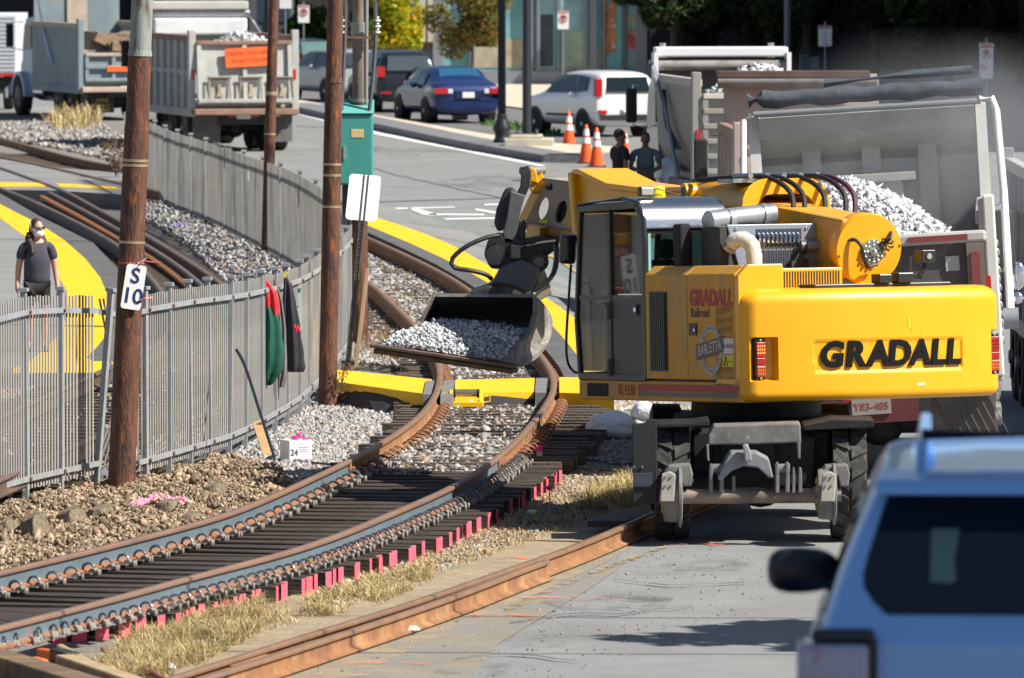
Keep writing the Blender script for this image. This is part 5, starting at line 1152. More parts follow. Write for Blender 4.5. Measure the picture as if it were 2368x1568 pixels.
        for s in (-1, 1):
            mb = MB(); mb.plate([(s * 1.052, y0 + .12, 1.8), (s * 1.052, y1 + .02, 1.8), (s * 1.052, y1 - .2, 2.45), (s * 1.052, y0 + .12, 2.45)], (s * .008, 0, 0)); mb.build('side_window', m_cglass, r, smooth=0)
            fy = Lb + 1.6; mb = MB(); ring = [(fy + .70 * math.cos(t), wr + .66 * math.sin(t)) for t in [math.pi * k / 12 for k in range(13)]]; inner = [(fy + .6 * math.cos(t), wr + .57 * math.sin(t)) for t in [math.pi * k / 12 for k in range(13)]][::-1]
            mb.prism(ring + inner, s * .68, s * (w - .02), 'x'); mb.build('fender', cabp, r, smooth=30)
            mb = MB(); mb.cyl((s * .98, y0 - .02, 1.0), (s * .98, y0 - .02, 3.3), .06, n=10); mb.build('exhaust_stack', m_chrome, r)
            mb = MB(); mb.cbox((s * (w + .18), y1 + .05, 2.15), (.2, .10, .62)); mi = mb.build('mirror', m_trim, r, smooth=0, bevel=.03)
            mb = MB(); mb.tube([(s * 1.05, y1, 2.5), (s * (w + .15), y1 + .05, 2.52), (s * (w + .15), y1 + .05, 1.8), (s * 1.05, y1, 1.75)], .018, 6); mb.build('mirror_arm', m_chrome, r)
            mb = MB(); mb.cyl((s * .82, y0 - .9, .72), (s * .82, y0 + .1, .72), .30, n=20); mb.build('fuel_tank', m_chrome, r)
    return r
bed_g = M('grey_dump_body', (.40, .41, .39), .6, n=(1.5, .15), mix=[((.24, .24, .24), 2.5, .54, .75), ((.38, .26, .16), 3.2, .58, .72), ((.16, .11, .08), 7, .66, .76)])
bed_b = M('blue_grey_dump_body', (.20, .255, .29), .55, metal=.1, n=(1.5, .2), mix=((.27, .24, .21), 2.0, .55, .72))
rusty = M('rusted_pink_steel', (.27, .165, .125), .8, n=(3, .25), mix=((.20, .10, .06), 4, .55, .75)); palerust = M('worn_bumper_steel', (.42, .34, .28), .7, n=(4, .2))
white_p = M('white_truck_paint', (.62, .66, .72), .3, coat=.4); blue_p = M('pale_blue_truck_paint', (.34, .43, .58), .3, coat=.4)
def local(r, x, y, Y):
    return r.matrix_basis.inverted() @ at(x, y, Y)
bpy.context.view_layer.update()
def heap(name, label, c, rx, ry, h, size, seed, n, mats=None, parent_rot=0, power=1.6):
    rt = thing(name, label, 'stone heap', tuple(c)); rng = np.random.RandomState(seed)
    mb = MB(); N_ = 14; vs = []; ang = parent_rot
    def hz(u, v): q = min(1, math.sqrt(u * u + v * v)); return h * (1 - q ** power)
    for j in range(N_ + 1):
        for i in range(N_ + 1):
            u, v = -1 + 2 * i / N_, -1 + 2 * j / N_; vs.append((u * rx, v * ry, hz(u, v) - .02))
    mb.add(vs, [(j * (N_ + 1) + i, j * (N_ + 1) + i + 1, (j + 1) * (N_ + 1) + i + 1, (j + 1) * (N_ + 1) + i) for j in range(N_) for i in range(N_)])
    mb.T = Matrix(); o = mb.build('mound', m_st[1], rt)
    U = rng.uniform(-1, 1, (n, 2)); Z = np.array([hz(a, b) for a, b in U])
    stones('stones', np.c_[U[:, 0] * rx, U[:, 1] * ry, Z], size, mats or m_heap, [5, 2.5, 1], seed, parent=rt, jz=.4)
    rt.rotation_euler = (0, 0, ang)
    return rt
m_heap = [M('white_crushed_stone', (.54, .56, .58), .9), M('light_crushed_stone', (.36, .38, .40), .9), M('mid_crushed_stone', (.17, .18, .20), .9)]  # greys tinted blue, painting the bucket load's shade into the stone
# --- truck with the orange sign
p = gp(562, 352); L2 = truck('grey dump truck with the orange CONSTRUCTION VEHICLE DO NOT FOLLOW sign', (p.x, p.y + .3, 0), (0, 0, R(14)), bed_g, rusty, white_p, zf=1.12, zg=2.62, zs=2.55, zh=2.9, Lb=5.2, W=2.42, ribs=6, gate=(2, 1), flare=.16, gate_top=2.56)
mb = MB(); mb.prism(rrect(1.18, .44, .03), -.20, -.175, 'y'); mb.T = Matrix(); sgn = mb.build('warning_board', m_or, L2, smooth=0); sgn.location = (.12, 0, 2.18); sgn.rotation_euler = (R(-4), R(-3), 0)
for t, z in (('CONSTRUCTION VEHICLE', .085), ('DO NOT FOLLOW', -.085)): text('lettering', t, .125, m_signdk, sgn, frame((0, -.203, z), (1, 0, 0), (0, 0, 1)), .001, off=.002, sx=.82)
for x in (-.62, .12, .86):
    mb = MB(); mb.box(x - .22, x + .22, -.19, -.165, 1.22, 1.70); mb.build('gate_chute', bed_g, L2, smooth=0, bevel=.01)
    mb = MB(); mb.cyl((x - .28, -.21, 1.72), (x + .28, -.21, 1.72), .022, n=8); mb.build('chute_rod', M('worn_brown_steel', (.20, .15, .11), .6, n=(5, .3)), L2)
    mb = MB(); mb.box(x - .17, x + .17, -.205, -.192, 1.52, 1.68); mb.build('chute_slot', M('slot_dark', (.10, .105, .11), .7), L2, smooth=0)
    mb = MB(); mb.prism([(x - .04, 1.56), (x + .05, 1.56), (x + .03, 1.42), (x + .09, 1.28), (x - .07, 1.28), (x - .02, 1.42)], -.235, -.207, 'y'); mb.build('chute_lever', m_lumber, L2, smooth=0)
    for s in (-1, 1): mb = MB(); mb.beam((x + s * .24, -.20, 1.74), (x + s * .26, -.25, 1.2), .03, .03); mb.build('chute_arm', MATS['worn_brown_steel'], L2, smooth=0)
mb = MB(); mb.box(-1.15, 1.1, 4.6, 5.1, 2.62, 3.02); mb.build('tarp_housing', M('white_tarp_box', (.66, .68, .70), .5, n=(2, .1)), L2, smooth=0, bevel=.05)
mb = MB(); mb.cyl((-1.25, 4.9, 3.12), (1.2, 4.9, 3.12), .09, n=14); mb.build('tarp_roll', M('pale_tarp', (.42, .42, .42), .8, n=(6, .2)), L2)
mb = MB(); mb.box(-1.2, 1.15, 4.7, 5.2, 3.22, 3.42); mb.build('wind_deflector', M('dusty_grey', (.45, .44, .42), .7, n=(2, .1)), L2, smooth=0, bevel=.03)
mb = MB(); mb.tube(crom([(.95, 4.8, 3.15), (1.18, 4.75, 3.1), (1.28, 4.4, 2.85), (1.33, 3.6, 2.5)], .2), .035, 8); mb.build('tarp_arm', m_chrome, L2)
heap('stone_heap', 'low pale stone load showing over the tailgate of the orange sign truck', tuple(L2.location + Vector((-.1, 1.6, 2.28))), .9, 1.2, .42, .05, 81, 900)
# --- truck carrying old timbers
p = gp(292, 280); L1 = truck('pale blue dump truck loaded with old sawn timbers at the top left', (p.x, p.y, 0), (0, 0, R(18)), bed_b, palerust, blue_p, zf=1.02, zg=1.9, zs=2.42, zh=3.4, Lb=5.0, W=2.45, gate=(3, 2), plain_side=True, gate_top=1.78, lamps=False)
for (x0, x1, z0, z1) in ((.0, 1.2, 1.30, 1.44),):
    mb = MB(); mb.box(x0 - .55, x1, -.14, -.12, z0, z1); mb.build('warning_strip', m_or, L1, smooth=0)
mb = MB(); mb.box(-1.0, -.30, .10, .115, .22, 1.0); fl_ = mb.build('lettered_mudflap', M('black_mudflap', (.02, .02, .022), .7), L1, smooth=0)
m_yl = M('yellow_lettering', (.55, .42, .02), .6)
for t, z, sz in (('MAINE', .54, .125), ('EQUIP CO', .41, .105), ('BANGOR MAINE', .30, .06)): text('lettering', t, sz, m_yl, fl_, frame((-.62, .098, z), (1, 0, 0), (0, 0, 1)), .001, off=0, sx=.85)
mb = MB(); mb.tube([(-1.25, 4.6, 3.6), (-1.27, 3.6, 2.3), (-1.28, 2.7, 1.45)], .03, 8); mb.build('tarp_arm', m_chrome, L1)
mb = MB(); mb.box(-.28, .28, 4.88, 4.935, 1.1, 3.3); mb.build('headboard_rib', palerust, L1, smooth=0)
mb = MB(); mb.prism([(4.9, 3.4), (4.9, 3.5), (6.2, 3.45), (6.2, 3.3)], -1.2, 1.2, 'x'); mb.build('shield_edge', palerust, L1, smooth=0)
m_oldtimber = M('weathered_sawn_timber', (.27, .19, .125), .9, n=(5, .3), bump=(20, .5)); Tm = L1.matrix_basis
bpy.context.view_layer.update()
for k, (x, z, rr, dy, lab) in enumerate([(-.55, 2.03, 24, 0, 'old timber lying top left on the truck load'), (-.22, 1.98, -28, .1, 'old timber second from the left on top of the load'), (-.62, 1.86, 0, .3, 'dark old timber lying lowest at the left of the load'), (-.10, 1.82, 4, -.02, 'short old timber at the middle of the load'), (.14, 1.90, 58, -.05, 'old timber tilted steeply at the middle of the load'), (.42, 1.92, 40, .05, 'old timber on the right of the load beside the tilted one'), (.45, 1.76, 10, .0, 'old timber lowest at the right of the load'), (.62, 2.02, -20, .4, 'old timber topmost at the right of the load')]):
    r_ = thing('old_timber', lab, 'timber', tuple(L1.location + Matrix.Rotation(R(18), 3, 'Z') @ Vector((x, .4 + dy, z + .12))), (0, R(rr), R(18 + random.uniform(-3, 3))), group='old timbers on the truck')
    mb = MB(); mb.box(-.17, .17, 0, 2.4, -.13, .13); o = mb.build('beam', m_oldtimber, r_, smooth=0, bevel=.012, seg=1)
# --- white trailer at the far left
q0 = at(-98, 205, 240); Yt = 238; tl = thing('box_trailer', 'white corrugated box trailer at the left picture edge', 'trailer', (q0.x, Yt, 0)); s = F / Yt; wt = 145 / s
mb = MB(); zt0, zt1 = zat(168, Yt), zat(36, Yt); mb.box(0, wt, 0, 6, zt0, zt1); mb.build('box', M('white_trailer_panel', (.60, .63, .68), .5, n=(1, .06)), tl, smooth=0)
for k in range(14): mb = MB(); zz = zt0 + (zt1 - zt0) * (k + .5) / 14; mb.box(.02, wt - .02, -.018, -.002, zz - .02, zz + .02); mb.build('panel_rib', MATS['white_trailer_panel'], tl, smooth=0)
mb = MB(); mb.box(0, wt, -.03, .1, zt0 - .1, zt0 - .02); mb.build('red_reflective_strip', M('red_strip', (.6, .02, .03), .5), tl, smooth=0)
mb = MB(); mb.box(.3, wt - .1, .1, .3, .45, zt0 - .12); mb.build('underride_guard', m_frame, tl, smooth=0)
for sx in (.25, wt - .25):
    twheel(tl, (sx, 1.0, .5), .5, .26, 1 if sx > .5 else -1, False)
# --- right: grey truck with a stone heap
Y1 = 150.0; sx = F / Y1
p = Vector(((1762 - PW / 2) / F * Y1, Y1, 0)); bed_l = M('light_grey_dump_body', (.27, .26, .24), .55, metal=.1, n=(1.2, .15), mix=((.24, .23, .22), 2.2, .55, .72))
R1 = truck('grey dump truck with a pale stone heap beyond the two men', tuple(p), (0, 0, R(8)), bed_l, M('dusty_bumper', (.48, .46, .44), .7), white_p, zf=1.1, zg=2.56, zs=2.62, zh=2.95, Lb=4.6, W=2.3, gate=(1, 5), round_side=True, gate_top=2.5, wr=.5)
zz = zat(108, Y1 + 4.5)
mb = MB(); mb.box(-1.2, 1.2, 4.3, 4.6, zz - .18, zz); mb.build('tarp_housing', M('white_alloy', (.7, .7, .72), .4), R1, smooth=0, bevel=.03)
mb = MB(); mb.box(-1.15, 1.15, 4.5, 4.6, zz - .75, zz - .2); mb.build('upper_headboard', M('dark_brown_steel', (.10, .085, .075), .7), R1, smooth=0)
mb = MB(); mb.cyl((-1.2, 4.35, zz - .33), (1.2, 4.35, zz - .33), .09, n=12); mb.build('tarp_roll', M('grey_tarp_roll', (.22, .21, .20), .85, n=(5, .3)), R1)
for s in (-1, 1): mb = MB(); mb.box(s * 1.2 - .04, s * 1.2 + .04, 4.2, 4.5, 2.5, zz - .1); mb.build('headboard_post', MATS['white_alloy'], R1, smooth=0)
mb = MB(); mb.tube([(-1.24, 4.3, zz - .3), (-1.26, 2.8, 2.2), (-1.28, 1.2, 1.0)], .035, 8); mb.build('tarp_arm', M('grey_tube', (.25, .28, .32), .5, metal=.3), R1)
for k in range(3): mb = MB(); mb.tube(crom([(-1.19, 3.6 - .15 * k, 2.5), (-1.22, 3.0 - .2 * k, 1.9), (-1.20, 2.0 - .3 * k, 1.5)], .2), .02, 6); mb.build('hose', m_trim, R1)
mb = MB(); mb.ell((-1.05, 3.5, .95), (.28, .85, .36)); mb.build('side_tank', white_p, R1)
heap('stone_heap', 'pale stone heap rising over the tailgate of the grey truck behind the men', tuple(R1.location + Vector((.0, 1.7, 2.35))), 1.0, 1.3, .62, .045, 82, 1500)
# --- middle right truck, only its top shows
p = Vector(((1905 - PW / 2) / F * 118, 118, 0)); R2 = truck('rusty topped dump truck mostly hidden between the other two stone trucks', tuple(p), (0, 0, R(2)), M('pink_grey_dump_body', (.38, .31, .28), .6, n=(1.5, .15)), rusty, blue_p, zf=1.15, zg=2.5, zs=2.6, zh=zat(182, 122), Lb=4.6, W=2.3, gate=(3, 2), wr=.5, lamps=False, shield=False)
mb = MB(); mb.box(-1.2, .95, 4.2, 4.75, zat(176, 122) - .02, zat(166, 122)); mb.build('headboard_cap', M('dark_red_brown_steel', (.10, .06, .05), .7, n=(3, .3)), R2, smooth=0)
mb = MB(); mb.cyl((-1.2, 4.3, zat(188, 122)), (1.05, 4.3, zat(188, 122)), .10, n=12); mb.build('tarp_roll', MATS['grey_tarp_roll'], R2)
# --- big near truck whose bed is being emptied
Yq = 88.0; xr = (2302 - PW / 2) / F * Yq; W3 = 2.42
R3 = truck('large dusty truck full of white stone right behind the yellow excavator', (xr - W3 / 2 + .06, Yq, 0), (0, R(-3.6), R(-3.2)), M('dusty_white_dump_body', (.37, .365, .35), .6, n=(1.2, .12), mix=[((.25, .25, .255), 1.6, .5, .68), ((.50, .50, .48), 3.0, .58, .75)]), M('dusty_rail', (.42, .42, .42), .6, n=(3, .15)), blue_p, zf=1.25, zg=2.5, zs=2.55, zh=3.66, Lb=4.6, W=W3, gate=(1, 1), plain_side=True, gate_top=2.42, skip_gate=True, wr=.52, shield=False)
bed_w = MATS['dusty_white_dump_body']; w3 = W3 / 2; darkgate = M('dark_dusty_gate', (.085, .085, .088), .6, n=(2, .3), mix=((.26, .26, .26), 1.5, .56, .70))
for o in [c for c in R3.children if c.name.startswith('number_plate')]: bpy.data.objects.remove(o)
mb = MB(); mb.box(-w3 + .05, w3 - .05, -.02, .03, 1.2, 2.40); g3 = mb.build('tailgate', darkgate, R3, smooth=0)
mb = MB(); mb.box(-w3, w3, -.10, .04, 2.38, 2.50); mb.build('gate_top_bar', MATS['dusty_rail'], R3, smooth=0, bevel=.03)
for s in (-1, 1): mb = MB(); mb.box(s * (w3 - .12) - .09, s * (w3 - .12) + .09, -.10, -.021, 1.2, 2.38); mb.build('gate_rib', M('brown_grey_gate_frame', (.17, .14, .13), .7, n=(3, .2)), g3, smooth=0)
m_refl = M('faded_red_reflector', (.22, .05, .05), .5, n=(8, .2))
mb = MB(); mb.box(.42, 1.02, -.112, -.101, 2.41, 2.47); mb.build('reflective_tape', m_refl, R3, smooth=0)
mb = MB(); mb.box(w3 - .17, w3 - .08, -.112, -.101, 1.75, 2.28); mb.build('reflective_tape', m_refl, R3, smooth=0)
mb = MB(); mb.box(.78, .92, -.04, -.021, 2.1, 2.25); mb.build('socket_box', MATS['dusty_rail'], R3, smooth=0)
Lb3 = 4.6
for x in (-.62, .02, .62):
    mb = MB(); mb.prism([(x - .10, -.09), (x + .10, -.09), (x + .08, 0), (x - .08, 0)], 1.3, 3.40, 'z'); mb.T = Matrix(); o = mb.build('headboard_rib', bed_w, R3, smooth=0); o.location = (0, Lb3 - .06, 0)
mb = MB(); mb.prism([(Lb3 - .06, 3.14), (Lb3 - .06, 3.22), (Lb3 - .42, 3.44), (Lb3 - .48, 3.66), (Lb3, 3.66)], -w3 + .06, w3 - .06, 'x'); mb.build('headboard_ledge', bed_w, R3, smooth=0)
mb = MB(); mb.box(-.42, .48, Lb3 - .55, Lb3 - .06, 2.92, 3.0); mb.build('bed_step', bed_w, R3, smooth=0)
mb = MB(); mb.box(-.12, .34, Lb3 - .5, Lb3 - .07, 1.9, 2.92); mb.build('hoist_box', bed_w, R3, smooth=0)
for s in (-1, 1):
    mb = MB(); mb.prism([(Lb3 - .5, 2.55), (Lb3 + .05, 2.55), (Lb3 + .05, 3.68), (Lb3 - .35, 3.68)], s * w3 - .05, s * w3 + .06, 'x'); mb.build('front_corner_post', M('dusty_white_post', (.62, .62, .60), .6, n=(2, .15)), R3, smooth=0)
m_tarp3 = M('dark_dusty_tarp', (.055, .068, .085), .85, n=(5, .3), bump=(9, .8))
def rollpts(z, y, amp): return [(-1.25 + 2.5 * k / 16, y + amp * .5 * math.sin(k * 1.7), z + amp * math.sin(k * 2.1)) for k in range(17)]
mb = MB(); mb.tube(rollpts(3.86, Lb3 - .45, .012), [.088 + .010 * math.sin(k * 1.3) for k in range(17)], 12); mb.build('tarp_roll', m_tarp3, R3)
mb = MB(); mb.cyl((-1.2, Lb3 - .5, 3.71), (1.22, Lb3 - .5, 3.71), .035, n=10); mb.build('tarp_pipe', M('grey_pipe', (.24, .26, .28), .5, metal=.3), R3)
mb = MB(); mb.tube([(-.45, Lb3 + .3, 3.98), (.5, Lb3 + .3, 4.02), (1.15, Lb3 + .3, 4.03)], .05, 10); mb.build('tarp_bow', m_tarp3, R3)
mb = MB(); mb.tube([(w3 + .0, Lb3 - .5, 3.73), (w3 + .13, Lb3 - .5, 3.73), (w3 + .17, Lb3 - .55, 3.6), (w3 + .20, 3.2, 2.75), (w3 + .20, .6, 1.55)], .042, 10); mb.build('tarp_arm', M('white_pipe', (.66, .64, .62), .5, n=(3, .1)), R3)
mb = MB(); mb.tube([(-w3 - .02, Lb3 - .5, 3.71), (-w3 - .1, Lb3 - .5, 3.65), (-w3 - .13, 3.6, 2.9), (-w3 - .13, .6, 1.5)], .035, 10); mb.build('tarp_arm', MATS['white_pipe'], R3)
mb = MB(); mb.cyl((w3 + .12, .6, 1.55), (w3 + .28, .6, 1.55), .11, n=14); mb.build('arm_pivot', MATS['grey_pipe'], R3)
for k in range(12): mb = MB(); mb.ell((w3 + .10, .02, 2.35 - .09 * k), (.02 + .008 * (k % 2), .02, .045), 8, 5); mb.build('chain_link', MATS['grey_pipe'], R3)
mb = MB(); mb.box(w3 - .02, w3 + .10, -.08, .14, 1.0, 2.85); mb.build('corner_strut', MATS['dusty_white_post'], R3, smooth=0, bevel=.02)
mb = MB(); mb.box(-.75, .42, -.06, .05, .60, .84); mb.build('red_bumper', M('dull_red_steel', (.10, .022, .026), .6, n=(3, .25)), R3, smooth=0)
pl = MB(); pl.box(-.26, .14, -.085, -.065, .69, .85); pl = pl.build('number_plate', M('dusty_plate', (.28, .26, .24), .6), R3, smooth=0); text('lettering', 'Y83-485', .105, M('plate_red_print', (.30, .07, .06), .6), pl, frame((-.06, -.088, .77), (1, 0, 0), (0, 0, 1)), .001, off=.001)
for o in [c for c in R3.children if c.name.startswith('mudflap')]:
    for k in range(7):
        mb = MB(); s = 1 if o.data.vertices[0].co.x > 0 else -1; cx_ = s * (w3 - .36); mb.beam((cx_ - .3 + .09 * k, .11, .9), (cx_ - .3 + .09 * k + .25, .11, .35), .012, .012); mb.build('tread_bar', m_mud, o, smooth=0)
heap('stone_heap', 'bright white stone heap filling the large dusty truck behind the excavator', tuple(R3.location + Vector((-.30, 2.9, 2.12))), 1.50, 2.3, .86, .034, 83, 9500, power=1.5)
# --- truck at the right edge
R4 = truck('truck cut by the right picture edge with a pale blue bonnet and round mirror', (7.15, 103, 0), (0, 0, math.pi), M('grey_bed_right', (.26, .27, .29), .6, n=(2, .2)), M('grey_rail_right', (.42, .44, .46), .6), blue_p, zf=1.2, zg=2.4, zs=2.7, zh=3.0, Lb=5.0, W=2.5, gate=(3, 2), ribs=5, shield=False)
p = at(2352, 655, 94.2); mb = MB(); mb.T = Matrix.Translation(p); mb.ell((0, 0, .08), (.10, .05, .16)); mb.ell((0, -.02, -.16), (.07, .05, .07)); mb.tube([(0, .05, 0), (.3, .1, .1), (.6, .2, 0)], .02, 6); mb.T = Matrix.Translation(p)
tag(mb.build('convex_mirror', m_chrome), 'round chrome mirror of the truck cut by the right picture edge', 'mirror')
# ================================================================== YELLOW EXCAVATOR
AG, PG = R(25), R(-2.5)
ex = thing('wheeled_excavator', 'large yellow road and rail excavator reaching a stone filled bucket over the track', 'excavator', (2.336, 82.7, 0))
UT = Matrix.Rotation(AG, 4, 'Z') @ Matrix.Translation((0, 0, 1.3)) @ Matrix.Rotation(PG, 4, 'X') @ Matrix.Translation((0, 0, -1.3))
WT = Matrix.Translation((-2.336, -82.7, 0))
def U(): return MB(UT)
def WB(): return MB(WT)
m_yel = M('excavator_yellow', (.80, .365, .002), .38, n=(1.2, .06), coat=.25, mix=[((.72, .40, .02), 1.6, .52, .78), ((.55, .38, .10), 9, .68, .80), ((.40, .30, .12), 26, .72, .80)])
m_yeldirty = M('dusty_excavator_yellow', (.64, .30, .012), .55, n=(2.5, .12), mix=[((.42, .27, .09), 2.0, .46, .68), ((.26, .19, .10), 5, .60, .74)], stretch=(2, 2, .55))
m_blk = M('black_cab_frame', (.016, .018, .022), .4, coat=.2); m_dkgrey = M('dark_grey_panel', (.050, .050, .052), .45, n=(2, .2))
m_arm = M('dusty_beige_arm_steel', (.33, .28, .21), .7, n=(2.5, .2), mix=[((.60, .36, .04), 1.6, .56, .68), ((.14, .12, .10), 4, .62, .72)])
m_link = M('greasy_black_steel', (.026, .028, .032), .5, n=(5, .4), mix=((.11, .10, .095), 5, .56, .72)); m_hose = M('black_rubber_hose', (.022, .022, .024), .55)
m_purple = M('purple_hose', (.09, .03, .08), .5)
m_gsteel = M('dusty_grey_steel', (.17, .168, .16), .6, metal=.15, n=(7, .3), mix=((.42, .40, .36), 9, .58, .74)); m_bucket = M('worn_bucket_steel', (.21, .195, .175), .55, metal=.3, n=(3, .35), mix=[((.50, .46, .38), 2.4, .52, .66), ((.10, .075, .055), 5, .55, .72)])
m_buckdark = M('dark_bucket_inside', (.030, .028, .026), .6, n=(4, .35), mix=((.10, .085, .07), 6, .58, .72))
m_alu = M('grey_blue_hood', (.25, .29, .36), .4, metal=.3, n=(2, .08)); m_wrap = M('white_heat_wrap', (.58, .55, .48), .85, n=(9, .12), bump=(22, .7))
m_roofm = M('brushed_dark_steel', (.42, .45, .50), .22, metal=.95, n=(14, .1), stretch=(.2, 3, 3)); m_tape = M('white_tape', (.7, .7, .68), .6)
def glassmat(name, tint, refl):
    m = bpy.data.materials.new(name); m.use_nodes = True; nt = m.node_tree; nt.nodes.remove(nt.nodes['Principled BSDF'])
    t = nt.nodes.new('ShaderNodeBsdfTransparent'); t.inputs[0].default_value = (*tint, 1)
    g = nt.nodes.new('ShaderNodeBsdfGlossy'); g.inputs['Roughness'].default_value = .03; g.inputs[0].default_value = (.9, .95, .95, 1)
    lw = nt.nodes.new('ShaderNodeFresnel'); lw.inputs[0].default_value = 1.5; mp = nt.nodes.new('ShaderNodeMath'); mp.operation = 'MULTIPLY_ADD'; mp.inputs[1].default_value = 1.0; mp.inputs[2].default_value = refl
    nt.links.new(lw.outputs[0], mp.inputs[0]); mx = nt.nodes.new('ShaderNodeMixShader'); nt.links.new(mp.outputs[0], mx.inputs[0]); nt.links.new(t.outputs[0], mx.inputs[1]); nt.links.new(g.outputs[0], mx.inputs[2])
    nt.links.new(mx.outputs[0], nt.nodes['Material Output'].inputs[0]); return m
g_cab = glassmat('cab_glass', (.96, .98, .97), -.02); g_teal = glassmat('teal_cab_glass', (.62, .82, .84), .05)
# counterweight: one skin with rounded top edge, lamp recesses and a sunk name panel
UR = 1.46
def vrear(u): return -2.28 - .20 * (1 - (u / (UR if u > 0 else 1.27)) ** 2)
plan = [(-1.27, -1.72), (-1.27, -1.9), (-1.27, -2.08)]
nu = 150
rear_u = [-1.255 + (UR + 1.24) * i / (nu - 1) for i in range(nu)]
def rear_pt(u):
    e = max(0, (u - UR + .13) if u > 0 else -u - 1.14); return vrear(u) + (e / .13) ** 2 * .10
plan += [(u, rear_pt(u)) for u in rear_u] + [(UR, -2.08), (UR, -1.9), (UR, -1.72)]
zs_ = [1.17, 1.175, 1.20, 1.24] + [1.26 + .0205 * k for k in range(40)] + [2.09, 2.12, 2.15, 2.175, 2.195, 2.208, 2.215]
def inset(z):
    r = .13
    if z > 2.215 - r: q = (z - (2.215 - r)) / r; return r * (1 - math.sqrt(max(0, 1 - q * q)))
    if z < 1.24: q = (1.24 - z) / .07; return .07 * (1 - math.sqrt(max(0, 1 - q * q)))
    return 0
def recess(u, z):
    d = 0
    if -1.185 < u < -.95 and 1.37 < z < 1.77: d = .10 * min(1, (u + 1.2) / .06)
    if UR - .14 < u < UR - .008 and 1.37 < z < 1.79: d = .10 * min(1, (u - UR + .15) / .03)
    sl = .05 * (z - 1.4); 
    if -.60 - sl * .4 < u < .96 + sl * .6 - .03 * (z - 1.45) and 1.43 < z < 1.73: d = .016
    return d
mb = U(); rings = []
for z in zs_:
    i_ = inset(z); ring = []
    for k, (u, v) in enumerate(plan):
        isrear = 3 <= k < 3 + nu
        uu = u * (1 - i_ / 1.27); vv = v + (i_ if isrear or k in (2, len(plan) - 3) else 0)
        if isrear: vv += recess(u, z)
        ring.append((uu, vv, z + .02 * 0))
    rings.append(ring)
mb.loft(rings); mb.build('counterweight', m_yel, ex, smooth=38)
sp = U(); sp.m = 0
for (u0, z0, w, h) in ((.36, 1.83, .03, .10), (.40, 1.80, .02, .03), (.50, 1.80, .02, .025)): sp.box(u0, u0 + w * .5, vrear(u0) - .004, vrear(u0) - .0015, z0, z0 + h)
sp.build('green_paint_marks', M('green_spray_on_yellow', (.42, .55, .03), .5), ex, smooth=0)
sp = U(); sp.box(.44, .53, vrear(.5) - .004, vrear(.5) - .001, 1.285, 1.315); sp.build('paint_chip', M('green_white_chip', (.55, .60, .40), .6), ex, smooth=0)
# raised black letters, one by one along the curved rear
m_letter = M('gloss_black_letter', (.006, .006, .007), .35, spec=.25)
word = 'GRADALL'; us = [-.44, -.205, .035, .26, .485, .685, .86]
for ch, u in zip(word, us):
    dv = (rear_pt(u + .01) - rear_pt(u - .01)) / .02; v = rear_pt(u) + .016
    fr = UT @ frame((u, v - .012, 1.585), (1, dv, 0), (0, 0, 1))
    text('raised_letter', ch, .325, m_letter, ex, fr, .009, shear=.12, off=.012, sx=1.0, bev=.0012)
# tail lamps
m_led = M('lit_red_led', (.8, .05, .02), .3, emit=((1.0, .10, .015), 3.0)); m_amber = M('orange_lamp_lens', (.50, .09, .012), .2, coat=.5); m_redl = M('deep_red_lens', (.30, .006, .008), .2, coat=.5)
for u0, lit in ((-1.10, True), (UR - .075, False)):
    b = U(); v = rear_pt(u0) + .03; b.box(u0 - .052, u0 + .052, v, v + .06, 1.375, 1.765); lamp = b.build('tail_lamp', m_blk, ex, smooth=0, bevel=.01)
    b = U(); b.box(u0 - .045, u0 + .045, v - .022, v + .0, 1.585, 1.725); b.build('red_lens', m_redl, lamp, smooth=0, bevel=.006)
    b = U(); b.box(u0 - .045, u0 + .045, v - .020, v + .0, 1.51, 1.58); b.build('red_lens', m_redl, lamp, smooth=0, bevel=.006)
    b = U(); b.box(u0 - .045, u0 + .045, v - .020, v + .0, 1.405, 1.505); b.build('amber_lens', m_amber, lamp, smooth=0, bevel=.006)
    for zz in (1.745, 1.39): b = U(); b.cyl((u0, v - .012, zz), (u0, v, zz), .012, n=8); b.build('screw', m_chrome, lamp)
    for j in range(3):
        for i in range(4):
            b = U(); b.ell((u0 - .033 + .022 * i, v - .024, 1.625 + .032 * j), (.0085, .006, .0095), 8, 5); b.build('led', m_led if lit else m_redl, lamp)
            b = U(); b.ell((u0 - .033 + .022 * i, v - .022, 1.425 + .03 * j), (.008, .005, .009), 8, 5); b.build('led', m_amber, lamp)
# black pad and camera boxes on the counterweight top
b = U(); b.prism([(-.62, -2.16), (-.50, -2.26), (.95, -2.23), (.97, -2.15), (.55, -2.06), (.1, -2.04), (-.25, -2.07)], 2.216, 2.25, 'z'); b.build('rubber_pad', m_blk, ex, smooth=0, bevel=.01)
for u0, u1, z1 in ((.16, .30, 2.335), (.36, .53, 2.345)): b = U(); b.box(u0, u1, -2.29, -2.12, 2.251, z1); b.build('sensor_box', M('black_box', (.02, .02, .022), .35), ex, smooth=0, bevel=.012)
b = U(); b.box(.56, .585, -2.15, -2.13, 2.25, 2.50); b.tube([(.57, -2.14, 2.3), (.66, -2.14, 2.30), (.72, -2.14, 2.38), (.72, -2.14, 2.46)], .03, 8); b.build('camera_bracket', MATS['black_box'], ex)
b = U(); b.box(.66, .80, -2.21, -2.05, 2.43, 2.55); b.m = 1; b.cyl((.73, -2.225, 2.49), (.73, -2.212, 2.49), .03, n=12); b.build('rear_camera', [MATS['black_box'], m_chrome], ex, smooth=0, bevel=.008)
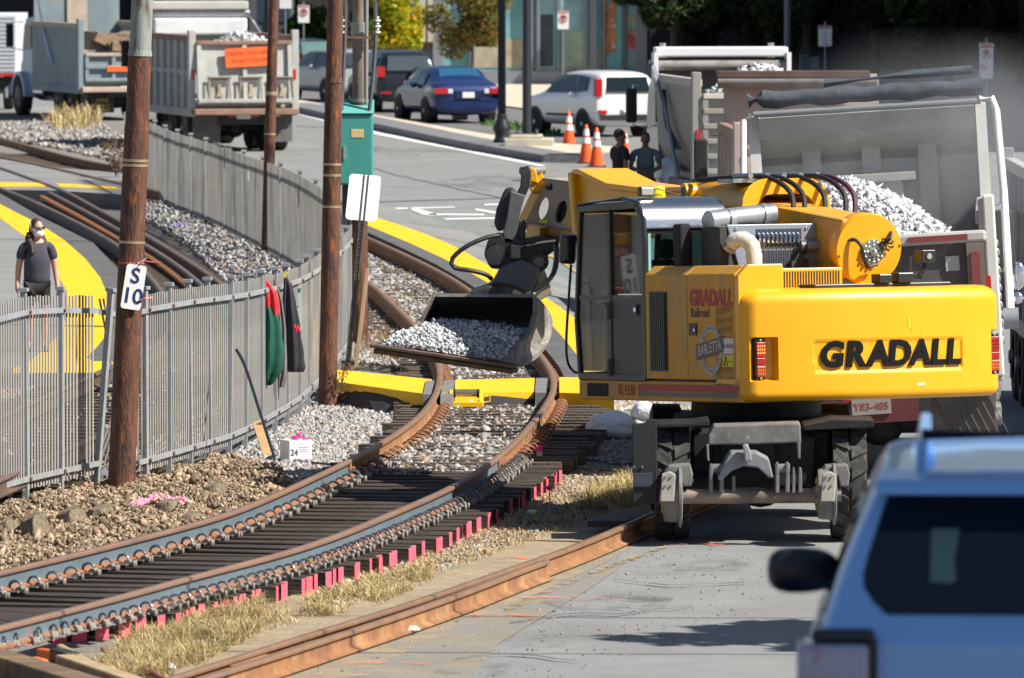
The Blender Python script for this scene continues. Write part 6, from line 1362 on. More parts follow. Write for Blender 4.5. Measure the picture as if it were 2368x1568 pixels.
# side doors
def side_prism(v0, v1, nm='side_door'):
    b = U(); b.prism([(-1.27, 1.375), (-1.27, 2.36), (-1.17, 2.44), (-.86, 2.44), (-.86, 1.375)], v0, v1, 'y'); return b.build(nm, m_yeldirty, ex, smooth=0, bevel=.008)
side_prism(-1.115, -.22); sd = side_prism(-2.12, -1.125)
b = U(); b.prism([(-1.268, 1.36), (-1.268, 2.34), (-1.16, 2.45), (-.80, 2.45), (-.80, 1.36)], -2.20, -2.122, 'y'); b.build('hood_end', m_yel, ex, smooth=0, bevel=.01)
b = U(); b.box(-1.283, -1.271, -.69, -.33, 1.45, 2.2); vt = b.build('side_vent', M('black_vent', (.010, .012, .016), .5), ex, smooth=0)
for k in range(8): b = U(); vv = -.67 + .32 * (k + .5) / 8; b.box(-1.292, -1.284, vv - .012, vv + .012, 1.47, 2.18); b.build('vent_slat', M('vent_slat_black', (.025, .03, .04), .45), vt, smooth=0)
b = U(); b.box(-1.285, -1.271, -1.33, -1.18, 1.79, 1.90); b.m = 1; b.ell((-1.29, -1.30, 1.84), (.008, .018, .02), 8, 5); b.build('latch', [M('latch_recess', (.05, .045, .04), .5), m_chrome], sd, smooth=0)
def stx(t, vc, zc, sz, mat, par, nm='lettering', **kw): return text(nm, t, sz, mat, par, UT @ frame((-1.275, vc, zc), (0, -1, 0), (0, 0, 1)), .001, **kw)
m_gred = M('dull_red_print', (.42, .03, .03), .5); m_gbrown = M('brown_print', (.09, .06, .03), .5)
stx('GRADALL', -1.63, 2.135, .205, m_gred, sd, off=.010, shear=.10, sx=1.0); stx('Railroad', -1.40, 2.00, .125, m_gbrown, sd, off=.001, sx=.95)
# ring badge with banner
m_ring = M('pale_grey_badge', (.46, .46, .43), .5); m_banner = M('grey_violet_banner', (.12, .09, .09), .5)
vc, zc = -1.62, 1.655
b = U(); N_ = 40
ro = [(-1.276, vc + .235 * math.cos(6.283 * k / N_), zc + .235 * math.sin(6.283 * k / N_)) for k in range(N_)]; ri = [(-1.276, vc + .175 * math.cos(6.283 * k / N_), zc + .175 * math.sin(6.283 * k / N_)) for k in range(N_)]
b.add(ro + ri, [(k, (k + 1) % N_, N_ + (k + 1) % N_, N_ + k) for k in range(N_)]); b.build('badge_ring', m_ring, sd, smooth=0)
b = U(); b.plate([(-1.278, vc + .30, zc - .10), (-1.278, vc - .28, zc - .02), (-1.278, vc - .28, zc + .13), (-1.278, vc + .30, zc + .05)], (-.003, 0, 0)); b.build('badge_banner', m_banner, sd, smooth=0)
text('lettering', 'BARLETTA', .135, M('cream_print', (.62, .58, .50), .5), sd, UT @ frame((-1.283, vc + .01, zc + .015), (0, -1, .138), (0, 0, 1)), .001, sx=.78)
for k, ch in enumerate('ENGINEERING'):
    a = math.pi * (.82 - .64 * k / 10); text('lettering', ch, .045, m_banner, sd, UT @ frame((-1.279, vc - .205 * math.cos(a), zc + .205 * math.sin(a)), (0, -math.sin(a), -math.cos(a)), (0, -math.cos(a), math.sin(a))), .0005)
for k, ch in enumerate('CONSTRUCTION'):
    a = -math.pi * (.86 - .72 * k / 11); text('lettering', ch, .042, m_banner, sd, UT @ frame((-1.279, vc - .205 * math.cos(a), zc + .205 * math.sin(a)), (0, -(-math.sin(a)), math.cos(a)), (0, math.cos(a), -math.sin(a))), .0005)
b = U(); b.box(-1.280, -1.272, -2.10, -1.86, 1.62, 1.765); st_ = b.build('sticker', M('white_sticker', (.62, .60, .57), .5), sd, smooth=0)
stx('W', -1.98, 1.695, .15, M('orange_red_print', (.75, .13, .04), .5), st_, off=.012, sx=1.3); text('lettering', 'CALL WOOD', .05, m_gbrown, st_, UT @ frame((-1.2795 - .004, -1.98, 1.69), (0, -1, 0), (0, 0, 1)), .0005, sx=.8)
b = U(); b.box(-1.280, -1.272, -2.10, -1.87, 1.50, 1.61); st2 = b.build('sticker', M('yellow_green_sticker', (.62, .60, .02), .5), sd, smooth=0)
b = U(); b.tube([(-1.283, -1.90, 1.515), (-1.283, -1.94, 1.595), (-1.283, -1.98, 1.515), (-1.283, -1.90, 1.515)], .004, 5); b.tube([(-1.283, -2.0, 1.55), (-1.283, -2.08, 1.55)], .004, 5); b.build('warning_symbol', m_gbrown, st2)
# sill beam
b = U(); b.box(-1.27, -.70, -2.18, 1.28, 1.165, 1.355); sill = b.build('sill_beam', m_yeldirty, ex, smooth=0, bevel=.015)
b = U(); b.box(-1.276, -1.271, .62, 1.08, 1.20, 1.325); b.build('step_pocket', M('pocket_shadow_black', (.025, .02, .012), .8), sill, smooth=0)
b = U(); b.plate([(-1.274, -.03, 1.26), (-1.274, -2.17, 1.26), (-1.274, -2.17, 1.325), (-1.274, -.05, 1.325)], (-.003, 0, 0)); b.build('red_stripe', m_gred, sill, smooth=0)
b = U(); b.plate([(-1.274, -.03, 1.21), (-1.274, -2.17, 1.21), (-1.274, -2.17, 1.25), (-1.274, -.05, 1.25)], (-.003, 0, 0)); b.build('grey_stripe', M('grey_stripe_print', (.14, .13, .12), .5), sill, smooth=0)
stx('XL4330', .22, 1.262, .145, m_gred, sill, sx=.82); stx('II', -.075, 1.245, .07, m_gred, sill)
for k in range(9): b = U(); b.box(-1.2725, -1.2705, -1.80 + random.uniform(-.02, .02), -1.785 + random.uniform(-.01, .02), 1.22 + .2 * k * .5, 1.25 + .2 * k * .5); b.build('oil_streak', m_gbrown, sd if k > 1 else sill, smooth=0)
# cab
cabp = U()
def vbar(u, v0, z0, v1, z1, w=.05, d=.05): cabp.beam((u, v0, z0), (u, v1, z1), d, w, up=(0, 1, 0))
uL, uR_ = -1.25, -.42
for u in (uL, uR_):
    vbar(u, 1.27, 1.40, 1.33, 1.95); vbar(u, 1.33, 1.95, 1.20, 2.98, .045); vbar(u, -.19, 1.38, -.19, 2.9, .07)
    vbar(u, .55, 1.38, .55, 2.98, .05)
    cabp.beam((u, 1.24, 3.0), (u, -.05, 3.03), .06, .07); cabp.beam((u, 1.28, 1.39), (u, -.2, 1.38), .05, .07)
    cabp.beam((u, -.05, 3.02), (u, -.2, 2.86), .06, .06)
for v, z in ((1.27, 1.4), (1.33, 1.95), (1.21, 2.99), (-.2, 2.78)): cabp.beam((uL, v, z), (uR_, v, z), .05, .06)
cabp.build('cab_frame', m_blk, ex, smooth=0, bevel=.01)
b = U(); b.box(-1.262, -1.242, -.15, .52, 1.40, 2.14); b.build('door_lower_panel', m_dkgrey, ex, smooth=0, bevel=.01)
b = U(); b.box(-1.266, -1.236, -.16, 1.24, 2.12, 2.17); b.build('door_waist_bar', m_blk, ex, smooth=0)
b = U(); b.box(-1.28, -1.255, -.06, .02, 1.98, 2.08); b.m = 1; b.ell((-1.285, -.02, 2.03), (.012, .03, .035), 10, 6); b.build('door_handle', [m_blk, m_chrome], ex)
for z in (2.0, 1.46): b = U(); b.cyl((-1.28, .56, z - .06), (-1.28, .56, z + .10), .025, n=8); b.build('door_hinge', m_blk, ex)
for (nm, pts) in (('door_glass', [(uL, .585, 1.44), (uL, 1.235, 1.44), (uL, 1.29, 1.95), (uL, 1.17, 2.94), (uL, .585, 2.95)]), ('door_glass', [(uL, -.14, 2.18), (uL, .52, 2.18), (uL, .52, 2.95), (uL, -.10, 2.92)]),
                  ('right_window', [(uR_, -.14, 1.5), (uR_, 1.235, 1.44), (uR_, 1.29, 1.95), (uR_, 1.17, 2.94), (uR_, -.10, 2.92)]), ('windscreen', [(uL, 1.275, 1.45), (uR_, 1.275, 1.45), (uR_, 1.33, 1.95), (uL, 1.33, 1.95)]), ('windscreen', [(uL, 1.33, 1.97), (uR_, 1.33, 1.97), (uR_, 1.22, 2.95), (uL, 1.22, 2.95)])):
    b = U(); b.plate(pts, (.006, 0, 0) if 'wind' not in nm or nm == 'right_window' else (0, .006, 0)); b.build(nm, g_cab, ex, smooth=0)
b = U(); b.plate([(uL + .05, -.205, 1.9), (-.52, -.205, 1.9), (-.52, -.205, 2.74), (uL + .05, -.205, 2.74)], (0, .006, 0)); b.build('rear_window', g_teal, ex, smooth=0)
b = U(); b.box(-1.235, -1.20, -.222, -.206, 2.3, 2.76); b.build('window_seal', M('pale_teal_seal', (.22, .42, .44), .4), ex, smooth=0)
b = U(); b.box(-1.26, -.41, -.225, -.17, 1.36, 1.9); b.build('cab_back_panel', m_dkgrey, ex, smooth=0)
prof = [(1.25, 3.035), (.9, 3.085), (.2, 3.10), (0, 3.09), (-.12, 3.05), (-.20, 2.98), (-.245, 2.88), (-.25, 2.80), (-.215, 2.80), (-.20, 2.88), (-.15, 2.95), (-.05, 3.01), (.2, 3.03), (1.25, 3.0)]
b = U(); b.prism(prof, -1.27, -.40, 'x'); b.build('cab_roof', m_roofm, ex, smooth=60)
for u in (-1.275, -.40): b = U(); b.tube([(u, 1.2, 3.04), (u, .2, 3.09), (u, -.12, 3.04), (u, -.24, 2.88), (u, -.245, 2.5)], .022, 8); b.build('roof_trim', m_blk, ex)
# things inside the cab
m_seat = M('cab_seat_cloth', (.03, .035, .038), .85); b = U(); b.box(-1.05, -.62, .2, .65, 1.75, 1.88); b.box(-1.03, -.64, .12, .24, 1.88, 2.5); b.ell((-.84, .18, 2.6), (.12, .06, .10)); b.build('operator_seat', m_seat, ex, bevel=.03)
b = U(); b.box(-1.15, -1.0, .5, .95, 1.4, 2.0); b.tube([(-1.07, .8, 2.0), (-1.05, .88, 2.2)], .02, 6); b.ell((-1.05, .88, 2.23), (.03, .03, .045)); b.tube([(-.7, .9, 1.4), (-.75, 1.02, 2.0), (-.9, 1.0, 2.1)], .025, 6); b.build('control_console', m_blk, ex)
# lamp, beacon, mirror, handrail
b = U(); b.box(-1.2, -1.05, -.02, .05, 3.11, 3.2); b.m = 1; b.box(-1.19, -1.06, -.03, -.021, 3.12, 3.19); b.build('work_lamp', [m_blk, m_chrome], ex, smooth=0, bevel=.01)
b = U(); b.lathe([(.085, 0), (.085, .03), (.082, .032), (.082, .09), (.07, .105)], (-.85, .35, 3.10), (0, 0, 1), 20); b.build('beacon', M('yellow_beacon_lens', (.80, .62, .01), .15, coat=.6), ex)
b = U(); b.tube([(-1.0, .2, 3.1), (-.9, .25, 3.18), (-.66, .2, 3.11)], .006, 5); b.build('lamp_wire', m_hose, ex)
q = WT @ at(1313, 575, 83.6); b = MB(Matrix.Translation(q)); b.cbox((0, 0, 0), (.17, .10, .30), (0, R(3), R(12))); b.build('wing_mirror', M('gloss_black_mirror', (.01, .014, .018), .2, coat=.5), ex, smooth=0, bevel=.045, seg=3)
def wtube(nm, pix, r, mat, parent=ex, n=8, step=.06):
    b = WB(); b.tube(crom([at(*p) for p in pix], step), r, n); return b.build(nm, mat, parent)
wtube('mirror_arm', [(1330, 568, 83.6), (1345, 560, 83.7), (1350, 480, 83.8)], .014, m_blk)
wtube('mirror_arm', [(1352, 478, 83.7), (1346, 482, 83.6), (1340, 560, 83.6)], .012, m_blk)
wtube('handrail', [(1320, 612, 83.7), (1314, 700, 83.7), (1309, 790, 83.7), (1313, 840, 83.7), (1330, 862, 83.75), (1342, 862, 83.75)], .013, M('blue_black_rail', (.012, .02, .035), .35), n=8)
# engine hood with louvres, pipes
b = U(); b.box(-.97, .0, -1.28, -1.0, 2.2, 2.81); b.box(-.42, .0, -1.0, -.45, 2.2, 2.78); b.build('engine_hood', m_dkgrey, ex, smooth=0, bevel=.02)
b = U(); b.prism([(-.74, 2.385), (.02, 2.385), (.06, 2.55), (.02, 2.80), (-.02, 2.82), (-.98, 2.82), (-.93, 2.80), (-.76, 2.5)][:0] + [(-.80, 2.385), (.04, 2.385), (.0, 2.82), (-.93, 2.82)], -1.31, -1.285, 'y'); hp = b.build('hood_grille_panel', m_alu, ex, smooth=0, bevel=.006)
for row, (z0, z1) in enumerate(((2.645, 2.775), (2.42, 2.575))):
    for k in range(19):
        b = U(); u = -.62 + .46 * k / 18; b.box(u - .0075, u + .0075, -1.316, -1.311, z0, z1); b.build('grille_slot', M('slot_shadow', (.02, .025, .04), .6), hp, smooth=0)
for k in range(10): b = U(); u = -.61 + .41 * k / 9; b.tube([(u, -1.315, 2.615), (u + .008, -1.345, 2.645), (u + .012, -1.345, 2.70), (u, -1.315, 2.73)], .016, 6); b.build('heat_coil', m_chrome, hp)
for u, z in ((-.84, 2.78), (-.10, 2.775)): b = U(); b.ell((u, -1.318, z), (.016, .01, .016), 10, 6); b.build('bolt', m_chrome, hp)
b = U(); b.box(-1.0, -.93, -1.30, -.9, 2.36, 2.80); b.build('hood_cheek', M('very_dark_olive', (.03, .03, .022), .6), ex, smooth=0)
b = U(); b.cyl((-.95, -.95, 2.86), (-.2, -.8, 2.92), .10, n=18); b.cyl((-.75, -.915, 2.87), (-.69, -.905, 2.87), .112, n=18); b.cyl((-.35, -.83, 2.905), (-.30, -.82, 2.905), .112, n=18); b.build('air_cleaner', M('silver_cylinder', (.42, .44, .46), .35, metal=.7, n=(6, .15)), ex)
b = U(); b.box(-1.17, -1.05, -.80, -.62, 2.42, 2.84); b.build('speaker_mesh', M('black_speaker_mesh', (.014, .013, .016), .7, bump=(140, .8)), ex, smooth=0, bevel=.03)
pth = crom([(-.93, -1.34, 2.60), (-.89, -1.42, 2.68), (-.80, -1.50, 2.66), (-.77, -1.54, 2.54), (-.77, -1.56, 2.22)], .05)
b = U(); b.tube(pth, [.075 * (1 + .05 * (-1) ** k) for k in range(len(pth))], 14); b.build('wrapped_exhaust', m_wrap, ex)
b = U(); b.cyl((-.16, -1.33, 2.60), (.20, -1.36, 2.62), .055, n=16); b.m = 1; b.cyl((.20, -1.361, 2.62), (.203, -1.362, 2.62), .048, n=16); b.build('tail_pipe', [M('dull_silver_pipe', (.30, .30, .31), .4, metal=.6), m_blk], ex)
b = U(); b.cyl((-.19, -1.33, 2.60), (-.13, -1.33, 2.6), .075, n=16); b.box(-.3, -.12, -1.40, -1.33, 2.40, 2.47); b.cbox((-.2, -1.36, 2.46), (.12, .05, .12), (0, .6, 0)); b.build('pipe_clamp', m_dkgrey, ex)
b = U(); b.box(-.80, -.05, -1.95, -1.55, 2.19, 2.405); lb = b.build('louvre_box', m_yel, ex, smooth=0, bevel=.012)
for k in range(24): b = U(); u = -.745 + .655 * k / 23; b.box(u - .007, u + .007, -1.954, -1.9505, 2.225, 2.375); b.build('louvre_slot', M('louvre_shadow', (.03, .02, .008), .8), lb, smooth=0)
b = U(); b.box(-.85, -.806, -1.93, -1.6, 2.19, 2.39); b.build('louvre_box_end', m_blk, ex, smooth=0)
b = U(); b.box(-1.2, 1.2, -1.9, -.26, 1.25, 2.19); b.box(-.38, 1.2, -.25, .9, 1.25, 2.1); b.build('deck', m_dkgrey, ex, smooth=0)
b = U(); b.box(.62, 1.24, -1.72, 1.2, 1.2, 2.15); b.build('right_body', m_yel, ex, smooth=0, bevel=.03)
# ---- boom
uB = .26
def bz(v): return 2.565 + (v + 1.9) * .0985
b = U(); A = Vector((uB, -1.82, bz(-1.82))); Bv = Vector((uB, 4.05, bz(4.05)))
b.beam(A, Vector((uB, 1.0, bz(1.0))), .50, .56); b.build('boom', m_yeldirty, ex, smooth=0, bevel=.03)
bd = (Bv - A).normalized()
rp = Vector((uB, -1.90, bz(-1.9))); ba, bb, _ = basis(bd)
# boom end disc faces the camera a little more than the boom itself
dd = (Matrix.Rotation(R(-4), 3, 'Z') @ bd)
b = U(); b.lathe([(.28, .30), (.335, .20), (.338, .02), (.328, .0), (.14, -.004)], rp, dd, 40); disc = b.build('boom_end_disc', m_yel, ex, smooth=30)
ba, bb, _ = basis(dd); ba = -ba if ba.x < 0 else ba
def dp(x, y, o=0): return rp + ba * x + Vector((0, 0, 1)) * y - dd * o
b = U(); b.cyl(dp(.03, -.02, -.0), dp(.03, -.02, .03), .118, n=28); hub = b.build('hub_plate', M('oily_bright_steel', (.42, .45, .40), .3, metal=.8, n=(14, .4)), disc)
for ring_r, nb in ((.095, 12), (.062, 8)):
    for k in range(nb):
        a = 6.283 * k / nb; b = U(); b.ell(dp(.03 + ring_r * math.cos(a), -.02 + ring_r * math.sin(a), .036), (.018, .014, .018), 8, 6); b.build('hub_bolt', MATS['oily_bright_steel'], hub)
b = U(); b.ell(dp(.035, -.025, .05), (.04, .03, .035)); b.build('hub_cap', m_chrome, hub)
for (x, y, r) in ((.0, .205, .038), (-.205, .10, .045), (.22, .155, .05)): b = U(); b.cyl(dp(x, y, -.01), dp(x, y, .003), r, n=18); b.build('disc_hole', M('hole_black', (.008, .006, .004), .9), disc)
b = U(); b.tube(crom([dp(-.21, .085, .0), dp(-.17, .10, .06), dp(-.12, .04, .10), dp(-.09, -.08, .10), dp(-.055, -.15, .08), dp(-.02, -.155, .06)], .03), .018, 8); b.build('grease_hose', m_hose, disc)
b = U(); b.cyl(dp(-.03, -.155, .06), dp(.06, -.135, .06), .016, n=8); b.build('hose_fitting', m_chrome, disc)
b = U(); 
for k in range(7): a = k * .9; b.tube([dp(.15, .06, .05), dp(.15 + .05 * math.cos(a), .06 + .05 * math.sin(a), .08), dp(.16 + .07 * math.cos(a + .5), .05 + .06 * math.sin(a + .5), .05)], .012, 5)
b.tube(crom([dp(.15, .06, .05), dp(.19, .11, .07), dp(.22, .16, .02)], .02), .017, 6); b.build('hose_bundle', m_hose, disc)
for (x, y) in ((.31, .03), (.03, -.315), (-.31, -.06)): b = U(); b.cyl(dp(x, y, .0), dp(x, y, .008), .012, n=8); b.build('set_screw', m_gbrown, disc)
# collar the boom slides through
def loop(w, h0, h1, r, n=6):
    return [(q[0], q[1] + (h0 + h1) / 2) for q in rrect(w, h1 - h0, r, n)]
b = U(); zb = bz(.35); out = loop(.84, -.45, .42, .22); inn = loop(.60, -.34, .32, .14); n_ = len(out); fl_o = loop(.94, -.45, .47, .25)
v0, v1 = -.10, 1.15
vs = [(uB + x, v0 - .10, zb + z) for x, z in fl_o] + [(uB + x, v0 + .12, zb + z) for x, z in out] + [(uB + x, v1, zb + .08 + z) for x, z in out] + [(uB + x, v0 - .10, zb + z) for x, z in inn] + [(uB + x, v1, zb + .08 + z) for x, z in inn]
fs = []
for k in range(n_):
    j = (k + 1) % n_; fs += [(k, j, n_ + j, n_ + k), (n_ + k, n_ + j, 2 * n_ + j, 2 * n_ + k), (k, 3 * n_ + k, 3 * n_ + j, j), (3 * n_ + k, 4 * n_ + k, 4 * n_ + j, 3 * n_ + j), (2 * n_ + k, 2 * n_ + j, 4 * n_ + j, 4 * n_ + k)]
b.add(vs, fs); col = b.build('boom_collar', m_yel, ex, smooth=40)
b = U(); b.cyl((uB - .50, 1.02, zb + .36), (uB - .38, 1.02, zb + .36), .085, n=20); b.m = 1; b.cyl((uB - .505, 1.02, zb + .36), (uB - .50, 1.02, zb + .36), .05, n=16); b.build('collar_lug', [m_yel, m_dkgrey], col)
b = U(); b.plate([(uB - .425, .18, zb + .12), (uB - .425, .70, zb + .16), (uB - .425, .70, zb + .24), (uB - .425, .18, zb + .20)], (-.004, 0, 0)); b.build('lettering', M('dark_olive_print', (.12, .09, .02), .5), col, smooth=0)
# front boom section with its rising tip and yoke flange
b = U(); b.prism([(1.1, 2.62), (1.1, 3.17), (2.4, 3.17), (3.2, 3.22), (3.65, 3.30), (3.85, 3.36), (3.98, 3.36), (4.05, 3.2), (4.05, 2.82)], uB - .22, uB + .22, 'x'); b.build('outer_boom', m_yel, ex, smooth=0, bevel=.035)
b = U(); b.prism([(1.1, 3.16), (1.1, 3.20), (2.4, 3.205), (3.2, 3.26), (3.6, 3.35), (3.85, 3.41), (3.98, 3.41), (3.98, 3.36), (3.85, 3.35), (3.6, 3.29), (3.2, 3.20), (2.4, 3.15)], uB - .28, uB + .28, 'x'); b.build('boom_top_flange', m_yel, ex, smooth=0, bevel=.012)
b = U(); b.prism([(3.86, 2.64), (3.96, 2.62), (4.06, 3.38), (3.96, 3.38)], uB - .30, uB + .30, 'x'); b.build('yoke_flange', m_yel, ex, smooth=0, bevel=.02)
# hydraulic hoses over the collar
for k, (du, mt) in enumerate(((-.22, m_hose), (-.10, m_hose), (.12, m_hose), (.34, m_hose), (.44, m_purple))):
    b = U(); b.tube(crom([(uB + du - .2, .95, zb + .47), (uB + du, .2, zb + .49), (uB + du + .06, -.25, zb + .46), (uB + du + .12, -.52, zb + .30), (uB + du + .06, -.62, zb + .02), (uB + du * .9, -.66, zb - .15)], .06), .026, 8); b.build('hydraulic_hose', mt, ex)
b = U(); b.box(uB - .46, uB + .50, .0, .34, zb + .435, zb + .475)
for k in range(5): b.cyl((uB - .3 + .18 * k, -.05, zb + .5), (uB - .3 + .18 * k, .3, zb + .5), .028, n=8)
b.build('hose_manifold', M('steel_fittings', (.32, .34, .36), .35, metal=.7, n=(12, .3)), ex)
# ---- extending arm with two oval holes
def holed(nm, outer, holes, mat, parent, ext):
    """flat plate through 3-D outline points with oval holes cut in it"""
    o = Vector(outer[0]); r = (Vector(outer[1]) - o).normalized(); t = Vector(outer[-1]) - o; u = (t - r * t.dot(r)).normalized(); fr = frame(o, r, u); inv = fr.inverted()
    cu = bpy.data.curves.new(nm, 'CURVE'); cu.dimensions = '2D'; cu.fill_mode = 'BOTH'; cu.extrude = ext
    for lp in [outer] + holes:
        s_ = cu.splines.new('POLY'); s_.points.add(len(lp) - 1); s_.use_cyclic_u = True
        for k, p in enumerate(lp): q = inv @ Vector(p); s_.points[k].co = (q.x, q.y, 0, 1)
    tmp = bpy.data.objects.new(nm, cu); me = bpy.data.meshes.new_from_object(tmp); bpy.data.objects.remove(tmp); me.name = nm; me.transform(fr); me.materials.clear(); me.materials.append(mat)
    ob = bpy.data.objects.new(nm, me); C.objects.link(ob); ob.parent = parent; return ob
def AY(x): return 86.7 + (1372 - x) * .0085
def ap(x, y, dY=0): return WT @ at(x, y, AY(x) + dY)
outl = [ap(1372, 432), ap(1252, 417), ap(1240, 428), ap(1200, 512), ap(1330, 536)]
def oval(cx, cy, rx, ry, tilt):
    return [ap(cx + rx * math.cos(t) * math.cos(tilt) - ry * math.sin(t) * math.sin(tilt), cy + rx * math.cos(t) * math.sin(tilt) + ry * math.sin(t) * math.cos(tilt)) for t in [6.283 * k / 20 for k in range(20)]]
backoff = Vector((.34, .12, 0))
arm = holed('arm_side_plate', outl, [oval(1257, 482, 12, 27, .28), oval(1299, 490, 13, 27, .28)], m_arm, ex, .012)
b = MB(); b.plate([ap(1345, 440, .1), ap(1276, 436, .1), ap(1262, 515, .1), ap(1325, 525, .1)], (.12, .04, 0)); b.build('dark_hole_backing', m_blk, ex, smooth=0)  # dark box added behind the right hole so it reads as shade
for nm, i0, i1, mt in (('arm_top_plate', 0, 1, m_arm), ('arm_bottom_plate', 3, 4, m_yeldirty)):
    b = MB(); b.plate([outl[i0], outl[i1], outl[i1] + backoff, outl[i0] + backoff], (0, 0, .025)); b.build(nm, mt, ex, smooth=0)
b = MB(); b.plate([ap(1246, 421, -.03), ap(1228, 444, -.03), ap(1195, 514, -.03), ap(1212, 520, -.03), ap(1250, 440, -.03), ap(1262, 419, -.03)], (.05, .02, 0)); b.build('arm_edge_band', m_yel, ex, smooth=0)
b = MB(); b.plate([ap(1208, 508, -.03), ap(1332, 532, -.03), ap(1331, 538, -.03), ap(1207, 514, -.03)], (.03, .01, 0)); b.build('arm_lower_flange', m_gsteel, ex, smooth=0)
for (x, y, w, h) in ((1268, 440, 15, 17), (1256, 527 - 10, 18, 18)):
    b = MB(); b.plate([ap(x - w / 2, y - h / 2, -.02), ap(x + w / 2, y - h / 2 + 1, -.02), ap(x + w / 2 - 4, y + h / 2 + 1, -.02), ap(x - w / 2 - 4, y + h / 2, -.02)], (-.003, 0, 0)); b.build('sticker', MATS['yellow_green_sticker'], arm, smooth=0)
b = MB(); b.T = Matrix.Translation(ap(1270, 432, -.06)); b.ell((0, 0, 0), (.05, .04, .035)); b.build('arm_lamp', m_blk, ex)
for (x0, x1) in ((1225, 1250), (1330, 1300)):
    b = MB(); b.plate([ap(x0, 512, .1), ap(x1, 516, .1), ap(x1 - 4, 566, .1), ap(x0 - 22, 566, .1)], (.3, .1, 0)); b.build('arm_gusset', m_yel, ex, smooth=0, bevel=.01)
b = MB(); b.plate([ap(1230, 520, .25), ap(1345, 536, .25), ap(1330, 560, .25), ap(1225, 560, .25)], (.3, .1, 0)); b.build('arm_under_box', m_yeldirty, ex, smooth=0, bevel=.01)
# ---- linkage, wrist
def wp(nm, pix, Y, th, mat, bev=.012):
    b = WB(); b.plate([at(x, y, Y) for x, y in pix], (0, th, 0)); return b.build(nm, mat, ex, smooth=0, bevel=bev)
for dx in (0, 14): wp('clevis_ear', [(1222 + dx, 420), (1222 + dx, 396), (1227 + dx, 388), (1235 + dx, 388), (1240 + dx, 397), (1244 + dx, 425)], 87.7 + dx * .01, .05, m_yel)
wp('clevis_base', [(1224, 436), (1230, 416), (1262, 416), (1256, 440), (1232, 450)], 87.72, .3, m_yel)
b = WB(); b.cyl(at(1206, 396, 87.72), at(1256, 394, 87.9), .045, n=14); b.build('clevis_pin', m_gsteel, ex)
wp('tilt_link', [(1205, 402), (1210, 386), (1222, 383), (1228, 396), (1226, 428), (1214, 455), (1196, 462), (1192, 450), (1202, 432)], 87.6, .08, m_link)
wp('tilt_cylinder_guard', [(1163, 446), (1170, 436), (1184, 434), (1196, 446), (1190, 470), (1176, 500), (1173, 530), (1150, 536), (1142, 516), (1147, 486)], 87.55, .22, m_link, .02)
wp('tilt_cylinder_guard', [(1180, 442), (1214, 452), (1204, 490), (1190, 560), (1166, 566), (1162, 540), (1172, 500)], 87.45, .12, M('scuffed_dark_steel', (.10, .10, .105), .5, n=(5, .4)), .012)
wp('wrist_block', [(1198, 500), (1216, 515), (1214, 560), (1196, 580), (1172, 574), (1176, 540)], 87.5, .25, m_link, .02)
wp('wrist_head', [(1118, 590), (1128, 556), (1150, 540), (1180, 546), (1205, 555), (1265, 545), (1292, 560), (1290, 575), (1268, 590), (1240, 640), (1196, 640), (1160, 622), (1134, 622)], 87.45, .40, m_link, .03)
b = WB(); p = at(1246, 606, 87.40); b.cyl(p, p + Vector((0, .35, 0)), .098, n=24); b.m = 1; b.cyl(p + Vector((0, -.015, 0)), p, .055, n=18)
for k in range(8): a = 6.283 * k / 8; b.cyl(p + Vector((.075 * math.cos(a), -.012, .075 * math.sin(a))), p + Vector((.075 * math.cos(a), 0, .075 * math.sin(a))), .010, n=6)
b.build('swivel_motor', [m_link, m_gsteel], ex)
b = WB(); p = at(1146, 590, 87.36); b.cyl(p, p + Vector((0, .3, 0)), .10, n=20); b.build('wrist_pivot', m_link, ex)
b = WB(); p = at(1192, 583, 87.36); b.cyl(p + Vector((0, 0, .07)), p + Vector((0, 0, -.06)), .05, n=14); b.build('wrist_pin', m_gsteel, ex)
wp('wrist_body', [(1160, 615), (1205, 600), (1250, 620), (1240, 660), (1222, 690), (1120, 690), (1112, 672), (1140, 650)], 87.3, .5, M('dark_blue_grey_steel', (.075, .085, .10), .5, n=(4, .3)), .03)
wp('wrist_cheek', [(1232, 640), (1258, 622), (1270, 655), (1278, 678), (1240, 700), (1218, 692)], 87.35, .06, m_arm, .01)
wp('wrist_gusset', [(1178, 692), (1188, 664), (1205, 678), (1214, 692)], 87.28, .05, M('pale_beige_steel', (.42, .38, .31), .6, n=(4, .2)), .008)
wp('quick_hitch', [(1080, 690), (1092, 672), (1130, 660), (1160, 668), (1166, 690)], 87.2, .5, m_link, .02)
wtube('hydraulic_hose', [(1165, 544, 87.4), (1130, 548, 87.35), (1085, 566, 87.3), (1052, 590, 87.3), (1043, 608, 87.3), (1052, 620, 87.3), (1085, 625, 87.3), (1122, 634, 87.35), (1136, 645, 87.4)], .024, m_hose)
wtube('hydraulic_hose', [(1285, 552, 87.4), (1289, 590, 87.35), (1282, 630, 87.3), (1262, 655, 87.3), (1240, 668, 87.3)], .022, m_hose)
wtube('hydraulic_hose', [(1281, 552, 87.45), (1284, 592, 87.4), (1277, 632, 87.35), (1256, 662, 87.35), (1232, 680, 87.3)], .018, MATS['grey_pipe'])
wtube('hydraulic_hose', [(1130, 656, 87.25), (1180, 662, 87.2), (1216, 678, 87.2), (1232, 692, 87.2)], .018, m_hose)
wtube('hose_pipe', [(1204, 566, 87.35), (1250, 560, 87.35), (1300, 548, 87.3), (1340, 546, 87.2)], .014, m_hose); wtube('hose_pipe', [(1204, 570, 87.35), (1240, 562, 87.35), (1284, 556, 87.3)], .011, m_tape)
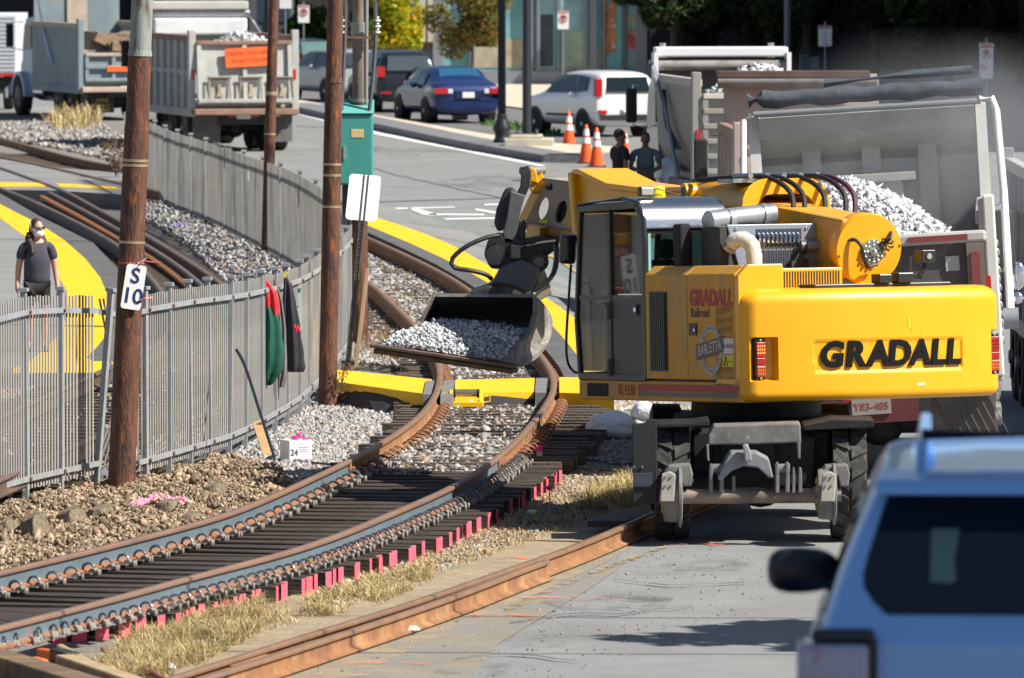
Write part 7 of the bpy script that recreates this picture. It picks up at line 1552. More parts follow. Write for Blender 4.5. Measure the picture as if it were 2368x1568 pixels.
# ---- bucket
Lp = [(1006, 686, 87.0), (1000, 706, 87.22), (990, 730, 87.38), (978, 756, 87.42), (958, 782, 87.30), (925, 797, 86.95), (893, 799, 86.55), (862, 796, 86.15)]
Rp = [(1232, 688, 86.75), (1250, 708, 86.98), (1266, 735, 87.12), (1264, 770, 87.10), (1252, 802, 86.9), (1232, 826, 86.55), (1210, 840, 86.2), (1186, 843, 85.8)]
L3 = [WT @ at(*p) for p in Lp]; R3_ = [WT @ at(*p) for p in Rp]
L3 = crom(L3, .06); R3_ = _rs(crom(R3_, .06), len(L3)); 
def shell(name, A, B, th, mats):
    n = len(A); seg = 8; mb = MB(); rows = []
    for i in range(n):
        t = (A[min(i + 1, n - 1)] - A[max(0, i - 1)]).normalized(); w = (B[i] - A[i]).normalized(); nr = t.cross(w).normalized() * th
        rows.append(([A[i].lerp(B[i], k / seg) for k in range(seg + 1)], [A[i].lerp(B[i], k / seg) + nr for k in range(seg + 1)]))
    vs = []; 
    for a, c in rows: vs += a + c
    m = 2 * (seg + 1); fs = []; mi = []
    for i in range(n - 1):
        for k in range(seg):
            o = i * m; fs.append((o + k, o + k + 1, o + m + k + 1, o + m + k)); mi.append(0)
            o2 = o + seg + 1; fs.append((o2 + k, o2 + m + k, o2 + m + k + 1, o2 + k + 1)); mi.append(1)
        for k in (0, seg): fs.append((i * m + k, i * m + m + k, i * m + m + seg + 1 + k, i * m + seg + 1 + k)); mi.append(1)
    for i in (0, n - 1):
        for k in range(seg): fs.append((i * m + k, i * m + k + 1, i * m + seg + 1 + k + 1, i * m + seg + 1 + k)); mi.append(1)
    mb.add(vs, fs); mb.mi = mi; return mb.build(name, mats, ex, smooth=40)
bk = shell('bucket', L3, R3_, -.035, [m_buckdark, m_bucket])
rim = [WT @ at(*p) for p in [(1232, 688, 86.72), (1231, 722, 86.72), (1222, 757, 86.65), (1206, 783, 86.5), (1184, 800, 86.3), (1150, 815, 86.05), (1110, 826, 85.85)]]
rp_ = [R3_[i] for i in range(0, len(R3_), 2)] + [R3_[-1]]
b = MB(); b.plate(rp_[::-1] + [rim[0]] + rim[1:], (.05, -.015, 0)); b.build('bucket_side_plate', m_bucket, bk, smooth=0)
Lc = (L3[0] + L3[-1]) / 2; b = MB(); b.plate([L3[i] for i in range(0, len(L3), 2)] + [L3[-1], L3[-1].lerp(L3[0], .25) + Vector((.10, .30, -.10)), L3[0].lerp(L3[-1], .3) + Vector((.06, .2, -.12))], (-.03, .01, 0)); b.build('bucket_side_plate', m_bucket, bk, smooth=0)
b = MB(); e0, e1 = L3[-1], R3_[-1]; b.beam(e0 + Vector((-.02, -.02, -.01)), e1 + Vector((.03, -.02, -.02)), .14, .035); b.build('cutting_edge', M('brown_worn_edge', (.17, .115, .08), .5, metal=.3, n=(5, .4), mix=((.38, .30, .22), 4, .6, .72)), bk, smooth=0, bevel=.008)
b = MB(); f0, f1 = L3[-4], R3_[-4]; b.beam(e0.lerp(L3[-5], .4) + Vector((0, .05, -.06)), e1.lerp(R3_[-5], .4) + Vector((0, .05, -.07)), .22, .05); b.build('wear_strip', MATS['brown_worn_edge'], bk, smooth=0, bevel=.01)
bpy.context.view_layer.update()
# stones in the bucket
hr = thing('stone_heap', 'crushed stone coloured with blue shade heaped in the raised excavator bucket', 'stone heap', (0, 0, 0)); c0 = at(1030, 790, 86.6); hr.location = c0
rng = np.random.RandomState(90); pts = []
e0w, e1w = L3[-1] - (WT @ Vector((0, 0, 0))), R3_[-1] - (WT @ Vector((0, 0, 0)))
bl_, br_ = at(1000, 752, 87.3), at(1240, 775, 86.95)
for _ in range(3800):
    s, t = rng.uniform(.05, .92), rng.uniform(.02, 1.0)
    a = e0w.lerp(e1w, s); bq = bl_.lerp(br_, s); p = a.lerp(bq, t); hgt = .085 * math.sin(math.pi * min(1, t * .75 + .05)) ** .8 * math.sin(math.pi * (s * .9 + .05)) ** .6 * (1.25 - .5 * s)
    pts.append(tuple(p + Vector((0, 0, hgt + .03 + rng.uniform(-.05, 0))) - c0))
stones('stones', np.array(pts), .021, m_heap, [5, 2.5, 1], 91, parent=hr, jz=.3)
b = MB(Matrix.Translation(-c0)); g = []
for j in range(7):
    for i in range(9):
        s, t = .04 + .88 * i / 8, .02 + .98 * j / 6; p = e0w.lerp(e1w, s).lerp(bl_.lerp(br_, s), t); g.append(p + Vector((0, 0, .085 * math.sin(math.pi * min(1, t * .75 + .05)) ** .8 * math.sin(math.pi * (s * .9 + .05)) ** .6 * (1.25 - .5 * s) - .01)))
b.add(g, [(j * 9 + i, j * 9 + i + 1, (j + 1) * 9 + i + 1, (j + 1) * 9 + i) for j in range(6) for i in range(8)]); b.build('mound', m_heap[1], hr)
# ---- undercarriage
m_under = M('black_undercarriage', (.008, .009, .011), .65, n=(4, .4), mix=((.06, .058, .055), 4, .6, .75))
b = WB(); b.cyl((2.336, 82.7, .98), (2.336, 82.7, 1.17), .62, n=36); b.build('turntable', m_under, ex)
b = WB(); b.box(1.86, 2.80, 79.75, 85.6, .5, .98); b.box(1.66, 2.95, 79.95, 82.0, .42, 1.02); b.box(1.55, 3.1, 81.8, 83.5, .6, 1.0); b.build('chassis', m_under, ex, smooth=0, bevel=.03)  # second, wider box added to deepen the shade under the machine
xl, xr_ = 1.484, 3.115; ztr = .54
def bigtyre(x, y, side, grey):
    mb = WB(); w = .31; r = .505
    mb.lathe([(.30, -w / 2), (.46, -w / 2), (r, -w * .42), (r, w * .42), (.46, w / 2), (.30, w / 2)], (x, y, ztr), (1, 0, 0), 36); t = mb.build('tyre', M('big_tyre_rubber', (.03, .03, .029), .85, n=(6, .3), mix=((.09, .087, .08), 5, .5, .7)) , ex)
    mb = WB(); mb.lathe([(.30, -.1), (.26, -.06), (.18, 0), (.05, .03)], (x + side * .04, y, ztr), (side, 0, 0), 24); mb.build('rim', m_under, t)
    N_ = 17
    for k in range(N_):
        for h in (-1, 1):
            a = 6.283 * (k + (.5 if h > 0 else 0)) / N_; a2 = a + .16
            def rp2(xx, aa, rr): return (x + xx, y + rr * math.cos(aa), ztr + rr * math.sin(aa))
            x0, x1 = h * .012, h * .158
            dA = .125
            vs = []
            for rr in (r - .004, r + .034):
                vs += [rp2(x0, a2 - dA, rr), rp2(x1, a - dA, rr - .012), rp2(x1, a + dA * .9, rr - .012), rp2(x0, a2 + dA * .9, rr)]
            mb = WB(); mb.add(vs, [(0, 1, 2, 3), (7, 6, 5, 4), (0, 4, 5, 1), (1, 5, 6, 2), (2, 6, 7, 3), (3, 7, 4, 0)]); mb.build('tread_lug', MATS['big_tyre_rubber'], t, smooth=0, bevel=.006, seg=1)
for x, s in ((xl, -1), (xr_, 1)):
    bigtyre(x, 80.02, s, True)
    b = WB(); b.lathe([(.30, -.155), (.46, -.155), (.53, -.13), (.53, .13), (.46, .155), (.30, .155)], (x, 83.3, ztr), (1, 0, 0), 28); b.build('tyre', m_under, ex)
b = WB(); b.cyl((xl, 80.02, ztr), (xr_, 80.02, ztr), .13, n=16); b.ell((2.3, 80.02, ztr), (.26, .24, .24)); b.build('axle', m_under, ex); b = WB(); b.cyl((xl, 83.3, ztr), (xr_, 83.3, ztr), .13, n=16); b.build('axle', m_under, ex)
Yr = 79.30
def wq(nm, pix, Y, th, mat, bev=.008): return wp(nm, pix, Y, th, mat, bev)
wq('rear_top_plate', [(1637, 1008), (1650, 984), (1850, 978), (1852, 1024), (1636, 1030)], 79.5, .35, m_gsteel, .015)
wq('rear_frame_plate', [(1632, 1028), (1638, 1028), (1640, 1068), (1634, 1064)], 79.45, .1, m_gsteel); wq('rear_frame_plate', [(1842, 1024), (1851, 1022), (1850, 1062), (1844, 1060)], 79.45, .1, m_gsteel)
wq('tow_casting', [(1658, 1108), (1680, 1060), (1690, 1046), (1748, 1046), (1778, 1062), (1788, 1106), (1776, 1104), (1752, 1082), (1718, 1078), (1690, 1090), (1668, 1112)], 79.15, .45, M('blue_grey_casting', (.19, .205, .225), .55, n=(4, .3)), .015)
wq('tow_hook', [(1716, 1030), (1728, 1026), (1736, 1046), (1738, 1066), (1722, 1068), (1720, 1046)], 79.05, .09, M('bright_hook_steel', (.36, .37, .39), .45, metal=.4, n=(10, .3)), .012)
wq('casting_crossbar', [(1695, 1128), (1768, 1128), (1768, 1134), (1695, 1134)], 79.3, .08, m_gsteel); wq('casting_crossbar', [(1692, 1100), (1700, 1100), (1700, 1140), (1692, 1140)], 79.25, .08, m_gsteel)
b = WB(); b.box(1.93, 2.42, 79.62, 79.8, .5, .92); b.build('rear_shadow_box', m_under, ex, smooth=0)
for (x0, x1, yt) in ((1640, 1646, 1074), (1664, 1671, 1074), (1793, 1799, 1070), (1816, 1823, 1070), (1832, 1836, 1082), (1846, 1852, 1082)):
    wq('suspension_arm', [(x0, yt + 6), (x0 + 2, yt), (x1, yt), (x1 + 2, yt + 8), (x1 + 2, 1140), (x0 - 1, 1140)], 79.2, .16, m_gsteel, .01)
for x in (1657, 1810): b = WB(); b.cyl(at(x - 16, 1084, 79.26), at(x + 16, 1083, 79.26), .045, n=14); b.build('arm_pin', m_gsteel, ex)
b = WB(); b.cyl(at(1580, 1148, Yr), at(1912, 1146, Yr), .068, n=22); b.build('rail_axle', M('rust_brown_axle', (.20, .155, .125), .55, metal=.3, n=(2.5, .4), mix=((.33, .27, .22), 2.0, .52, .7)), ex)
def railwheel(x, y, s):
    c = at(x, y, Yr); mb = WB()
    mb.lathe([(.10, -.10), (.225, -.085), (.235, -.05), (.24, .04), (.285, .052), (.285, .075), (.20, .085), (.06, .09)], c, (s, 0, 0), 36); w = mb.build('rail_wheel', m_gsteel, ex)
    for k in range(7): a = 6.283 * k / 7; mb = WB(); mb.ell(c + Vector((s * -.09, .13 * math.cos(a), .13 * math.sin(a))), (.022, .03, .03), 8, 5); mb.build('wheel_bolt', M('yellow_green_bolt', (.30, .32, .05), .5), w)
    mb = WB(); mb.cyl(c - Vector((.13, 0, 0)), c + Vector((.13, 0, 0)), .07, n=14); mb.build('wheel_hub', m_gsteel, w)
railwheel(1556, 1148, 1); railwheel(1912, 1142, 1)
for dx in (0, 363):
    pts_ = [(1536 + dx, 1090), (1546 + dx, 1078), (1596 + dx, 1074), (1602 + dx, 1096), (1598 + dx, 1124), (1580 + dx, 1126), (1574 + dx, 1100), (1542 + dx, 1102)]
    wq('wheel_bracket', pts_, 79.22, .30, m_gsteel, .012)
    wq('wheel_guard', [(1526 + dx + (8 if dx else 0), 1160), (1530 + dx + (8 if dx else 0), 1096), (1548 + dx + (8 if dx else 0), 1090), (1562 + dx + (8 if dx else 0), 1098), (1558 + dx + (8 if dx else 0), 1160)][:5], 79.00, .05, M('scuffed_beige_steel', (.38, .36, .32), .6, n=(7, .25)), .008)
    for q in ((1538, 1104), (1550, 1104), (1538, 1124), (1550, 1124)): b = WB(); c = at(q[0] + dx + (8 if dx else 0), q[1], 78.99); b.cyl(c, c + Vector((0, .02, 0)), .012, n=6); b.build('guard_bolt', m_gsteel, ex)
wq('mudguard', [(1461, 980), (1492, 978), (1494, 970), (1518, 970), (1520, 1158), (1508, 1166), (1464, 1162)], 79.35, .05, M('black_rubber_guard', (.014, .016, .02), .6), .008)
wq('mudguard_strip', [(1463, 1094), (1508, 1094), (1508, 1126), (1463, 1126)], 79.33, .015, M('worn_blue_black', (.035, .05, .075), .5, n=(6, .3)), .004)
for x in (1466, 1485): b = WB(); c = at(x, 1080, 79.33); b.cyl(c, c + Vector((0, .02, 0)), .012, n=6); b.build('guard_bolt', m_gsteel, ex)
wq('rear_fender', [(1520, 980), (1600, 978), (1640, 972), (1640, 985), (1520, 990)], 79.6, .7, m_under); wq('rear_fender', [(1858, 985), (1925, 970), (2020, 972), (2020, 988), (1860, 996)], 79.6, .7, m_under)
wtube('hydraulic_hose', [(1640, 1142, 79.4), (1610, 1138, 79.4), (1594, 1124, 79.4), (1600, 1110, 79.5)], .018, m_hose)
# ================================================================== NEAR CAR (cut by the picture edge)
m_suv = M('light_blue_metallic_paint', (.20, .43, .86), .30, metal=.15, coat=.6)
Ys_ = 33.0; zg_ = 1.98; Xc = (2450 - PW / 2) / F * Ys_
sv = thing('parked_car', 'light blue metallic sport utility car close to the camera at bottom right', 'car', (Xc, Ys_, zg_), (0, 0, R(-3.2)))
half = [(.90, .42), (.985, .60), (1.0, .85), (.985, 1.03), (.945, 1.14), (.905, 1.20), (.855, 1.36), (.79, 1.53), (.725, 1.68), (.68, 1.745), (.58, 1.775), (.30, 1.79)]
def slant(z): return .0 if z < 1.16 else (z - 1.16) * .42
prof_ = half
mb = MB(); rows = []
for (y, f, top) in ((0, .97, 1), (.06, 1, 1), (.6, 1.0, 1), (1.6, 1, 1), (2.6, 1, 1), (3.2, 1, .72), (3.4, 1, .66), (4.5, .97, .62), (4.75, .9, .5)):
    row = []
    for (x, z) in prof_:
        zz = z if top == 1 or z < 1.1 else 1.1 + (z - 1.1) * max(0, (top - .62) / .38) * .6
        row.append((x * f, y + (slant(z) if y < 2.5 else 0), zz))
    rows.append(row + [(-x, y_, z_) for (x, y_, z_) in row[::-1]])
mb.loft(rows, caps=False); n_ = len(prof_)
for k in range(n_ - 1): 
    a, b_ = rows[0][k], rows[0][k + 1]; mb.poly([a, b_, (-b_[0], b_[1], b_[2]), (-a[0], a[1], a[2])])
body = mb.build('body', m_suv, sv, smooth=50)
m_suvglass = M('dark_blue_car_glass', (.004, .009, .022), .05, spec=.5)
def sp(px, py, off=.006):
    z = 6 - (py - YH) / (F / (Ys_ + .1)) - zg_; y = slant(z); z = 6 - (py - YH) / (F / (Ys_ + y)) - zg_
    return ((px - PW / 2) / F * (Ys_ + y) - Xc, y - off, z)
mb = MB(); L_ = [(2062, 1104), (2030, 1200), (2004, 1290), (1994, 1335), (1998, 1362), (2020, 1395), (2052, 1425)]
lf = [sp(*q) for q in L_]; 
for a, b_ in zip(lf[:-1], lf[1:]): mb.poly([a, b_, (-b_[0], b_[1], b_[2]), (-a[0], a[1], a[2])])
mb.build('rear_window', m_suvglass, sv, smooth=0)
mb = MB(); a = [sp(2150, 1225, .012), sp(2215, 1225, .012), sp(2205, 1300, .012), sp(2210, 1345, .012), sp(2195, 1352, .012), sp(2150, 1348, .012)]; mb.poly(a); mb.build('painted_window_reflection', M('teal_grey_reflection', (.10, .17, .18), .3), sv, smooth=0)  # flat patch paints a reflection on the rear glass
mb = MB(); mb.prism([(-.02, 1.715), (.02, 1.77), (.35, 1.79), (.40, 1.74), (.22, 1.70)], -.70, .70, 'x'); mb.build('roof_spoiler', m_suv, sv, smooth=0, bevel=.02)
for s in (-1, 1):
    mb = MB(); x = s * .53; mb.prism([(.45, 1.77), (.55, 1.86), (.66, 1.885), (2.4, 1.885), (2.6, 1.78), (2.3, 1.78), (2.25, 1.85), (.78, 1.85), (.72, 1.77)], x - .02, x + .025, 'x'); mb.build('roof_rail', m_suv, sv, smooth=0, bevel=.01)
    mb = MB(); mb.box(s * .72, s * 1.0, -.06, .35, .98, 1.145); tl_ = mb.build('tail_lamp', M('clear_pink_lens', (.34, .34, .50), .12, coat=.5, mix=((.36, .05, .09), 6, .50, .60)), sv, smooth=0, bevel=.025)
    mb = MB(); mb.box(s * .70, s * .945, -.05, .4, 1.148, 1.20); mb.build('lamp_cap', M('black_lamp_cap', (.012, .016, .03), .3), sv, smooth=0, bevel=.02)
    mb = MB(); mb.box(s * .71, s * .985, -.055, .35, .935, .976); mb.build('lamp_band', M('tan_chrome_band', (.42, .36, .25), .35, metal=.3), sv, smooth=0, bevel=.01)
    mb = MB(); mb.box(s * .73, s * .95, -.058, .3, .62, .93); mb.build('lower_lamp', M('dark_red_brown_lens', (.06, .045, .035), .25, coat=.4), sv, smooth=0, bevel=.02)
    mb = MB(); mb.box(s * .69, s * .728, -.045, .2, .5, 1.16); mb.build('lamp_seam', m_trim, sv, smooth=0)
    for yy in (.95, 3.7):
        wheel(sv, (s * .84, yy, .39), .39, .27, s)
    for pts in ([(.75, 1.2), (.85, 1.58), (1.5, 1.62), (1.5, 1.18)], [(1.58, 1.18), (1.58, 1.62), (2.3, 1.6), (2.5, 1.2)]):
        mb = MB(); mb.plate([(s * (.915 - (z - 1.18) * .36), y, z) for y, z in pts], (s * .012, 0, 0)); mb.build('side_window', m_suvglass, sv, smooth=0)
cm_ = at(1858, 1320, 35.4); mb = MB(Matrix.Rotation(R(3.2), 4, 'Z') @ Matrix.Translation(cm_ - Vector((Xc, Ys_, zg_))))
for k in range(1): mb.loft([[(-.150 * q[0] * f + o, y, q[1] * f * .094) for q in [(math.copysign(abs(math.cos(t)) ** .72, math.cos(t)), math.copysign(abs(math.sin(t)) ** .72, math.sin(t)) * (1 + .12 * math.cos(t))) for t in [6.283 * k2 / 20 for k2 in range(20)]]] for (y, f, o) in ((-.02, .80, 0), (-.005, .96, 0), (.06, 1, 0), (.13, .8, .0), (.16, .4, 0))])
mb.build('wing_mirror', M('black_mirror_shell', (.006, .008, .014), .35), sv, smooth=60)
mb = MB(); mb.tube(crom([(-.28, -.012, .50), (-.27, -.02, .72), (-.2, -.02, .83), (.0, -.02, .87), (.2, -.02, .83), (.27, -.02, .72), (.28, -.012, .5)], .04), .03, 8); mb.build('plate_surround', m_suv, sv)
mb = MB(); mb.tube([(-.53, .75, 1.90), (.53, .75, 1.90)], .022, 8); mb.build('roof_crossbar', M('black_crossbar', (.012, .015, .02), .4), sv)

# ================================================================== PEOPLE
m_skin = M('light_skin', (.52, .29, .21), .55, n=(9, .06)); m_skin2 = M('tan_skin', (.22, .12, .08), .55); m_hairb = M('dark_brown_hair', (.035, .018, .010), .55, n=(40, .5), bump=(60, .6)); m_hairk = M('black_hair', (.010, .009, .008), .6)
def skin(name, verts, edges, mat, parent, sub=2):
    """verts: {key: (pos, radius)} grown into one continuous surface"""
    keys = list(verts); idx = {k: i for i, k in enumerate(keys)}
    bm = bmesh.new(); lay = bm.verts.layers.skin.verify(); bv = []
    for k in keys:
        p, r = verts[k]; v = bm.verts.new(p); r = r if isinstance(r, tuple) else (r, r); v[lay].radius = r; bv.append(v)
    bv[0][lay].use_root = True
    for a, b in edges: bm.edges.new((bv[idx[a]], bv[idx[b]]))
    me = bpy.data.meshes.new(name); bm.to_mesh(me); bm.free(); me.materials.append(mat)
    o = bpy.data.objects.new(name, me); C.objects.link(o); o.parent = parent
    md = o.modifiers.new('skin', 'SKIN'); md.use_smooth_shade = True
    ms = o.modifiers.new('sub', 'SUBSURF'); ms.levels = sub; ms.render_levels = sub
    return o
def person(label, loc, yaw, H, pose, shirt, pants, skinm, hairm, long_hair=False, mask=False, headyaw=0, beard=False, female=False, cap=False):
    rt = thing('person', label, 'person', tuple(loc), (0, 0, yaw)); k = H / 1.75
    sw = (.185 if female else .215); hw = .095
    V = {'pelvis': ((0, 0, .93), (.15, .11)), 'waist': ((0, 0, 1.07), (.125 if female else .15, .10)), 'chest': ((0, -.01, 1.28), (.15 if female else .17, .115)), 'neckb': ((0, .0, 1.45), (.075, .07)), 'neck': ((0, -.01, 1.52), .05), 'head0': ((0, -.02, 1.585), (.062, .075)), 'head1': ((0, -.015, 1.66), (.074, .092)), 'head2': ((0, -.005, 1.71), (.06, .075))}
    E = [('pelvis', 'waist'), ('waist', 'chest'), ('chest', 'neckb'), ('neckb', 'neck'), ('neck', 'head0'), ('head0', 'head1'), ('head1', 'head2')]
    for s, n in ((-1, 'l'), (1, 'r')):
        el, wr_, ha = pose[n]
        V['sh' + n] = ((s * sw, 0, 1.41), .058); V['el' + n] = (el, .047); V['wr' + n] = (wr_, .033); V['ha' + n] = (ha, (.036, .022))
        E += [('neckb', 'sh' + n), ('sh' + n, 'el' + n), ('el' + n, 'wr' + n), ('wr' + n, 'ha' + n)]
        kx = pose.get('k' + n, (s * .10, -.01, .50)); ax = pose.get('a' + n, (s * .10, .02, .09)); tx = (ax[0] + s * .03, ax[1] - .17, .035)
        V['hip' + n] = ((s * hw, 0, .87), .092); V['kn' + n] = (kx, .058); V['ca' + n] = (((kx[0] + ax[0]) / 2, (kx[1] + ax[1]) / 2 + .02, (kx[2] + ax[2]) / 2 + .06), .054); V['an' + n] = (ax, .036); V['to' + n] = (tx, (.04, .028))
        E += [('pelvis', 'hip' + n), ('hip' + n, 'kn' + n), ('kn' + n, 'ca' + n), ('ca' + n, 'an' + n), ('an' + n, 'to' + n)]
        d = (Vector(ha) - Vector(wr_)).normalized(); side = d.cross(Vector((0, 1, 0))); side = side.normalized() if side.length > .1 else Vector((1, 0, 0)); sd = Vector((0, 1, 0)) if abs(d.y) < .7 else Vector((0, 0, 1))
        for q, L in enumerate((.062, .072, .068, .052)):
            b0 = Vector(ha) + sd * ((q - 1.5) * .019); V['f%d%s' % (q, n)] = (tuple(b0 + d * .02), .0095); V['g%d%s' % (q, n)] = (tuple(b0 + d * (.02 + L * .6) + side * .012 * -s), .0088); V['t%d%s' % (q, n)] = (tuple(b0 + d * (.02 + L) + side * .028 * -s), .0075)
            E += [('ha' + n, 'f%d%s' % (q, n)), ('f%d%s' % (q, n), 'g%d%s' % (q, n)), ('g%d%s' % (q, n), 't%d%s' % (q, n))]
        th = Vector(wr_) * .5 + Vector(ha) * .5 - sd * .034; V['u0' + n] = (tuple(th), .011); V['u1' + n] = (tuple(th + d * .045 - sd * .012), .009); E += [('wr' + n, 'u0' + n), ('u0' + n, 'u1' + n)]
    sc = lambda q: tuple(c * k for c in q)
    V2 = {a: (sc(p), (r[0] * k, r[1] * k) if isinstance(r, tuple) else r * k) for a, (p, r) in V.items()}
    skin('body', V2, E, skinm, rt, 1)
    # clothes follow the same skeleton, a little fuller
    g = lambda a, f: (V2[a][0], tuple(x * f for x in (V2[a][1] if isinstance(V2[a][1], tuple) else (V2[a][1],) * 2)))
    lo = Vector(V2['pelvis'][0]) + Vector((0, 0, .02 * k))
    S = {'pelvis': (tuple(lo), (.165 * k, .125 * k)), 'waist': g('waist', 1.14), 'chest': g('chest', 1.10), 'neckb': g('neckb', 1.08)}; ES = [('pelvis', 'waist'), ('waist', 'chest'), ('chest', 'neckb')]
    if female: S['chest'] = (tuple(Vector(V2['chest'][0]) + Vector((0, -.03, -.03))), (.205 * k, .165 * k)); S['waist'] = (V2['waist'][0], (.185 * k, .15 * k)); S['pelvis'] = (tuple(Vector(V2['pelvis'][0]) - Vector((0, 0, .06))), (.215 * k, .16 * k))
    for n in 'lr':
        S['sh' + n] = g('sh' + n, 1.2); m = Vector(V2['sh' + n][0]).lerp(Vector(V2['el' + n][0]), .68); S['sl' + n] = (tuple(m), (.072 * k, .075 * k)); ES += [('neckb', 'sh' + n), ('sh' + n, 'sl' + n)]
    skin('shirt', S, ES, shirt, rt, 2)
    Pn = {'pelvis': (tuple(Vector(V2['pelvis'][0])), (.158 * k, .118 * k))}; EP = []
    for n in 'lr':
        Pn['hip' + n] = g('hip' + n, 1.1); Pn['kn' + n] = (tuple(Vector(V2['hip' + n][0]).lerp(Vector(V2['kn' + n][0]), .75)) if female else V2['kn' + n][0], (.085 * k, .085 * k) if female else (.075 * k, .08 * k)); EP += [('pelvis', 'hip' + n), ('hip' + n, 'kn' + n)]
        if not female: Pn['an' + n] = (V2['an' + n][0], (.062 * k, .065 * k)); EP += [('kn' + n, 'an' + n)]
    skin('trousers', Pn, EP, pants, rt, 2)
    for n in 'lr':
        a, t = Vector(V2['an' + n][0]), Vector(V2['to' + n][0]); mb = MB(); mb.ell(((a + t) / 2 + Vector((0, -.02, -.01)))[:], (.05, .13, .042)); mb.build('shoe', M('grey_shoe', (.20, .20, .24), .7), rt)
    hc = Vector((0, -.012, 1.645)) * k; HR_ = Matrix.Translation(hc) @ Matrix.Rotation(headyaw, 4, 'Z')
    mb = MB(HR_); mb.ell((0, 0, .01), (.076 * k, .098 * k, .118 * k), 20, 14); mb.ell((0, -.100 * k, -.005), (.015 * k, .022 * k, .026 * k), 8, 6); 
    for s in (-1, 1): mb.ell((s * .078 * k, .01, -.0), (.010, .022, .032), 8, 6)
    mb.ell((0, -.072 * k, -.085 * k), (.04 * k, .03 * k, .03 * k), 10, 6); mb.build('face', skinm, rt)
    for s in (-1, 1):
        mb = MB(HR_); mb.ell((s * .030 * k, -.088 * k, .022 * k), (.013, .008, .007), 8, 5); mb.build('eye', M('eye_dark', (.05, .035, .03), .2), rt)
    mb = MB(HR_); mb.ell((0, -.094 * k, -.055 * k), (.024, .008, .007), 8, 5); mb.build('mouth', M('lip', (.30, .12, .10), .5), rt)
    hb = MB(HR_)
    rings = []
    for i in range(9):
        t = math.pi * (.5 + .5 * i / 8) ; 
    hb.ell((0, .022, .045), (.083 * k, .098 * k, .10 * k), 18, 12)
    if long_hair:
        hb.ell((0, .055, -.02), (.082 * k, .07 * k, .11 * k), 14, 10)
        for s in (-1, 1):
            hb.tube(crom([(s * .065, .06, -.05), (s * .095, .03, -.14), (s * .115, -.06, -.22), (s * (.125 if s < 0 else .16), -.09, -.30)], .03), [.045, .05, .055, .055, .05, .045, .04, .04, .035, .03, .03, .02][:len(crom([(s * .065, .06, -.05), (s * .095, .03, -.14), (s * .115, -.06, -.22), (s * (.125 if s < 0 else .16), -.09, -.30)], .03))] + [.02] * 0, 8)
    hb.build('hair', hairm, rt, smooth=80)
    if mask:
        mb = MB(HR_); mb.ell((0, -.045 * k, -.052 * k), (.070 * k, .074 * k, .060 * k), 16, 10); mb.build('face_mask', M('white_mask_cloth', (.80, .80, .86), .8), rt)
        mb = MB(HR_)
        for s in (-1, 1): mb.tube([(s * .06, -.06, -.03), (s * .084, .01, .02), (s * .08, .03, .10)], .004, 5)
        mb.build('mask_strap', MATS['white_mask_cloth'], rt)
        mb = MB(HR_); mb.tube([(-.08, .0, .03), (-.075, -.07, .028), (-.06, -.095, .025), (0, -.106, .025), (.06, -.095, .025), (.075, -.07, .028), (.08, 0, .03)], .006, 6)
        for s in (-1, 1): mb.cbox((s * .032, -.104, .015), (.042, .006, .026))
        mb.build('glasses', m_trim, rt, smooth=0)
    return rt
pw = gp(86, 814, ZP)
person('woman in a dark tee shirt and white face mask standing on the platform', pw, R(8), 1.63, {'l': ((-.245, .02, 1.14), (-.265, -.03, .90), (-.27, -.05, .83)), 'r': ((.245, .02, 1.14), (.27, -.02, .90), (.275, -.04, .83))},
       M('dark_slate_tee', (.050, .050, .075), .85, n=(6, .15)), M('black_shorts', (.010, .010, .014), .8), m_skin, m_hairb, True, True, R(28), female=True)
Ym = 153.0
def mloc(x): return ((x - PW / 2) / F * Ym, Ym, 0)
person('man in a navy shirt standing by the grey truck with his back turned', mloc(1432), R(120), 1.78, {'l': ((-.26, .03, 1.14), (-.24, -.06, .90), (-.23, -.08, .83)), 'r': ((.25, -.05, 1.14), (.18, -.26, 1.06), (.13, -.31, 1.06))}, M('navy_shirt', (.008, .012, .022), .85), M('dark_work_trousers', (.012, .014, .02), .85), m_skin2, m_hairk, headyaw=R(-15))
person('man in a blue grey shirt facing the camera with his hands together', mloc(1492), R(-8), 1.72, {'l': ((-.27, -.02, 1.15), (-.10, -.24, 1.10), (-.03, -.28, 1.12)), 'r': ((.27, -.02, 1.15), (.12, -.24, 1.08), (.05, -.29, 1.10))}, M('blue_grey_shirt', (.10, .15, .21), .85), M('dark_jeans', (.012, .018, .035), .85), m_skin2, m_hairk)

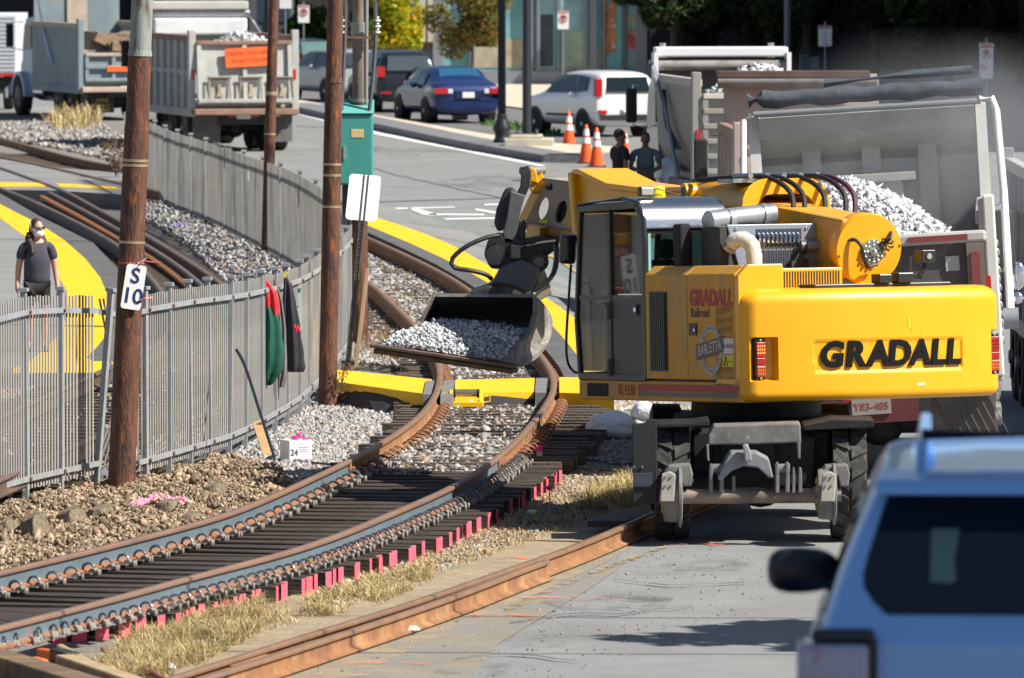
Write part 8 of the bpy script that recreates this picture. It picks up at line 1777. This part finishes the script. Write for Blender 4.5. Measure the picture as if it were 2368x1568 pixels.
# ================================================================== CLOTHES ON THE FENCE, TOOLS, LITTER
def drape(name, label, Y, rows, mat, seed, cat='jacket', depth=.10, group='jackets hung on the fence', parts=()):
    rng = random.Random(seed); c = at((rows[0][1] + rows[0][2]) / 2, rows[0][0], Y); rt = thing(name, label, cat, tuple(c), group=group)
    def body(rows, mat, nm, ph):
        mb = MB(Matrix.Translation(-c)); rings = []
        P_ = [(r[0], r[1], r[2]) for r in rows]; dense = []
        for (a, b) in zip(P_[:-1], P_[1:]):
            for k in range(4): t = k / 4; dense.append(tuple(a[i] + (b[i] - a[i]) * t for i in range(3)))
        dense.append(P_[-1])
        for j, (y, x0, x1) in enumerate(dense):
            l, r_ = at(x0, y, Y), at(x1, y, Y); m = (l + r_) / 2; w = (r_ - l).length / 2; n = 28; ring = []
            for k in range(n):
                t = 6.283 * k / n; f = 1 + .12 * math.sin(4 * t + ph + j * .12) * min(1, j / 5) + .06 * math.sin(9 * t + ph * 2 + j * .25)
                ring.append(m + Vector((w * math.cos(t) * (1 + .03 * math.sin(j * 1.1)), min(depth, w * .6) * math.sin(t) * f - .012 * math.sin(3 * math.cos(t) * 2.2 + ph + j * .18) * min(1, j / 6), 0)))
            rings.append(ring)
        mb.loft(rings); return mb.build(nm, mat, rt, smooth=70)
    body(rows, mat, 'cloth', seed)
    for (nm, rw, mt) in parts: body(rw, mt, nm, seed + 2)
    return rt
m_redc = M('red_cloth', (.62, .018, .03), .85, n=(5, .15)); m_greenc = M('dark_green_cloth', (.004, .085, .055), .85, n=(5, .2)); m_greyc = M('grey_brown_cloth', (.15, .13, .13), .9, n=(5, .15)); m_blackc = M('black_cloth', (.022, .022, .030), .85, n=(5, .2))
drape('jacket', 'dark green jacket with its red lining turned out at the top', 94.8, [(690, 606, 622), (720, 604, 640), (760, 605, 650), (800, 603, 656), (835, 604, 657), (862, 606, 650), (884, 611, 634), (891, 614, 626)], m_greenc, 1, parts=(('red_lining', [(643, 606, 612), (660, 606, 627), (680, 608, 641), (700, 611, 645), (718, 617, 645), (740, 628, 643), (768, 636, 644)], m_redc),))
drape('jacket', 'grey brown jacket hanging between the green one and the black one', 95.6, [(646, 630, 638), (700, 638, 654), (760, 646, 661), (820, 646, 663), (868, 643, 664), (896, 642, 656)], m_greyc, 3)
bj = drape('jacket', 'black jacket with a small red print on its sleeve', 96.0, [(640, 656, 663), (662, 655, 676), (700, 653, 684), (740, 654, 692), (780, 657, 697), (820, 659, 703), (850, 661, 706), (860, 664, 703)], m_blackc, 5)
mb = MB(shift(bj)); 
for k in range(4): mb.ell(at(682 + 3.2 * k, 758 + (k % 2) * 6, 95.88), (.012, .01, .035), 8, 5)
mb.build('red_print', M('red_print_cloth', (.75, .03, .06), .8), bj)
mb = MB(); mb.beam(at(657, 642, 95.7), at(663, 630, 95.7), .025, .03); tag(mb.build('hanging_strap', M('yellow_strap', (.80, .55, .01), .6), smooth=0), 'short yellow strap holding the black jacket at the fence top', 'strap')
# pry bar
b0 = gp(643, 1086, .02); pts = [b0, at(632, 1050, b0.y + .1), at(600, 950, b0.y + .45), at(572, 862, b0.y + .8), at(557, 826, b0.y + .95), at(549, 814, b0.y + .98), at(546, 808, b0.y + 1.0)]
mb = MB(); mb.tube(crom(pts, .08), .017, 8); tag(mb.build('pry_bar', M('blue_black_tool_steel', (.022, .035, .05), .4, metal=.4)), 'long blue black pry bar leaning against the fence', 'tool')
q0, q1 = gp(622, 1062, .0), at(594, 976, gp(622, 1062).y + .35); mb = MB(); mb.beam(q0, q1, .10, .045, up=(0, -1, .2)); mb.beam(q1 + Vector((0, -.03, -.03)), q1 + Vector((.06, -.05, .0)), .04, .03)
tag(mb.build('wooden_board', M('fresh_tan_lumber', (.52, .33, .16), .75, n=(6, .15), stretch=(1, 1, .2)), smooth=0, bevel=.004, seg=1), 'short fresh tan board leaning on the fence by the pry bar', 'board')
# white carton with pink spray cans
p = gp(688, 1066, .02); s = F / p.y; bx = thing('carton', 'white carton holding pink capped spray cans on the grey ballast', 'box', tuple(p), (0, 0, R(28)))
w_, h_ = .20, 50 / s
mb = MB(); mb.box(-.15, .12, -.10, .12, 0, h_); mb.build('box', M('white_card', (.74, .73, .74), .7, n=(5, .06)), bx, smooth=0, bevel=.006, seg=1)
for (x0, x1, z0, z1) in ((-.13, .11, h_ * .06, h_ * .09), (-.03, .08, h_ * .45, h_ * .49), (-.03, .08, h_ * .55, h_ * .59), (-.03, .08, h_ * .65, h_ * .69)): mb = MB(); mb.box(x0, x1, -.103, -.1008, z0, z1); mb.build('printed_line', M('grey_violet_print', (.40, .36, .44), .7), bx, smooth=0)
text('lettering', '24', .09, M('dark_grey_print', (.08, .08, .10), .6), bx, frame((-.09, -.104, h_ * .42), (1, 0, 0), (0, 0, 1)), .0005, off=.002)
mb = MB(); mb.tube([(.122, .01 + .05 * math.cos(6.283 * k / 16), h_ * .5 + .05 * math.sin(6.283 * k / 16)) for k in range(17)], .005, 5); mb.build('round_print', M('blue_print', (.10, .15, .45), .6), bx)
for k, (x, y, z) in enumerate(((-.05, -.05, .0), (.0, -.03, .03), (.05, -.06, -.02), (.09, -.05, -.02), (-.01, .05, .0))): mb = MB(Matrix.Translation((x, y, h_ - .02 + z))); mb.lathe([(.026, 0), (.028, .02), (.026, .055), (.012, .062)], (0, 0, 0), (0, 0, 1), 12); mb.build('can_cap', M('hot_pink_cap', (.90, .06, .30), .4), bx)
mb = MB(); mb.tube(crom([gp(535, 1054, .04), gp(600, 1062, .03), gp(700, 1068, .04), gp(850, 1082, .12)], .2), .014, 6); tag(mb.build('iron_rod', m_oldrail), 'thin dark rod lying on the ballast in front of the carton', 'rod')
p = gp(865, 930, .08); mb = MB(Matrix.Translation(p) @ Matrix.Rotation(R(-35), 4, 'Z') @ Matrix.Rotation(R(8), 4, 'Y')); mb.box(-.10, .10, -.18, .18, -.04, .06); tag(mb.build('wood_block', M('brown_block', (.22, .15, .10), .85, n=(7, .3)), smooth=0, bevel=.006, seg=1), 'small brown wood block on the ballast before the yellow stripe', 'block')
# yellow rail trolley with roller
p = at(1078, 940, 98.15); s = F / p.y; ty = thing('rail_roller', 'yellow steel roller frame lying between the rails at the yellow stripe', 'rail roller', tuple(p), (0, 0, R(-3)))
m_ty = M('chipped_yellow_steel', (.78, .50, .01), .5, n=(5, .1), mix=((.18, .12, .05), 9, .62, .72))
for s_ in (-1, 1):
    mb = MB(); mb.prism([(-.14, 0), (.14, 0), (.14, .05), (.06, .19), (-.06, .19), (-.14, .05)], s_ * .17 - .02, s_ * .17 + .02, 'x'); mb.build('side_plate', m_ty, ty, smooth=0, bevel=.005, seg=1)
    mb = MB(); mb.tube([(s_ * .19, -.05, .16), (s_ * .27, -.05, .15), (s_ * .27, -.05, .06), (s_ * .19, -.05, .05)], .010, 6); mb.build('handle', m_ty, ty)
    mb = MB(); mb.cyl((s_ * .12, 0, .15), (s_ * .15, 0, .15), .05, n=14); mb.build('roller_collar', m_link, ty)
mb = MB(); mb.box(-.20, .20, -.16, -.10, 0, .06); mb.box(-.15, .15, -.10, .14, 0, .03); mb.build('base_frame', m_ty, ty, smooth=0, bevel=.005, seg=1)
mb = MB(); mb.cyl((-.125, 0, .155), (.125, 0, .155), .042, n=20); mb.build('roller', M('worn_steel_roller', (.35, .33, .31), .35, metal=.8, n=(14, .4)), ty)
# white sacks
def sack(label, c, r, seed, rot):
    rt = thing('sack', label, 'sack', tuple(c), (0, 0, rot), group='white sacks by the track'); rng = np.random.RandomState(seed); mb = MB(); n, m = 36, 22; rings = []
    for i in range(m + 1):
        t = math.pi * i / m; ring = []
        for k in range(n):
            a = 6.283 * k / n; d = Vector((max(.03, math.sin(t)) * math.cos(a), max(.03, math.sin(t)) * math.sin(a), -math.cos(t)))
            q = 1 + .16 * mnoise.noise(d * 1.6 + Vector((seed, 0, 0))) + .07 * mnoise.noise(d * 4 + Vector((0, seed, 0))) + .035 * mnoise.noise(d * 9)
            sq = abs(d.x) ** 1.5 * .12; ring.append(Vector((d.x * r[0] * (q + sq), d.y * r[1] * q, max(-r[2] * .9, d.z * r[2] * q))) + Vector((0, 0, r[2] * .9)))
        rings.append(ring)
    mb.loft(rings); mb.build('bag', M('white_woven_plastic', (.80, .81, .84), .55, n=(12, .06), bump=(40, .3)), rt, smooth=70); return rt
p = gp(1412, 1020, .02); sk = sack('larger white sack on the ballast beside the track', (p.x, p.y + .2, .02), (.26, .30, .165), 3, R(-28))
for (x, z) in ((-.08, .27), (-.04, .28), (.0, .265), (.05, .22), (.09, .18)): mb = MB(); mb.tube([(x, -.17, z), (x + .012, -.175, z + .018), (x + .02, -.17, z)], .005, 5); mb.build('printed_mark', M('blue_black_print', (.04, .05, .12), .6), sk)
p = gp(1490, 978, .02); sack('smaller white sack behind the excavator mudguard', (p.x, p.y + .2, .02), (.13, .2, .12), 8, R(20))
# marker stake, bottles, cans
p = gp(1247, 1088, .0); mb = MB(shift(bpy.data.objects.new('tmp', None)) @ Matrix.Translation(p)); mb.box(-.03, .03, -.012, .012, 0, .20); mb.m = 1; mb.box(-.031, .031, -.013, .013, .20, .26)
tag(mb.build('survey_stake', [M('pale_stake_wood', (.60, .58, .58), .7), M('hot_pink_paint', (.9, .05, .28), .6)], smooth=0), 'pale survey stake with a pink painted top beside the track', 'stake')
p = gp(1270, 1168, .0); mb = MB(Matrix.Translation(p)); mb.tube([(0, 0, 0), (0, 0, .16)], .006, 5); mb.m = 1; mb.ell((0, 0, .17), (.03, .02, .03), 8, 5); mb.ell((.02, -.02, .02), (.03, .03, .02), 8, 5); tag(mb.build('survey_flag', [m_trim, MATS['hot_pink_paint']]), 'small hot pink survey flag near the pink tie ends', 'flag')
def can(name, label, c, d, r, L, mats, cat):
    rt = thing(name, label, cat, tuple(c)); d = Vector(d).normalized(); mb = MB(); mb.cyl(-d * L / 2, d * L * .2, r, n=14); mb.build('body', mats[0], rt); mb = MB(); mb.lathe([(r * 1.01, 0), (r * 1.01, L * .2), (r * .8, L * .28), (.004, L * .3)], d * L * .2, d, 14); mb.build('end', mats[1], rt); return rt
can('drink_can', 'white and lime green drink can on the dirt verge', gp(1231, 1186, .035), (1, .25, -.05), .030, .10, (M('white_can', (.72, .75, .72), .3), M('lime_can', (.42, .60, .03), .35)), 'can')
p = gp(17, 1502, .03); bt = thing('bottle', 'clear bottle with an orange cap at the bottom left corner', 'bottle', tuple(p)); mb = MB(); mb.lathe([(.035, 0), (.037, .03), (.037, .075), (.02, .095)], (0, 0, 0), (0, 0, 1), 14); mb.build('body', M('cloudy_plastic', (.50, .52, .55), .2), bt); mb = MB(); mb.cyl((0, 0, .095), (0, 0, .128), .024, n=12); mb.build('cap', M('orange_cap', (.85, .14, .03), .4), bt)
for k, (x, y, lab, col) in enumerate(((1020, 868, 'clear crushed bottle on the far side of the yellow stripe', (.35, .36, .40)), (495 * 1.0 + 420, 1012, 'white plastic lid on the ballast by the left rusty rail', (.75, .75, .76)), (1495 - 92, 1120, 'blue scrap of plastic sheet in the shade by the sacks', (.12, .20, .34)), (805, 1350, 'pale crumpled paper in the dry grass', (.55, .55, .52)), (395, 1546, 'white crumpled wrapper in the dry grass at bottom left', (.62, .64, .66)), (412, 522, 'violet wrapper on the ballast below the far fence', (.30, .22, .55)), (955, 1460, 'white scrap lying on the sandy road', (.66, .66, .68)))):
    p = gp(x, y, .03 if y > 900 else .16); rng = random.Random(k); mb = MB(Matrix.Translation(p)); n = 7; r0 = .05 if y > 700 else .12
    top = [(r0 * rng.uniform(.7, 1.3) * math.cos(6.283 * i / n), r0 * rng.uniform(.7, 1.6) * math.sin(6.283 * i / n), rng.uniform(0, .02)) for i in range(n)]
    mb.loft([top, [(a * .6, b * .6, c + .03) for a, b, c in top]]); tag(mb.build('litter', M('litter_%d' % k, col, .5)), lab, 'litter')
# scrap heap at the bottom left corner
m_oldw = M('grey_brown_old_timber', (.13, .085, .05), .9, n=(4, .35), bump=(20, .7), mix=((.24, .17, .09), 3, .5, .7), stretch=(.3, 1, 1)); m_tanw = M('dusty_tan_timber', (.34, .25, .15), .85, n=(4, .25), stretch=(.3, 1, 1))
def sbeam(name, lab, a, b, w, h, mat, cat, tube=False):
    mb = MB()
    if tube: mb.cyl(a, b, w, n=14)
    else: mb.beam(a, b, w, h)
    return tag(mb.build(name, mat, smooth=40 if tube else 0, bevel=None if tube else .01, seg=1), lab, cat)
sbeam('scrap_timber', 'heavy dark timber along the bottom edge at the left corner', gp(-60, 1520, .10), gp(330, 1640, .10), .26, .20, m_oldw, 'timber')
sbeam('scrap_timber', 'dusty flat timber lying across the scrap heap', gp(150, 1528, .16), gp(330, 1590, .12), .16, .10, m_tanw, 'timber')
sbeam('scrap_pipe', 'tan pipe pointing up out of the scrap heap', gp(140, 1502, .17), gp(222, 1548, .12), .045, .05, m_tanw, 'pipe', True)
sbeam('scrap_bar', 'dark red painted bar lying beside the dry grass', gp(238, 1502, .08), gp(420, 1592, .06), .045, .045, M('dark_red_bar', (.17, .035, .03), .6, n=(4, .35), mix=((.30, .12, .09), 3, .5, .6)), 'bar')
sbeam('scrap_box', 'black scrap block with a green patch on the scrap heap', gp(132, 1520, .13), gp(168, 1530, .13), .13, .14, M('black_green_scrap', (.02, .02, .018), .6, mix=((.01, .20, .03), 7, .56, .6)), 'scrap')
for k, (x, y, w) in enumerate(((92, 1512, .15), (232, 1552, .10), (80, 1532, .08))):
    sbeam('scrap_plastic', ['orange plastic piece behind the green patched block', 'orange plastic piece beside the dark red bar', 'small orange plastic piece nearest the picture corner'][k], gp(x, y, .08), gp(x + w * 290, y + 6, .09), .06, .09, M('orange_scrap', (.80, .17, .04), .6, n=(6, .2)), 'scrap')
p = gp(1525, 1165, 0); mb = MB(); mb.beam(gp(1400, 1212, .10), gp(1470, 1190, .10), .35, .06); tag(mb.build('steel_plate', M('dark_plate', (.03, .03, .035), .6), smooth=0), 'dark flat plate lying beside the rusty rail at the excavator', 'plate')
mb = MB(); mb.tube(crom([gp(1515, 985, .05), gp(1545, 960, .14), gp(1585, 962, .12), gp(1612, 985, .03)], .1), .02, 6); tag(mb.build('rubber_hose', m_hose), 'black hose looped on the ground behind the excavator tyre', 'hose')
# ================================================================== STONE DUST OVER THE EMPTIED TRUCK
dm = bpy.data.materials.new('stone_dust'); dm.use_nodes = True; nt = dm.node_tree; nt.nodes.remove(nt.nodes['Principled BSDF'])
pv = nt.nodes.new('ShaderNodeVolumePrincipled'); pv.inputs['Color'].default_value = (.86, .88, .92, 1); pv.inputs['Anisotropy'].default_value = .2
tc = nt.nodes.new('ShaderNodeTexCoord'); nz = nt.nodes.new('ShaderNodeTexNoise'); nz.inputs['Scale'].default_value = .55; nz.inputs['Detail'].default_value = 3
rp = nt.nodes.new('ShaderNodeMapRange'); rp.inputs[1].default_value = .42; rp.inputs[2].default_value = .75; rp.inputs[3].default_value = 0; rp.inputs[4].default_value = .34
ln = nt.nodes.new('ShaderNodeVectorMath'); ln.operation = 'LENGTH'; mp = nt.nodes.new('ShaderNodeMapping'); mp.inputs['Scale'].default_value = (1 / 2.8, 1 / 4.0, 1 / 1.5)
fd = nt.nodes.new('ShaderNodeMapRange'); fd.inputs[1].default_value = 1.0; fd.inputs[2].default_value = .2; fd.inputs[3].default_value = 0; fd.inputs[4].default_value = 1
mu = nt.nodes.new('ShaderNodeMath'); mu.operation = 'MULTIPLY'
nt.links.new(tc.outputs['Object'], nz.inputs[0]); nt.links.new(tc.outputs['Object'], mp.inputs[0]); nt.links.new(mp.outputs[0], ln.inputs[0]); nt.links.new(ln.outputs['Value'], fd.inputs[0])
nt.links.new(nz.outputs[0], rp.inputs[0]); nt.links.new(rp.outputs[0], mu.inputs[0]); nt.links.new(fd.outputs[0], mu.inputs[1]); nt.links.new(mu.outputs[0], pv.inputs['Density'])
nt.links.new(pv.outputs[0], nt.nodes['Material Output'].inputs['Volume'])
mb = MB(); mb.ell((0, 0, 0), (2.8, 4.0, 1.5), 20, 12); du = mb.build('dust_cloud', dm); du.location = (4.5, 92.0, 3.1); stuff(du)
SC.cycles.volume_step_rate = 4.0; SC.cycles.volume_max_steps = 64
